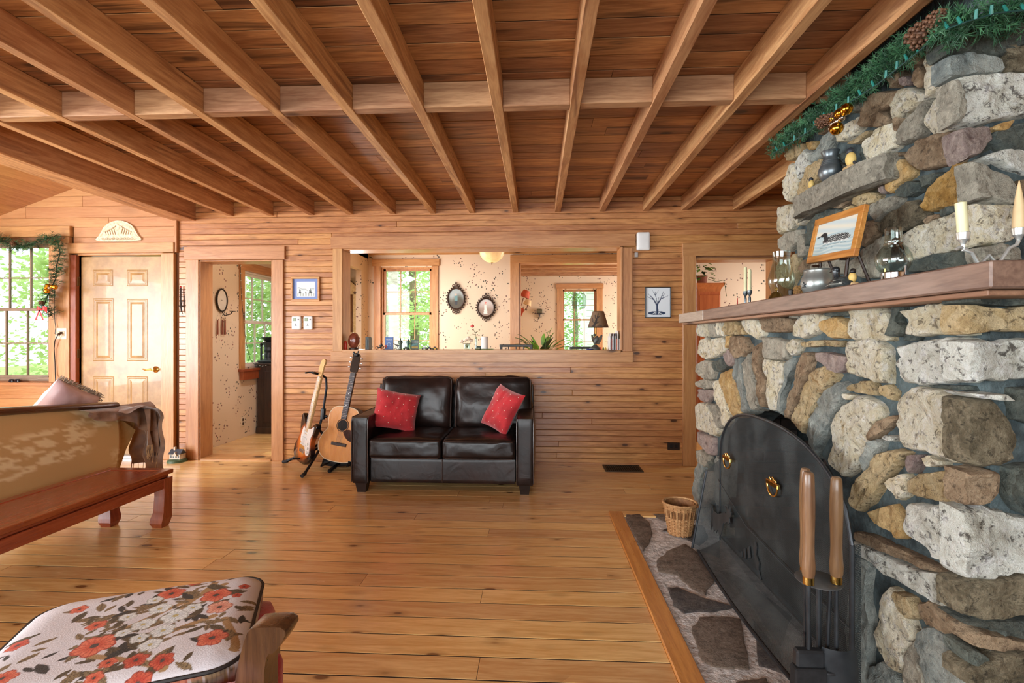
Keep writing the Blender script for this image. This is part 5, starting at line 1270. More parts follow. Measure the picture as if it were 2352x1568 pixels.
# ================================================================== fire screen, tools, basket
MESHM = NT('black_wire_mesh')
tr_ = MESHM.t.nodes.new('ShaderNodeBsdfTransparent'); tr_.inputs[0].default_value = (0.9, 0.9, 0.9, 1)
MESHM.link(MESHM.mix(MESHM.smooth(MESHM.noise(MESHM.pos(), 7, 3), 0.4, 0.7), lin((58, 66, 69)), lin((84, 93, 96))), MESHM.p.inputs['Base Color']); MESHM.set(Roughness=0.45, Metallic=0.5)
mx_ = MESHM.t.nodes.new('ShaderNodeMixShader')
wv = MESHM.pos(); sp = MESHM.t.nodes.new('ShaderNodeSeparateXYZ'); MESHM.link(wv, sp.inputs[0])
gy = MESHM.math('SINE', MESHM.math('MULTIPLY', MESHM.math('ADD', sp.outputs[1], MESHM.math('MULTIPLY', sp.outputs[2], 0.6)), 1500.0))
gz = MESHM.math('SINE', MESHM.math('MULTIPLY', MESHM.math('SUBTRACT', sp.outputs[2], MESHM.math('MULTIPLY', sp.outputs[1], 0.6)), 1500.0))
hole = MESHM.math('MULTIPLY', MESHM.math('GREATER_THAN', gy, -0.2), MESHM.math('GREATER_THAN', gz, -0.2))
MESHM.link(MESHM.math('SUBTRACT', 1.0, MESHM.math('MULTIPLY', hole, 0.95)), mx_.inputs[0]); MESHM.link(tr_.outputs[0], mx_.inputs[1]); MESHM.link(MESHM.p.outputs[0], mx_.inputs[2]); MESHM.link(mx_.outputs[0], MESHM.out.inputs[0])
IRON = mat('black_iron', (62, 66, 70), (44, 47, 51), 14, 0.42, 0.5)
scr = thing('fire_screen', 'arched black mesh fire screen with two brass ring handles in front of the firebox', 'fire screen', (1.0, 2.25, 0))
SXP, SYA, SYZ = 1.00, 1.615, 2.74                # panel plane, near edge, far edge
def stop(y):
    c, r = (SYA + SYZ) / 2, (SYZ - SYA) / 2; t = abs((y - c) / r); return 0.56 + 0.31 * math.sqrt(max(0, 1 - t ** 2.4))
ZCr = 0.12
m = MB()
def panel(u, v):
    y = SYA + (SYZ - SYA) * u; zt = stop(y); z = ZCr + (zt - ZCr) * v; return (SXP - 0.03 * math.sin(PI * u), y, z)
m.grid(panel, 40, 8); m.build('mesh_panel', MESHM.m, scr)
m = MB()
def skirt(u, v):
    y = SYA + (SYZ - SYA) * u; e = (1 - v); yy = y + (u - 0.5) * 0.18 * e
    return (SXP - 0.03 * math.sin(PI * u) - 0.09 * e ** 1.3, yy, 0.018 + (ZCr - 0.018) * v)
m.grid(skirt, 40, 5); m.build('flared_skirt', MESHM.m, scr)
def wing(u, v, s):
    y0 = SYZ if s > 0 else SYA; zt = 0.56 - 0.10 * u; z = 0.018 + (zt - 0.018) * v
    return (SXP - 0.06 * u * (1 - v * .5) - 0.05 * (1 - v) * u, y0 + s * 0.13 * u, z)
m = MB(); m.grid(lambda u, v: wing(u, v, 1), 6, 8); m.build('side_wing', MESHM.m, scr)
m = MB(); m.grid(lambda u, v: (SXP + 0.035 * u, SYA + 0.012 * u, 0.018 + (0.56 - 0.018) * v), 4, 8); m.build('side_wing', MESHM.m, scr)
m = MB(); m.tube([panel(i / 40, 1) for i in range(41)], 0.007, 8); m.build('top_rim', IRON, scr)
m = MB(); m.tube([skirt(i / 40, 0) for i in range(41)], 0.008, 8); m.build('bottom_rim', IRON, scr)
m = MB(); m.tube([panel(0, 1), panel(0, 0), skirt(0, .5), skirt(0, 0)], 0.008, 8); m.build('side_rim', IRON, scr)
m = MB(); m.tube([wing(1, 1, 1), wing(1, .5, 1), wing(1, 0, 1)], 0.007, 8); m.build('side_rim', IRON, scr)
m = MB(); m.tube([panel(1, 1), panel(1, 0.4), panel(1, 0)], 0.005, 8); m.build('fold_rod', IRON, scr)
m = MB(); m.tube([(SXP - 0.012, SYZ, 0.45), (SXP - 0.045, 2.3, 0.36), (SXP - 0.04, 1.9, 0.33), (SXP - 0.012, SYA, 0.30)], 0.0022, 6); m.build('crease_wire', IRON, scr)
for (hx, hy) in ((1672, 1052), (1777, 1110)):
    q = PX(hx, hy, SXP - 0.04); k = MB()
    k.tube([(q.x - 0.006, q.y + 0.044 * math.cos(t), q.z - 0.008 + 0.042 * math.sin(t)) for t in [PI + PI * i / 14 for i in range(15)]], 0.0045, 8)
    ho = k.build('ring_handle', BRASS, scr)
    MB().box(q.x - 0.010, q.x + 0.004, q.y - 0.05, q.y + 0.05, q.z - 0.012, q.z + 0.008, 0.003).build('escutcheon', BRASS, ho)
    MB().ball((q.x - .004, q.y - 0.022, q.z + 0.012), (0.005, 0.010, 0.010), 8, 6).ball((q.x - .004, q.y + 0.022, q.z + 0.012), (0.005, 0.010, 0.010), 8, 6).ball((q.x - .004, q.y, q.z + 0.016), (0.005, 0.010, 0.012), 8, 6).build('crest', BRASS, ho)
def silh(pts, ox, oy, s, nm):
    P = [PX(ox + x * s, oy + y * s, SXP - 0.035) for x, y in pts]
    b = MB(); b.prism([(q.y, q.z) for q in P], lambda a, c, t: (t, a, c), SXP - 0.038, SXP - 0.034); b.build(nm, mat('silhouette_steel', (66, 70, 72), (52, 56, 58), 14, 0.5, 0.4), scr)
S5 = (1580, 940, 0.4004)
silh([(150,580),(175,600),(215,590),(222,600),(228,585),(215,555),(228,570),(230,550),(238,575),(244,560),(245,590),(252,590),(248,615),(240,625),(242,650),(232,660),(228,645),(215,655),(205,650),(200,690),(185,735),(178,700),(172,690),(165,710),(160,690),(150,700),(146,650),(138,690),(140,640)], *S5, 'moose_cutout')
silh([(305,820),(312,812),(314,845),(306,850)], *S5, 'tree_cutout'); silh([(322,800),(332,795),(334,855),(326,858)], *S5, 'tree_cutout'); silh([(345,795),(355,785),(360,850),(350,855)], *S5, 'tree_cutout')
silh([(378,800),(388,755),(398,790),(394,830),(412,880),(408,920),(420,975),(416,980),(400,920),(392,880),(384,840)], *S5, 'tree_cutout')
silh([(130,540),(140,550),(146,600),(140,690),(132,660),(136,600)], *S5, 'tree_cutout')
# companion set
tp0 = PX(1880, 1330, 0.85); bx_, by_ = tp0.x, tp0.y; pz_ = tp0.z
ts = thing('fireplace_tool_stand', 'black iron tool stand with a round plate in front of the fire screen', 'tool stand', (bx_, by_, 0))
MB().lathe([(0, 0), (0.062, 0), (0.064, 0.004), (0.058, 0.007), (0, 0.008)], (bx_, by_, pz_ - 0.004), 28).build('hanger_plate', mat('plate_steel', (112, 115, 116), (88, 91, 93), 14, 0.4, 0.5), ts)
MB().lathe([(0, 0.004), (0.11, 0.004), (0.11, 0.016), (0.03, 0.03), (0, 0.032)], (bx_, by_, 0.0), 28).build('base_plate', IRON, ts)
for a in (0.9, 2.6, 4.2, 5.5): MB().tube([(bx_ + 0.03 * math.cos(a), by_ + 0.03 * math.sin(a), pz_), (bx_ + 0.022 * math.cos(a), by_ + 0.022 * math.sin(a), 0.25), (bx_ + 0.02 * math.cos(a), by_ + 0.02 * math.sin(a), 0.03)], 0.006, 8).build('rod', IRON, ts)
MB().tube([(bx_ + 0.055 * math.cos(t * PI / 10), by_ + 0.055 * math.sin(t * PI / 10), 0.24) for t in range(20)], 0.006, 8, closed=True).build('lower_ring', IRON, ts)
HANDW = wood('turned_handle', (138, 104, 74), (104, 72, 48), 'Z', 0.05, 1, 0.35, 0.3, 0.1)
def tool(label, px, py0, py1, Y, kind, group='fireplace tools on the stand', sc=1.0):
    t0, t1 = PY(px, py0, Y), PY(px, py1, Y); L = t0.z - t1.z
    r = thing('fireplace_tool', label, 'fireplace tool', (t1.x, Y, 0.05), group=group)
    pr = [(0.0, 1.0), (0.011, 0.995), (0.015, 0.97), (0.0165, 0.86), (0.0175, 0.74), (0.0175, 0.62), (0.016, 0.45), (0.0155, 0.34), (0.0165, 0.24), (0.0185, 0.16), (0.0175, 0.10), (0.015, 0.06)]
    MB().lathe([(0, 0.06 * L)] + [(a * sc, b * L) for a, b in reversed(pr)], (t1.x, Y, t1.z), 18).build('handle', HANDW, r)
    MB().lathe([(0, -0.003), (0.0155, 0.0), (0.0155, 0.065 * L), (0.0, 0.066 * L)], (t1.x, Y, t1.z), 18).build('ferrule', BRASS, r)
    MB().tube([(t1.x, Y, t1.z), (t1.x, Y, 0.32), (t1.x, Y, 0.29)], 0.006, 8).build('shaft', IRON, r)
    x = t1.x
    if kind == 'shovel':
        def sh(u, v): 
            w = 0.058 * math.sin(PI * min(1, 0.25 + v * 0.85)) ** 0.6
            return (x + (u - .5) * 2 * w, Y - 0.01 - 0.02 * (1 - (2 * u - 1) ** 2), 0.31 - 0.26 * v)
        MB().grid(sh, 10, 10).build('scoop', IRON, r)
    elif kind == 'brush':
        MB().box(x - 0.04, x + 0.04, Y - 0.015, Y + 0.015, 0.26, 0.31, 0.006).build('brush_head', IRON, r)
        MB().box(x - 0.045, x + 0.045, Y - 0.018, Y + 0.018, 0.06, 0.26, 0.004).build('bristles', mat('bristle_black', (30, 30, 32), (18, 18, 20), 60, 0.9), r)
    else:
        MB().tube([(x, Y, 0.3), (x, Y, 0.06)], 0.006, 8).tube([(x, Y, 0.10), (x + 0.03, Y, 0.085), (x + 0.035, Y, 0.11)], 0.005, 8).build('poker_tip', IRON, r)
tool('turned wood handled hearth brush, left of the tools on the iron stand', 1857, 1082, 1340, by_ - 0.052, 'brush')
tool('turned wood handled ash shovel, right of the tools on the iron stand', 1921, 1094, 1338, by_ - 0.03, 'shovel')
tool('lighter wooden handled poker standing behind the hearth brush', 1850, 1074, 1318, by_ + 0.055, 'poker', sc=0.95)
# wicker basket
bk = PZ(1567, 1232, 0.012); bkx, bky = bk.x, bk.y + 0.05
WICK = mat('wicker', (206, 162, 112), (170, 122, 76), 60, 0.6, bump=0.2)
WICKD = mat('wicker_dark', (160, 112, 68), (126, 84, 48), 60, 0.65)
bsk = thing('wicker_basket', 'small oval natural wicker basket standing on the hearth beside the fire screen', 'basket', (bkx, bky, 0.012))
BH = 0.19
def brad(z): return 0.062 + 0.030 * (z / BH)
for k in range(12):
    z = 0.008 + k * 0.0088
    MB().tube([(bkx + (brad(z) + 0.0032 * (1 if (j + k) % 2 else -1)) * math.cos(j * PI / 14) * 1.05, bky + (brad(z) + 0.0032 * (1 if (j + k) % 2 else -1)) * math.sin(j * PI / 14), 0.012 + z) for j in range(28)], 0.0048, 5, closed=True).build('weave_strand', WICK, bsk)
for k in range(4):
    z = 0.158 + k * 0.008
    MB().tube([(bkx + (brad(z) + 0.002 * (1 if (j + k) % 2 else -1)) * math.cos(j * PI / 14) * 1.05, bky + (brad(z) + 0.002 * (1 if (j + k) % 2 else -1)) * math.sin(j * PI / 14), 0.012 + z) for j in range(28)], 0.0048, 5, closed=True).build('weave_strand', WICK, bsk)
for j in range(28):
    a = j * PI / 14
    MB().tube([(bkx + brad(z) * math.cos(a) * 1.05, bky + brad(z) * math.sin(a), 0.012 + z) for z in (0.0, 0.1, 0.19)], 0.0062 if j % 2 else 0.005, 5).build('stake', WICK if j % 2 else WICKD, bsk)
MB().tube([(bkx + 0.096 * math.cos(j * PI / 14) * 1.05, bky + 0.096 * math.sin(j * PI / 14), 0.012 + BH + 0.002 * (j % 2)) for j in range(28)], 0.008, 6, closed=True).build('rim', WICK, bsk)
m = MB(); m.lathe([(0, 0), (0.06, 0.0), (0.060, 0.003), (brad(BH) - 0.006, BH), (brad(BH) - 0.009, BH), (0.055, 0.008), (0, 0.008)], (bkx, bky, 0.012), 24); m.build('liner', WICKD, bsk)

# ================================================================== things on the mantel and ledge
PEWT = mat('pewter', (186, 192, 188), (150, 158, 156), 10, 0.30, 0.7)
PEWD = mat('pewter_dark', (126, 134, 138), (92, 100, 104), 12, 0.34, 0.7)
GLS = glass('lamp_glass', (226, 238, 234), 0.10, 0.03)
CANDLE = mat('cream_candle', (226, 224, 182), (210, 208, 164), 8, 0.45)
MT = MZ1
def on_mantel(px, X): 
    d = ray(px, 700); return X / d.x * d.y      # Y of a thing seen at this column standing at depth X
# pewter mug
def lathe_at(prof, px, X, z0, n=24): y = on_mantel(px, X); return (X, y, z0)
cx_, cy_ = 1.13, on_mantel(1878, 1.13)
mg = thing('pewter_mug', 'round bellied pewter mug with a star on the mantel below the loon picture', 'mug', (cx_, cy_, MT))
MB().lathe([(0, 0.0), (0.036, 0.0), (0.046, 0.008), (0.058, 0.03), (0.061, 0.05), (0.056, 0.072), (0.049, 0.085), (0.049, 0.10), (0.052, 0.104), (0.048, 0.106), (0.045, 0.09), (0.05, 0.06), (0.03, 0.01), (0, 0.008)], (cx_, cy_, MT), 28).build('mug_body', PEWT, mg)
MB().tube([(cx_ - .01, cy_ + 0.052, MT + 0.088), (cx_ - .012, cy_ + 0.082, MT + 0.085), (cx_ - .012, cy_ + 0.088, MT + 0.055), (cx_ - .01, cy_ + 0.074, MT + 0.03), (cx_ - .008, cy_ + 0.056, MT + 0.022)], 0.0055, 8).build('handle', PEWT, mg)
b = MB(); b.prism([(0.013 * (1 if k % 2 == 0 else .42) * math.sin(k * PI / 5), 0.013 * (1 if k % 2 == 0 else .42) * math.cos(k * PI / 5)) for k in range(10)], lambda a, c, t: (t, cy_ - 0.012 + a, MT + 0.042 + c), cx_ - 0.064, cx_ - 0.055); b.build('star', PEWD, mg)
# loon figurine
lx, ly = 1.05, on_mantel(1930, 1.05)
lo = thing('loon_figurine', 'dark sculpted loon figurine in front of the pewter mug', 'figurine', (lx, ly, MT))
b = MB(); b.ball((lx, ly, MT + 0.014), (0.030, 0.062, 0.020), 18, 10); b.ball((lx, ly + 0.0, MT + 0.026), (0.022, 0.048, 0.016), 16, 8); b.build('body', mat('loon_dark', (44, 50, 54), (78, 84, 82), 60, 0.35, 0.3), lo)
b = MB(); b.tube([(lx, ly + 0.018, MT + 0.03), (lx, ly + 0.024, MT + 0.05), (lx, ly + 0.024, MT + 0.064)], [0.014, 0.011, 0.012], 10); b.ball((lx, ly + 0.026, MT + 0.068), (0.012, 0.017, 0.013)); hd_ = b.build('head', mat('loon_head', (38, 44, 48), (28, 32, 36), 30, 0.3, 0.3), lo)
MB().tube([(lx, ly + 0.04, MT + 0.068), (lx, ly + 0.062, MT + 0.064)], [0.005, 0.001], 8).build('beak', mat('loon_head', (38, 44, 48)), hd_)
for k in range(6): MB().tube([(lx - 0.024 + .003 * k, ly - 0.05 + k * .004, MT + 0.012 + k * 0.004), (lx - 0.030 + .003 * k, ly, MT + 0.016 + k * 0.004), (lx - 0.022 + .003 * k, ly + 0.045 - k * .004, MT + 0.013 + k * 0.004)], 0.0018, 5).build('feather_line', PEWT, lo)
# small bird and small items
def bird(label, c, s, bodyc, headc, par='bird_figurine', beak=None, base=True, face=1):
    r = thing(par, label, 'figurine', c); x, y, z = c
    if base: MB().box(x - 0.020 * s, x + 0.020 * s, y - 0.026 * s, y + 0.026 * s, z, z + 0.026 * s, 0.007 * s, seg=2).build('perch_block', mat('driftwood', (206, 176, 130), (186, 152, 106), 20, 0.7), r)
    zz = z + (0.026 * s if base else 0.0)
    MB().ball((x, y, zz + 0.026 * s), (0.019 * s, 0.021 * s, 0.030 * s)).build('body', mat(*bodyc), r)
    h = MB().ball((x, y + 0.004 * s * face, zz + 0.060 * s), (0.014 * s, 0.015 * s, 0.016 * s)).build('head', mat(*headc), r)
    MB().tube([(x - .004 * s, y + 0.016 * s * face, zz + 0.062 * s), (x - .006 * s, y + 0.026 * s * face, zz + 0.064 * s)], [0.004 * s, 0.0008], 6).build('beak', mat('beak_dark', (60, 44, 30), None, 8, 0.5), h)
    MB().tube([(x + .004, y - 0.016 * s * face, zz + 0.01 * s), (x + .004, y - 0.03 * s * face, zz - 0.006 * s)], [0.007 * s, 0.004 * s], 6).build('tail', mat(*headc), r)
YB_ = ('bird_yellow', (222, 192, 116), (204, 170, 96), 30, 0.6); HB_ = ('bird_dark_head', (52, 54, 60), (40, 42, 48), 20, 0.5)
bird('tiny yellow and black bird figurine on the mantel beside the loon', (1.06, on_mantel(1958, 1.06), MT), 0.62, YB_, ('bird_black', (26, 24, 24), None, 10, 0.4), base=True, face=-1)
LX = 1.505
def ledY(px, X): d = ray(px, 400); return X / d.x * d.y
bird('large yellow bird figurine with dark head, right of the pewter vase on stone ledge', (LX, ledY(1954, LX), LEDZ), 1.18, YB_, HB_)
bird('small yellow bird figurine with dark head, left of the pewter vase on stone ledge', (LX - .01, ledY(1868, LX), LEDZ), 0.80, YB_, HB_)
vx, vy = 1.51, ledY(1907, 1.51)
vs_ = thing('pewter_vase', 'ringed dark pewter vase on the stone ledge of the chimney', 'vase', (vx, vy, LEDZ))
MB().lathe([(0, 0), (0.040, 0), (0.042, 0.006), (0.03, 0.012), (0.046, 0.028), (0.056, 0.055), (0.052, 0.078), (0.044, 0.092), (0.046, 0.095), (0.040, 0.102), (0.042, 0.105), (0.036, 0.112), (0.038, 0.115), (0.032, 0.125), (0.032, 0.14), (0.040, 0.16), (0.043, 0.165), (0.038, 0.163), (0.028, 0.14), (0.028, 0.125), (0, 0.12)], (vx, vy, LEDZ), 28).build('vase_body', PEWD, vs_)
# loon picture leaning on the chimney
pA, pB, pC = PX(1856, 606, 1.32), PX(1966, 590, 1.32), PX(1984, 474, 1.44)
W_ = 0.37; yb0 = 2.115; Hf = 0.215; FZ = H + 0.345
lp = thing('framed_picture', 'pine framed painting of a swimming loon leaning on the stone above the mantel', 'picture', (1.34, yb0 + W_ / 2, MT))
lean = R(10); Mf = Matrix.Translation((1.33, yb0 + W_, FZ + 0.022)) @ Matrix.Rotation(R(-90), 4, 'Z') @ Matrix.Rotation(-lean, 4, 'X') @ Matrix.Rotation(R(3.5), 4, 'Y')
LOF = wood('loon_frame_pine', (206, 142, 76), (172, 106, 48), 'Y', 0.5, 1.4, 0.4, 0.2, 0.08)
fw = 0.032
for yy in (yb0 + 0.08, yb0 + W_ - 0.08): MB().tube([(1.32, yy, MT), (1.345, yy, FZ + 0.03), (1.352, yy, FZ + 0.10)], 0.007, 6).tube([(1.46, yy, MT), (1.352, yy, FZ + 0.10)], 0.006, 6).tube([(1.305, yy, FZ), (1.345, yy, FZ)], 0.006, 6).build('easel_leg', ROSEW, lp)
for (a, b_, c, e) in ((0, W_, Hf - fw, Hf), (0, W_, 0, fw), (0, fw, fw, Hf - fw), (W_ - fw, W_, fw, Hf - fw)):
    MB().box(a, b_, -0.011, 0.011, c, e, 0.002, Mf).build('frame_rail', LOF, lp)
def loonp(u, v):
    c = mixc((206, 212, 204), (176, 196, 200), sst(0.1, .6, v)) if v > .38 else mixc((160, 184, 190), (200, 208, 204), 0.5 + 0.5 * math.sin(v * 60 + math.sin(u * 9) * 2))
    if v > .62: c = mixc((218, 214, 198), (190, 204, 206), 0.5 + .5 * math.sin(u * 7 + v * 25))
    bx, by = (u - .55) / .34, (v - .42) / .15
    if bx * bx + by * by < 1 and v > .33:
        g = (math.sin(u * 90) * math.sin(v * 110)); c = (232, 236, 230) if g > .45 else (34, 42, 46)
        if by < -.35: c = mixc((224, 226, 222), (60, 66, 70), .3 if math.sin(u * 60) > 0 else .0)
    if segd((u, v), (.30, .46), (.25, .60))[0] < .05: c = (38, 46, 50)
    if math.hypot((u - .22) / 1.3, v - .62) < .065: c = (30, 36, 40)
    if segd((u, v), (.16, .60), (.05, .57))[0] < .018: c = (30, 36, 40)
    if segd((u, v), (.24, .30), (.80, .27))[0] < .008 or segd((u, v), (.18, .22), (.5, .2))[0] < .006: c = (110, 134, 140)
    return c
painted('painting', 72, 56, loonp, Mf @ Vector((fw - .002, -0.004, fw - .002)), (Mf @ Vector((W_ - fw + .002, 0, 0))) - (Mf @ Vector((fw - .002, 0, 0))), (Mf @ Vector((0, 0, Hf - fw + .002))) - (Mf @ Vector((0, 0, fw - .002))), PIC, lp)
MB().box(fw * .5, W_ - fw * .5, 0.0, 0.008, fw * .5, Hf - fw * .5, 0.001, Mf).build('backing_board', PLASTER, lp)
# oil lamp (round globe with chimney) and hurricane lamp
ox_, oy_ = 1.16, on_mantel(2052, 1.16)
ol = thing('oil_lamp', 'clear glass oil lamp with a round globe and chimney on the mantel', 'oil lamp', (ox_, oy_, MT))
MB().lathe([(0, 0), (0.0384, 0), (0.0416, 0.004), (0.0400, 0.008), (0.0288, 0.012), (0.0280, 0.018), (0, 0.018)], (ox_, oy_, MT), 28).build('base', CHROME, ol)
MB().lathe([(0, 0.018), (0.0328, 0.018), (0.0336, 0.04), (0.0304, 0.044), (0, 0.044)], (ox_, oy_, MT), 28).build('burner_gallery', CHROME, ol)
MB().lathe([(0.0320, 0.042), (0.0448, 0.058), (0.0512, 0.078), (0.0488, 0.098), (0.0384, 0.118), (0.0272, 0.13), (0.0272, 0.136), (0.0240, 0.14), (0.0248, 0.148), (0.0232, 0.152), (0.0232, 0.186), (0.0220, 0.186)], (ox_, oy_, MT), 32).build('glass_globe', GLS, ol)
MB().tube([(ox_ - 0.02, oy_ + 0.01, MT + 0.03), (ox_ - 0.02, oy_ + 0.01, MT + 0.056)], 0.004, 6).build('wick_tube', BRASS, ol)
MB().tube([(ox_, oy_ - 0.042, MT + 0.02), (ox_ - .005, oy_ - 0.058, MT + 0.03), (ox_ - .005, oy_ - 0.06, MT + 0.056)], 0.003, 6).build('wick_key', CHROME, ol)
hx_, hy_ = 1.15, on_mantel(1795, 1.15)
hl = thing('hurricane_chimney', 'tall clear glass hurricane lamp at the far end of the mantel', 'oil lamp', (hx_, hy_, MT))
MB().lathe([(0.036, 0.012), (0.040, 0.04), (0.056, 0.085), (0.058, 0.11), (0.048, 0.145), (0.038, 0.185), (0.037, 0.215), (0.040, 0.235), (0.0385, 0.235)], (hx_, hy_, MT), 32).build('glass_chimney', GLS, hl)
MB().lathe([(0, 0), (0.045, 0), (0.05, 0.004), (0.046, 0.012), (0.038, 0.016), (0, 0.016)], (hx_, hy_, MT), 24).build('base', BRASS, hl)
bl = thing('brass_bell', 'small tarnished brass bell with a ring on the mantel in front of the hurricane lamp', 'bell', (1.05, on_mantel(1783, 1.05), MT))
x, y = 1.05, on_mantel(1783, 1.05)
OLDB = mat('tarnished_brass', (150, 122, 60), (104, 82, 40), 30, 0.35, 0.9)
MB().lathe([(0.030, 0), (0.032, 0.004), (0.026, 0.014), (0.02, 0.026), (0.008, 0.034), (0, 0.035)], (x, y, MT), 20).build('dome', OLDB, bl)
MB().tube([(x, y + 0.009 * math.cos(t * PI / 7), MT + 0.044 + 0.009 * math.sin(t * PI / 7)) for t in range(14)], 0.0022, 6, closed=True).build('ring', OLDB, bl)
MB().tube([(x - .01, y + 0.036 + 0.007 * math.cos(t * PI / 7), MT + 0.010 + 0.008 * math.sin(t * PI / 7)) for t in range(14)], 0.002, 6, closed=True).build('side_ring', OLDB, bl)
dbx = thing('clothes_pin_figure', 'small dark peg figure on the mantel next to the brass bell', 'figurine', (1.07, on_mantel(1816, 1.07), MT))
MB().lathe([(0, 0), (0.010, 0), (0.008, 0.012), (0.010, 0.03), (0.006, 0.036), (0, 0.037)], (1.07, on_mantel(1816, 1.07), MT), 12).build('peg', mat('dark_peg', (46, 40, 34), None, 10, 0.5), dbx)
pbx, pby = 1.10, on_mantel(1836, 1.10)
pbl = thing('dried_seed_ball', 'rough tan seed ball on the mantel left of the pewter mug', 'ornament', (pbx, pby, MT))
b = MB()
for k in range(60):
    t = math.acos(1 - 2 * (k + .5) / 60); p_ = k * 2.39996; b.ball((pbx + 0.022 * math.sin(t) * math.cos(p_), pby + 0.022 * math.sin(t) * math.sin(p_), MT + 0.026 + 0.022 * math.cos(t)), 0.0052, 5, 4)
b.ball((pbx, pby, MT + 0.026), 0.022, 12, 8); b.build('seed_cluster', mat('seed_tan', (160, 122, 70), (120, 86, 46), 40, 0.8), pbl)
# paired candles at the far end, thin red taper
for (px, topy, lb) in ((1712, 612, 'left of two cream taper candles in iron holders at the far end of the mantel'), (1722, 617, 'right of two cream taper candles in iron holders at the far end of the mantel')):
    x = 1.16; y = on_mantel(px, x); top_ = PY(px, topy, y).z
    r = thing('taper_candle', lb, 'candle', (x, y, MT), group='taper candles on the mantel')
    MB().lathe([(0, 0), (0.02, 0), (0.018, 0.006), (0.006, 0.012), (0.007, 0.05), (0.004, 0.06), (0.012, 0.075), (0.013, 0.09), (0.009, 0.092), (0, 0.092)], (x, y, MT), 14).build('candle_holder', PEWD, r)
    MB().lathe([(0, 0), (0.0085, 0), (0.0085, top_ - MT - 0.095), (0.006, top_ - MT - 0.088), (0, top_ - MT - 0.085)], (x, y, MT + 0.085), 12).build('wax', CANDLE, r)
x = 1.18; y = on_mantel(1694, x); r = thing('red_taper', 'thin red taper candle at the far end of the mantel', 'candle', (x, y, MT))
MB().lathe([(0, 0), (0.012, 0), (0.012, 0.005), (0.004, 0.008), (0.0045, 0.03), (0, 0.031)], (x, y, MT), 10).build('pin_holder', PEWD, r)
MB().lathe([(0, 0.03), (0.0035, 0.03), (0.002, 0.066), (0, 0.07)], (x, y, MT), 8).build('wax', mat('red_wax', (190, 50, 40), None, 8, 0.4), r)
# two-arm candelabrum with candles at the near corner
SILV = mat('brushed_silver', (214, 218, 214), (190, 196, 194), 14, 0.28, 0.6)
cbx, cby = 1.16, 1.245
ca = thing('candelabrum', 'silver wire candelabrum with curved arms at the near end of the mantel', 'candelabrum', (cbx, cby, MT))
s1 = PY(2212, 562, cby); s2_ = PY(2340, 552, cby - 0.0); mid = PY(2265, 600, cby)
MB().tube([s1, s1 + Vector((0.0, 0, -0.012)), PY(2232, 580, cby), PY(2246, 603, cby), PY(2262, 620, cby), PY(2285, 618, cby), PY(2303, 592, cby), PY(2318, 570, cby), PY(2335, 562, cby), s2_], 0.004, 8).build('curved_arm', SILV, ca)
MB().tube([PY(2196, 572, cby), PY(2205, 567, cby), PY(2222, 574, cby)], 0.004, 8).build('curl', SILV, ca)
MB().tube([PY(2252, 606, cby), PY(2272, 586, cby), PY(2290, 606, cby)], 0.004, 8).build('handle_loop', SILV, ca)
MB().lathe([(0, 0), (0.045, 0), (0.045, 0.003), (0, 0.004)], (mid.x, cby, MT), 20).build('foot', SILV, ca)
for (s_, lb, sc, topy, tpx, fat) in ((s1, 'straight cream candle in the left cup of the silver candelabrum', 1.0, 462, 2206, 0.0115), (s2_, 'pointed ivory candle in the right cup of the silver candelabrum', 1.15, 415, 2341, 0.0125)):
    MB().lathe([(0, 0), (0.005, 0.001), (0.007, 0.008), (0.012, 0.013), (0.0138, 0.029), (0.013, 0.030), (0.0, 0.027)], s_ - Vector((0, 0, 0.0)), 18).build('candle_cup', SILV, ca)
    tp = PY(tpx, topy, cby); b0 = s_ + Vector((0, 0, 0.028)); r = thing('candle', lb, 'candle', tuple(b0), group='candles in the candelabrum')
    n_ = 6; prof = [fat] * 5 + [fat * .45, 0.0012] if sc == 1 else [fat, fat * .97, fat * .86, fat * .66, fat * .40, fat * .18, 0.001]
    MB().tube([b0.lerp(tp, t) for t in ((0, .25, .5, .75, .95, .98, 1.0) if sc == 1 else (0, .2, .4, .6, .8, .94, 1.0))], prof, 14).build('wax', CANDLE if sc == 1 else mat('ivory_candle', (230, 204, 160), (214, 186, 140), 8, 0.45), r)

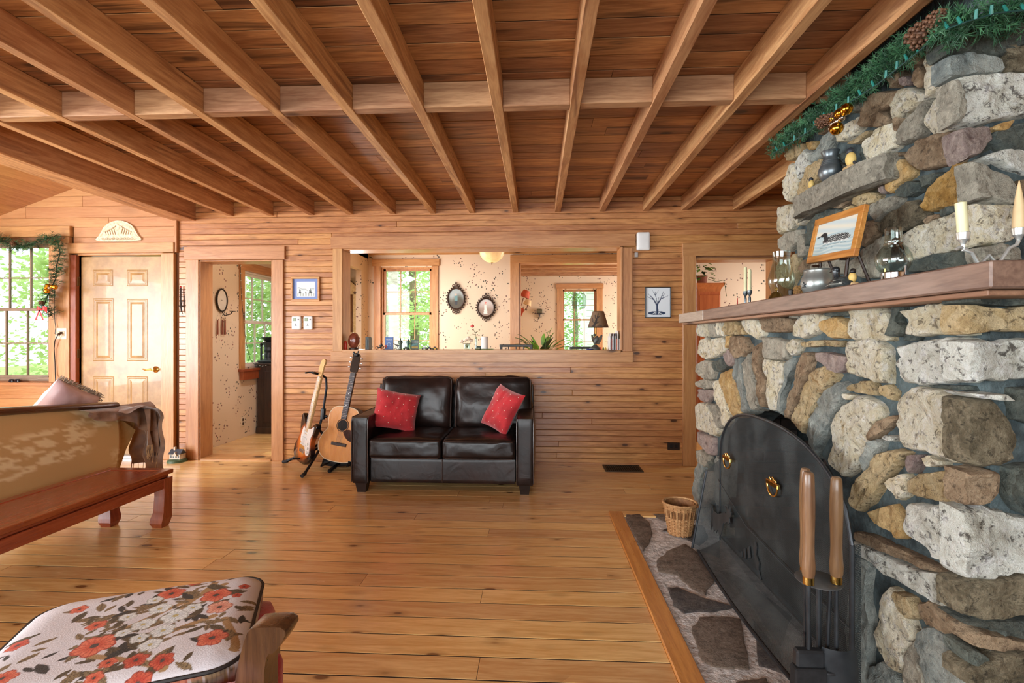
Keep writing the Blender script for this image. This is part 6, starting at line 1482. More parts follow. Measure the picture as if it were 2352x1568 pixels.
# ================================================================== garlands
def garland(name, label, path, rad, n, seed, extra=None, length=0.055):
    rnd = random.Random(seed); pts = [Vector(p) for p in path]
    root = thing(name, label, 'garland', tuple(pts[0]))
    per = [0]
    for a, b in zip(pts[:-1], pts[1:]): per.append(per[-1] + (b - a).length)
    def at(t):
        d = t * per[-1]; i = max(j for j in range(len(pts) - 1) if per[j] <= d + 1e-9); q = (d - per[i]) / max(1e-9, per[i + 1] - per[i]); return pts[i].lerp(pts[i + 1], q), (pts[i + 1] - pts[i]).normalized()
    MB().tube(pts, 0.005, 6).build('wire', mat('garland_wire', (40, 54, 40), None, 8, 0.8), root)
    for cl in range(2):
        vs, fs = [], []
        tips = n // 24
        for k in range(tips):
            t = rnd.random(); p, d = at(t)
            if k % 2 != cl: pass
            a = rnd.uniform(0, 2 * PI); o = d.orthogonal().normalized(); o2 = d.cross(o); outd = (o * math.cos(a) + o2 * math.sin(a))
            br = (outd + d * rnd.uniform(-0.7, 0.7)).normalized(); L = rad * rnd.uniform(0.55, 1.25)
            if k % 2 != cl: continue
            for j in range(24):
                u = rnd.uniform(0.1, 1.0); b0 = p + br * L * u
                q = Vector((rnd.gauss(0, 1), rnd.gauss(0, 1), rnd.gauss(0, 1))).normalized(); nd = (q + br * 0.7).normalized() * length * rnd.uniform(0.35, 0.75)
                s = nd.cross(q.orthogonal()).normalized() * 0.0016
                i0 = len(vs); vs += [b0 - s, b0 + s, b0 + nd]; fs.append((i0, i0 + 1, i0 + 2))
        o_ = MB().add(vs, fs, False).build('needles', mat('needle_green_%d' % cl, ((36, 82, 50), (70, 120, 80))[cl], ((22, 58, 36), (46, 92, 58))[cl], 20, 0.55), root, kind='stuff')
    return root, at
def cone(root, c, s, seed, axis=Vector((0.2, -1, 0.2))):
    b = MB(); M = Matrix.Translation(c) @ axis.to_track_quat('Z', 'Y').to_matrix().to_4x4()
    b.lathe([(0, -1.2 * s), (0.55 * s, -0.8 * s), (0.75 * s, -0.2 * s), (0.55 * s, 0.5 * s), (0.2 * s, 1.0 * s), (0, 1.1 * s)], n=10, M=M)
    for k in range(54):
        h = -1.0 + 2.0 * k / 53; r = s * 0.95 * math.sqrt(max(0.02, 1 - ((h + 0.15) / 1.2) ** 2)); a = k * 2.39996
        p = Vector((r * math.cos(a), r * math.sin(a), h * s)); o = Vector((math.cos(a), math.sin(a), 0.5))
        b.ball((M @ p), 0.20 * s, 6, 4)
    b.build('pinecone', mat('pinecone_brown', (122, 84, 58), (84, 54, 36), 60, 0.65), root)
GOLD = mat('gold_ornament', (226, 170, 60), (204, 146, 40), 10, 0.15, 1.0); SILB = mat('silver_ornament', (214, 206, 190), None, 10, 0.15, 1.0)
def baubles(root, c, s, offs):
    for (dx, dy, dz, r, g) in offs: MB().ball(Vector(c) + Vector((dx, dy, dz)) * s, r * s, 14, 10).build('bauble', GOLD if g else SILB, root)
GX = UX - 0.075
def gpt(px, py, X=GX): return PX(px, py, X)
path = [gpt(1782, 345), gpt(1800, 318), gpt(1840, 298), gpt(1875, 272), gpt(1915, 240), gpt(1960, 210), gpt(2000, 172), gpt(2050, 136), gpt(2095, 104), gpt(2150, 78)]
path += [PY(2185, 58, 1.72), PY(2240, 44, 1.72), PY(2300, 40, 1.72), PY(2380, 30, 1.72)]
gr, gat = garland('pine_garland', 'long artificial pine garland with pinecones and gold balls along the top of the chimney', path, 0.064, 16000, 5, length=0.05)
for (px, py, s) in ((2116, 78, 0.036), (2152, 46, 0.028), (1890, 278, 0.026), (1908, 272, 0.022)): cone(gr, gpt(px, py, GX - 0.10), s * 1.1, 1)
baubles(gr, gpt(1928, 272, GX - 0.09), 1.3, [(0, 0.04, 0.015, 0.020, 1), (0, 0.0, 0.018, 0.017, 1), (0, -0.04, 0.014, 0.020, 1), (-.01, 0.0, -0.035, 0.022, 1), (-.01, 0.02, -0.010, 0.012, 0), (-.01, -0.004, -0.012, 0.013, 0), (-.01, -0.03, -0.012, 0.012, 0), (-.01, 0.03, -0.02, 0.011, 0)])
lw = [gpt(1775, 352, GX - .06), gpt(1810, 332, GX - .07), gpt(1860, 300, GX - .07), gpt(1905, 262, GX - .08), gpt(1960, 230, GX - .08), gpt(2020, 190, GX - .08), gpt(2070, 150, GX - .08), gpt(2120, 110, GX - .09), gpt(2160, 72, GX - .09), PY(2220, 50, 1.64), PY(2290, 30, 1.64), PY(2370, 22, 1.64)]
li = MB().tube(lw, 0.0028, 6).build('light_string', mat('teal_cord', (28, 72, 68), None, 8, 0.5), gr)
for k in range(0, len(lw) - 1):
    for t in (0.3, 0.8):
        p = lw[k].lerp(lw[k + 1], t); MB().tube([p, p + Vector((-0.004, 0.008 * (-1) ** k, 0.026))], [0.0055, 0.0045], 8).build('bulb_socket', mat('teal_socket', (40, 128, 116), None, 8, 0.4), gr)
YG = YW - 0.115
wp_ = [(-40, 545), (5, 552), (40, 568), (75, 560), (100, 552), (118, 545), (132, 552), (138, 580), (130, 610), (128, 640), (115, 665), (105, 690), (100, 705), (112, 715), (125, 722)]
g2, gat2 = garland('pine_garland', 'short artificial pine garland with a red bow draped over the left window', [PY(a, b, YG) for a, b in wp_], 0.07, 11000, 9, length=0.055)
cone(g2, PY(30, 560, YG - 0.05), 0.022, 2); cone(g2, PY(95, 695, YG - 0.05), 0.02, 2)
baubles(g2, PY(116, 661, YG - 0.06), 1.0, [(-0.03, 0, 0.02, 0.022, 1), (0.045, 0, 0.008, 0.024, 1), (-0.04, 0, -0.03, 0.026, 1), (0.0, -.01, 0.0, 0.018, 0), (-0.045, 0, 0.0, 0.018, 1), (0.015, 0, 0.015, 0.018, 1)])
REDB = mat('red_ribbon', (206, 44, 40), (178, 30, 30), 14, 0.5)
bw = PY(96, 712, YG - 0.07)
for s_ in (-1, 1):
    b = MB(); b.grid(lambda u, v: bw + Vector((s_ * 0.055 * u, -0.015 * math.sin(PI * u), (v - .5) * 0.05 * (0.25 + u) + 0.02 * math.sin(PI * u))), 8, 3); b.build('bow_loop', REDB, g2)
    b = MB(); b.grid(lambda u, v: bw + Vector((s_ * 0.04 * u + (v - .5) * 0.018 - .02, -0.005, -0.10 * u)), 6, 2); b.build('bow_tail', REDB, g2)
# ================================================================== low bench table
RW = wood('red_mahogany', (170, 84, 52), (134, 58, 34), 'Y', 0.03, 0.5, 0.25, 0.4, 0.05)
RWX = wood('red_mahogany_x', (170, 84, 52), (134, 58, 34), 'X', 0.03, 0.5, 0.25, 0.4, 0.05)
RWZ = wood('red_mahogany_z', (164, 80, 50), (128, 54, 32), 'Z', 0.03, 0.5, 0.3, 0.3, 0.05)
BX0, BX1, BY0, BY1, BZ = -2.83, -2.385, 1.40, 3.12, 0.365
bn = thing('bench_table', 'low long reddish wooden bench table with a recessed top panel', 'bench', ((BX0 + BX1) / 2, (BY0 + BY1) / 2, 0))
MB().box(BX0 + 0.06, BX1 - 0.06, BY0 + 0.06, BY1 - 0.06, BZ - 0.02, BZ - 0.004).build('top_panel', RW, bn)
for (a, b, c, d, m_) in ((BX0, BX0 + .06, BY0, BY1, RW), (BX1 - .06, BX1, BY0, BY1, RW), (BX0 + .06, BX1 - .06, BY0, BY0 + .06, RWX), (BX0 + .06, BX1 - .06, BY1 - .06, BY1, RWX)):
    MB().box(a, b, c, d, BZ - 0.028, BZ, 0.004).build('top_rail', m_, bn)
q = MB(); q.box(BX0 + 0.018, BX1 - 0.018, BY0 + 0.018, BY1 - 0.018, BZ - 0.05, BZ - 0.028, 0.006); q.build('waist_moulding', RW, bn)
for (a, b, c, d, m_) in ((BX0 + .008, BX0 + .035, BY0 + .05, BY1 - .05, RW), (BX1 - .035, BX1 - .008, BY0 + .05, BY1 - .05, RW), (BX0 + .05, BX1 - .05, BY0 + .008, BY0 + .035, RWX), (BX0 + .05, BX1 - .05, BY1 - .035, BY1 - .008, RWX)):
    MB().box(a, b, c, d, BZ - 0.115, BZ - 0.05, 0.004).build('apron', m_, bn)
for sx in (0, 1):
    for sy in (0, 1):
        x, y = (BX0 + 0.04, BX1 - 0.04)[sx], (BY0 + 0.04, BY1 - 0.04)[sy]; ix, iy = (1, -1)[sx], (1, -1)[sy]
        prof = [(0.315, 0.036, 0), (0.2, 0.034, 0.0), (0.10, 0.036, 0.003), (0.055, 0.042, 0.008), (0.03, 0.040, 0.012), (0.0, 0.030, 0.010)]
        vs, fs = [], []
        for (z, w, o) in prof: vs += [(x + o * ix + a * w, y + o * iy + b * w, z) for a, b in ((-1, -1), (1, -1), (1, 1), (-1, 1))]
        for k in range(len(prof) - 1):
            for j in range(4): fs.append((k * 4 + j, (k + 1) * 4 + j, (k + 1) * 4 + (j + 1) % 4, k * 4 + (j + 1) % 4))
        fs += [(0, 1, 2, 3), tuple(reversed([(len(prof) - 1) * 4 + j for j in range(4)]))]
        MB().add(vs, fs, False).build('leg', RWZ, bn)

# ================================================================== settee with throw and pillow
def toile(u, v):
    n1 = noise.noise(Vector((u * 3.2, v * 2.6, 1.0))); n2 = noise.noise(Vector((u * 22, v * 16, 2.0))); n3 = noise.noise(Vector((u * 60, v * 40, 4.0)))
    base = mixc((210, 174, 118), (204, 182, 116), sst(0.35, 0.9, u))
    k = sst(-0.10, 0.04, n1) * sst(-0.05, 0.12, n2 + n3 * .6)
    return mixc(base, (246, 230, 184), 0.9 * k)
SETM = vcol_mat('toile_brocade', 0.55, 0.0, 0.15)
se = thing('settee', 'old settee seen from behind with pale gold floral brocade and dark wood top rail', 'settee', (-3.2, 2.4, 0))
SY0_, SY1_ = 1.1, 3.36
def railz(y): t = (3.36 - y) / 1.7; return 0.735 + 0.10 * math.sin(min(1, max(0, t)) * PI / 2)
nx, ny = 110, 46
vs = []; 
def backpt(u, v):
    y = SY1_ - (SY1_ - SY0_) * u; zt = railz(y) - 0.012; zb = 0.22
    tp = 0.12 * (1 - v) * (1 if u < .5 else 0) * max(0, 1 - u * 6)
    return Vector((-2.93 - 0.05 * v - 0.02 * math.sin(PI * v) * 0 + 0.03 * math.sin(PI * v), y - tp * 0.7, zb + (zt - zb) * v))
me = bpy.data.meshes.new('back_panel')
vs = [backpt(i / nx, j / ny) for j in range(ny + 1) for i in range(nx + 1)]
vb = [p + Vector((-0.10, 0, 0)) for p in vs]; N = len(vs)
fs = [(j * (nx + 1) + i, j * (nx + 1) + i + 1, (j + 1) * (nx + 1) + i + 1, (j + 1) * (nx + 1) + i) for j in range(ny) for i in range(nx)]
fb_ = [tuple(reversed([k + N for k in f])) for f in fs]
ed = [(j * (nx + 1), (j + 1) * (nx + 1), (j + 1) * (nx + 1) + N, j * (nx + 1) + N) for j in range(ny)]
me.from_pydata([tuple(p) for p in vs + vb], [], fs + fb_ + ed); me.materials.append(SETM)
ca_ = me.color_attributes.new('Col', 'FLOAT_COLOR', 'POINT'); dat = []
for rep in range(2):
    for j in range(ny + 1):
        for i in range(nx + 1): dat += [*lin(toile(i / nx, j / ny)), 1]
ca_.data.foreach_set('color', dat); me.polygons.foreach_set('use_smooth', [True] * len(me.polygons)); flipfix(me); link('back_panel', me, se)
DKW = wood('dark_walnut_rail', (92, 52, 34), (60, 30, 20), 'Y', 0.05, 0.6, 0.3, 0.3, 0.05)
m = MB(); 
def railpt(u, a):
    y = SY1_ - (SY1_ - SY0_) * u; c = Vector((-3.0, y, railz(y) + 0.008)); w = 0.05 if u > 0.02 else 0.03
    return c + Vector((math.cos(a) * w * 1.1, 0, math.sin(a) * 0.024))
m.grid(lambda u, v: railpt(u, v * 2 * PI), 40, 12); m.build('top_rail', DKW, se)
FABP = mat('brocade_seat', (206, 176, 120), (188, 154, 98), 20, 0.6)
softbox((0.62, 2.1, 0.20), 0.05, (0, 0, 0.02), 8, M=T(-3.33, 2.3, 0.34)).build('seat', FABP, se)
# far arm, rolled outwards
m = MB(); prof = [(0.16 * math.cos(t) * 0.62, 0.12 * math.sin(t)) for t in [2 * PI * k / 18 for k in range(18)]]
m.tube([(-3.02, 3.45, 0.59), (-3.3, 3.46, 0.59), (-3.62, 3.47, 0.57)], [0.098, 0.105, 0.095], 20); m.build('arm_roll', FABP, se)
m = MB(); m.prism([(3.22, 0.20), (3.32, 0.20), (3.42, 0.42), (3.50, 0.54), (3.40, 0.62), (3.28, 0.66)], lambda a, c, t: (t, a, c), -3.62, -2.97); m.build('arm_panel', FABP, se)
for x in (-3.0, -3.55):
    for y in (1.25, 3.25): MB().tube([(x, y, 0.26), (x, y + 0.015, 0.12), (x, y - 0.005, 0.0)], [0.032, 0.024, 0.016], 10).build('leg', DKW, se)
# throw over the far arm
THR = mat('brown_velvet_throw', (154, 116, 88), (104, 72, 52), 7, 0.6, bump=0.25, bscale=30, sheen=0.8)
FRG = mat('throw_fringe', (196, 160, 116), (164, 126, 84), 40, 0.8)
th_ = thing('throw_blanket', 'brown velvet throw with a tasselled fringe draped over the settee arm', 'blanket', (-3.0, 3.55, 0.70))
def drape(u, v):
    # u: across the arm axis (x), v: along the drop over the roll
    x = -3.10 + 0.30 * u
    s = v * 1.05
    if s < 0.34: y, z = 3.36 + 0.0 + s * 0.62, 0.715 + 0.03 * math.sin(s / 0.34 * PI)
    else:
        a = min(1, (s - 0.34) / 0.17); y = 3.57 + 0.11 * math.sin(a * PI / 2) + 0.0; z = 0.615 + 0.10 * math.cos(a * PI / 2)
        if s > 0.51: z = 0.615 - (s - 0.51) * (0.62 + 0.30 * sst(0.3, 1, u)); y = 3.68 + 0.015 * math.sin(s * 20)
    f = sst(0.3, 0.6, v)
    y += 0.020 * f * math.sin(u * 17 + v * 2) ; x += 0.016 * f * math.sin(u * 17 + 1.3)
    z += 0.012 * noise.noise(Vector((u * 5, v * 7, 3)))
    return Vector((x, y - 0.10, z - .01))
m = MB(); m.grid(drape, 40, 40)
def drape2(u, v):
    # front lap hanging on the back side of the settee
    y = 3.12 + 0.62 * u - 0.02 * v; k = v
    dz = 0.035 + 0.13 * sst(0, 0.9, u) + 0.02 * math.sin(u * 9)
    x = -2.985 + 0.09 * math.sin(min(1, k * 1.6) * PI / 2) + 0.022 * math.sin(u * 22 + 1) * k + 0.015 * noise.noise(Vector((u * 6, v * 4, 1)))
    ztop = 0.752 - 0.02 * u
    return Vector((x, y - 0.08, ztop + 0.012 * math.sin(k * PI) - dz * k * 1.15))
m.grid(drape2, 44, 14)
def drape3(u, v):
    y = 3.46 + 0.16 * u; x = -2.90 + 0.03 * math.sin(u * 14) + 0.03 * (1 - u)
    return Vector((x + 0.012 * math.sin(u * 21 + v * 3), y + 0.03 * v, 0.70 - 0.04 * u * u - (0.27 + 0.17 * sst(0.2, .9, u)) * v))
m.grid(drape3, 26, 20); m.build('blanket_cloth', THR, th_, angle=80)
fr = MB()
for k in range(34):
    p = drape3(k / 33, 1.0); fr.tube([p, p + Vector((random.uniform(-.006, .006), 0, -0.045)), p + Vector((random.uniform(-.012, .012), 0, -0.085))], 0.0022, 4)
for k in range(20):
    p = drape(k / 19, 1.0); fr.tube([p, p + Vector((random.uniform(-.006, .006), 0, -0.05)), p + Vector((random.uniform(-.012, .012), 0, -0.09))], 0.0022, 4)
fr.build('fringe', FRG, th_)
# pillow
PNK = mat('pale_pink_satin', (226, 196, 196), (206, 172, 176), 8, 0.4, sheen=0.4)
pl_ = throw_pillow('pale pink satin pillow with a tasselled edge propped inside the settee', T(-3.15, 3.12, 0.75) @ Matrix.Rotation(R(82), 4, 'Z') @ Matrix.Rotation(R(20), 4, 'X') @ Matrix.Rotation(R(28), 4, 'Y'), 0.36, 0.32, 0.14, PNK, 9.0, dots=False)
Mx = T(-3.15, 3.12, 0.75) @ Matrix.Rotation(R(82), 4, 'Z') @ Matrix.Rotation(R(20), 4, 'X') @ Matrix.Rotation(R(28), 4, 'Y')
fr = MB()
for e in range(2):
    for k in range(46):
        t = -1 + 2 * k / 45; p = Mx @ (Vector((t * 0.172, 0, 0.152)) if e == 0 else Vector((0.172, 0, t * 0.155)))
        for j in range(3):
            d = Mx.to_3x3() @ (Vector((random.uniform(-.4, .4), random.uniform(-.8, .8), 1)) if e == 0 else Vector((1, random.uniform(-.8, .8), random.uniform(-.4, .4)))); fr.tube([p, p + d.normalized() * 0.032], [0.003, 0.0015], 4)
fr.build('tassel_trim', mat('grey_tassel', (182, 168, 150), (140, 124, 106), 50, 0.8), pl_)

# ================================================================== floral cushion on a pink chair
cA, cB, cD = PZ(590, 1306, 0.515), PZ(106, 1384, 0.515), PZ(538, 1500, 0.515)
ctr = (cB + cD) / 2; ctr = Vector((-0.988, 1.16, 0)); 
ux = Vector((-0.44, -0.19, 0)).normalized(); ang = math.atan2(-ux.y, -ux.x)
CW, CD = 0.53, 0.445
FLW = []
rg_ = random.Random(3)
# flowers measured on the cover: (u, v, radius, kind); u from right end to left, v from far edge to near edge
spec = [(0.20, 0.30, .085, 'o'), (0.42, 0.18, .075, 'o'), (0.60, 0.66, .095, 'o'), (0.14, 0.78, .075, 'o'), (0.30, 0.90, .055, 'r'), (0.40, 0.86, .055, 'r'), (0.36, 1.0, .06, 'r'), (0.16, 0.46, .07, 'p'), (0.66, 0.44, .05, 'o'), (0.52, 0.93, .04, 'o'), (0.50, 0.84, .04, 'o'), (0.80, 0.20, .045, 'o'), (0.08, 0.22, .035, 'r'), (0.10, 0.34, .03, 'r'), (0.46, .03, .04, 'r'), (0.34, .05, .04, 'r'), (0.85, 0.8, .06, 'o'), (0.92, 0.5, .05, 'r'),
        (0.34, 0.48, .075, 'w'), (0.43, 0.36, .06, 'w'), (0.46, 0.52, .06, 'w'), (0.36, 0.62, .06, 'w'), (0.28, 0.42, .05, 'w'), (0.38, 0.74, .055, 'w'), (0.44, 0.66, .045, 'w'), (0.55, 0.40, .045, 'w'), (0.48, 0.24, .045, 'w'), (0.52, 0.58, .04, 'w')]
leaves = [(rg_.uniform(0.02, 0.98), rg_.uniform(0.02, 0.98), rg_.uniform(.028, .062), rg_.uniform(0, PI), rg_.choice(['k', 'b', 'b', 'd'])) for _ in range(330)]
leaves = [l for l in leaves if math.hypot(l[0] - .42, l[1] - .52) < 0.46 + rg_.uniform(-.14, .10)]
stems = [((.2, .15), (.55, .6)), ((.25, .1), (.35, .5)), ((.15, .55), (.5, .75)), ((.6, .75), (.3, .95)), ((.1, .6), (.05, .9))]
PALF = {'o': ((206, 92, 66), (226, 128, 98), (150, 52, 44)), 'r': ((188, 70, 52), (210, 104, 78), (120, 40, 34)), 'p': ((214, 140, 118), (232, 176, 152), (160, 84, 72)), 'w': ((216, 224, 228), (236, 240, 240), (140, 146, 140))}
def cloth(u, v):
    c = mixc((226, 224, 228), (212, 210, 218), 0.5 + 0.5 * noise.noise(Vector((u * 5, v * 5, 0))))
    for a, b in stems:
        d, t = segd((u + .02 * math.sin(v * 9), v), a, b)
        if d < .018: c = (172, 138, 96)
    for (a, b, L, an, k) in leaves:
        du, dv = u - a, v - b; x = (du * math.cos(an) + dv * math.sin(an)) / L; y = (-du * math.sin(an) + dv * math.cos(an)) / (L * .36)
        if abs(x) < 1 and abs(y) < (1 - x * x):
            c = {'k': (66, 62, 58), 'b': (142, 120, 88), 'd': (98, 84, 62)}[k]
            if abs(y) < .1 or math.sin(x * 22 + abs(y) * 6) > .75: c = mixc(c, (56, 46, 38), .5)
    for (a, b, r, k) in spec:
        r *= .86; du, dv = u - a, (v - b) * CD / CW * 1.0; d = math.hypot(du, dv); an = math.atan2(dv, du)
        petal = 0.78 + 0.22 * abs(math.cos(an * 2.5 + a * 9))
        if d < r * petal:
            p = PALF[k]; t = d / (r * petal); c = mixc(p[0], p[1], sst(.2, .9, t))
            if math.sin(an * 15 + d * 30) > .72: c = mixc(c, p[2], .45)
            if t > .9: c = mixc(c, p[2], .6)
            if d < r * .2: c = (84, 72, 66) if k != 'w' else (190, 176, 120)
    return c
pc_ = thing('pink_chair', 'pink upholstered low chair with a carved wooden scroll post in the foreground', 'chair', (ctr.x, ctr.y, 0), (0, 0, ang))
fc_ = thing('floral_cushion', 'thick seat cushion printed with orange and white flowers and brown leaves', 'cushion', (ctr.x, ctr.y, 0.44), (0, 0, ang))
# local frame: +x to the right end (A-D edge), +y to the far edge
nx, ny = 230, 200
def ctop(u, v):
    x, y = (0.5 - u) * CW, (0.5 - v) * CD
    ex, ey = abs(0.5 - u) * 2, abs(0.5 - v) * 2
    r = 0.07
    qx, qy = max(0, ex - (1 - r / CW * 2)) / (r / CW * 2), max(0, ey - (1 - r / CD * 2)) / (r / CD * 2)
    k = min(1, math.hypot(qx, qy))
    # round the plan corners
    if qx > 0 and qy > 0:
        m_ = math.hypot(qx, qy) / max(qx, qy); sx = (1 - r / CW * 2 + qx / m_ * (r / CW * 2)); sy = (1 - r / CD * 2 + qy / m_ * (r / CD * 2))
        x, y = math.copysign(sx * CW / 2, x), math.copysign(sy * CD / 2, y); k = max(qx, qy)
    z = 0.115 - 0.035 * (1 - math.sqrt(max(0, 1 - k * k))) - 0.010 * (ex ** 2 + ey ** 2) / 2 + 0.003 * noise.noise(Vector((x * 9, y * 9, 2)))
    return Vector((x, y, z * .65))
me = bpy.data.meshes.new('printed_cover'); vs = [ctop(i / nx, j / ny) for j in range(ny + 1) for i in range(nx + 1)]
fs = [(j * (nx + 1) + i, j * (nx + 1) + i + 1, (j + 1) * (nx + 1) + i + 1, (j + 1) * (nx + 1) + i) for j in range(ny) for i in range(nx)]
dat = []
for j in range(ny + 1):
    for i in range(nx + 1): dat += [*lin(cloth(i / nx, j / ny)), 1]
# boxing (side band) continues the print
ringi = [i for i in range(nx)] + [j * (nx + 1) + nx for j in range(ny)] + [ny * (nx + 1) + i for i in range(nx, 0, -1)] + [j * (nx + 1) for j in range(ny, 0, -1)]
lv = [0.049, 0.036, 0.02, 0.0]
prev = ringi; 
for L, z in enumerate(lv):
    cur = []
    for q, i in enumerate(ringi):
        p = vs[i]; o = 1.0 + 0.012 * math.sin((L + 1) / 4 * PI); vs.append(Vector((p.x * o, p.y * o, z))); cur.append(len(vs) - 1)
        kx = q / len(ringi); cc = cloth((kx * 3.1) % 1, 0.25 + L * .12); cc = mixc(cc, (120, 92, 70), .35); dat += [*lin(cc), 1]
    n_ = len(ringi)
    for q in range(n_): fs.append((prev[q], cur[q], cur[(q + 1) % n_], prev[(q + 1) % n_]))
    prev = cur
fs.append(tuple(prev))
me.from_pydata([tuple(p) for p in vs], [], fs); me.materials.append(vcol_mat('floral_linen', 0.8, 0.0, 0.2))
ca_ = me.color_attributes.new('Col', 'FLOAT_COLOR', 'POINT'); ca_.data.foreach_set('color', dat); me.polygons.foreach_set('use_smooth', [True] * len(me.polygons)); flipfix(me)
link('printed_cover', me, fc_, True)
m = MB(); m.tube([Vector((vs[i].x * 1.006, vs[i].y * 1.006, 0.05)) for i in ringi[::6]], 0.0045, 6, closed=True); m.build('piping', mat('black_piping', (34, 28, 26), None, 8, 0.6), fc_, True)
PINK = mat('pink_velvet', (206, 44, 92), (174, 26, 70), 10, 0.55, bump=0.3, bscale=60, sheen=0.5)
softbox((0.56, 0.62, 0.12), 0.04, (0, 0, 0.0), 8, M=T(0.02, -0.10, 0.378)).build('seat', PINK, pc_, True)
MB().box(-0.27, 0.31, -0.42, 0.20, 0.24, 0.325, 0.008).build('seat_rail', mat('chair_walnut', (112, 70, 42), (84, 50, 30), 8, 0.35), pc_, True)
softbox((0.42, 0.17, 0.11), 0.045, (0, 0, 0.0), 8, M=T(0.10, -0.322, 0.432)).build('seat_roll', PINK, pc_, True)
CHW = wood('chair_post_wood', (100, 66, 42), (66, 40, 25), 'Z', 0.05, 0.6, 0.25, 0.4, 0.05)
# scroll post at the near right corner of the pink chair (built in world space so that it can be placed against the photo)
Yp = 0.98
def pp(px, py, Y=Yp): q = PY(px, py, Y); return (q.x, q.z)
sil = [pp(*q) for q in ((528, 1640), (534, 1590), (540, 1550), (548, 1510), (558, 1474), (566, 1452), (576, 1442), (600, 1440), (630, 1439), (646, 1440), (656, 1447), (658, 1456), (650, 1472), (638, 1490), (624, 1503), (618, 1500), (612, 1512), (606, 1545), (606, 1590), (606, 1640))]
m = MB(); 
n_ = len(sil); c_ = (sum(p[0] for p in sil) / n_, sum(p[1] for p in sil) / n_)
vs = []; rings_ = [(0.96, 0.0), (1.0, 0.006), (1.0, 0.05), (0.96, 0.056)]
for s_, t_ in rings_: vs += [(c_[0] + (x - c_[0]) * s_, Yp + t_, c_[1] + (z - c_[1]) * (s_ * .5 + .5)) for x, z in sil]
fs = [tuple(range(n_)), tuple(reversed(range(3 * n_, 4 * n_)))]
for k in range(3):
    for i in range(n_): fs.append((k * n_ + i, (k + 1) * n_ + i, (k + 1) * n_ + (i + 1) % n_, k * n_ + (i + 1) % n_))
m.add(vs, fs, True); me = m.mesh('scroll_post', CHW, 40); flipfix(me); link('scroll_post', me, pc_)
b0 = PY(570, 1640, Yp)
MB().box(b0.x - 0.03, b0.x + 0.035, Yp, Yp + 0.056, 0.0, b0.z + 0.01, 0.006).build('front_leg', CHW, pc_)
for (x, y) in ((-0.24, 0.17), (0.27, 0.17), (-0.24, -0.39)): MB().tube([(x, y, 0.23), (x, y, 0.10), (x, y, 0.0)], [0.026, 0.022, 0.016], 10).build('leg', CHW, pc_, True)
a_ = PY(617, 1560, 1.06); softbox((0.05, 0.05, 0.16), 0.02, (0, 0, 0), 5, M=T(a_.x, 1.065, a_.z - 0.03)).build('padded_arm', PINK, pc_)

# ================================================================== outlet, cord and sunglasses at the left window
oq = PY(141, 766, YW - 0.03)
on = thing('wall_receptacle', 'ivory electrical receptacle on the casing between left window and entry door', 'outlet', tuple(oq))
a, b_, c, e = rect(128, 753, 154, 779, YW - 0.03)
IVP = mat('ivory_plate', (228, 214, 190), None, 6, 0.4)
MB().box(a, b_, YW - 0.037, YW - 0.029, c, e, 0.003).build('cover_plate', IVP, on)
for q in (.35, .72): MB().box(a + (b_ - a) * q - .012, a + (b_ - a) * q + .012, YW - 0.040, YW - 0.036, c + .03, e - .03, 0.003).build('socket', mat('ivory_socket', (206, 188, 160), None, 6, 0.4), on)
cd = thing('power_cord', 'black power cord with a plug hanging from the ivory receptacle', 'cord', tuple(PY(128, 880, YW - .05)))
def hq(px, py, d=0.05): q = PY(px, py, YW - d); return q
MB().tube([hq(136, 766, .06), hq(131, 772, .07), hq(126, 782, .06), hq(124, 800, .05), hq(126, 830, .045), hq(127, 860, .045), hq(128, 880, .085), hq(127, 900, .085), hq(126, 925, .05)], 0.0045, 6).build('cable', BLK, cd)
MB().tube([hq(141, 764, .042), hq(134, 768, .075)], [0.013, 0.010], 8).build('plug', mat('brown_plug', (60, 40, 30), None, 8, 0.5), cd)
MB().tube([hq(126, 660, .09), hq(124, 700, .05), hq(126, 740, .045), hq(128, 752, .045), hq(126, 766, .05), hq(132, 770, .06)], 0.003, 6).build('garland_lead', BLK, cd)
sg = thing('sunglasses', 'folded dark sunglasses on the left window sill', 'sunglasses', tuple(PY(46, 876, YW - .04)))
zs = wz(60, 877); xs_ = wx(46)
for dx in (-0.032, 0.03): softbox((0.05, 0.014, 0.034), 0.006, (0, .003, 0), 4, M=T(xs_ + dx, YW - 0.055, zs + 0.018) @ Matrix.Rotation(R(-18), 4, 'X')).build('lens', mat('dark_lens', (26, 30, 40), None, 6, 0.08), sg)
MB().tube([(xs_ - .055, YW - .05, zs + .026), (xs_, YW - .058, zs + .03), (xs_ + .055, YW - .05, zs + .026)], 0.0028, 6).build('bridge_frame', BLK, sg)
for s_ in (-1, 1): MB().tube([(xs_ + s_ * .056, YW - .05, zs + .024), (xs_ + s_ * .02, YW - .02, zs + .012), (xs_ - s_ * .03, YW - .022, zs + .006)], 0.0026, 6).build('temple', BLK, sg)

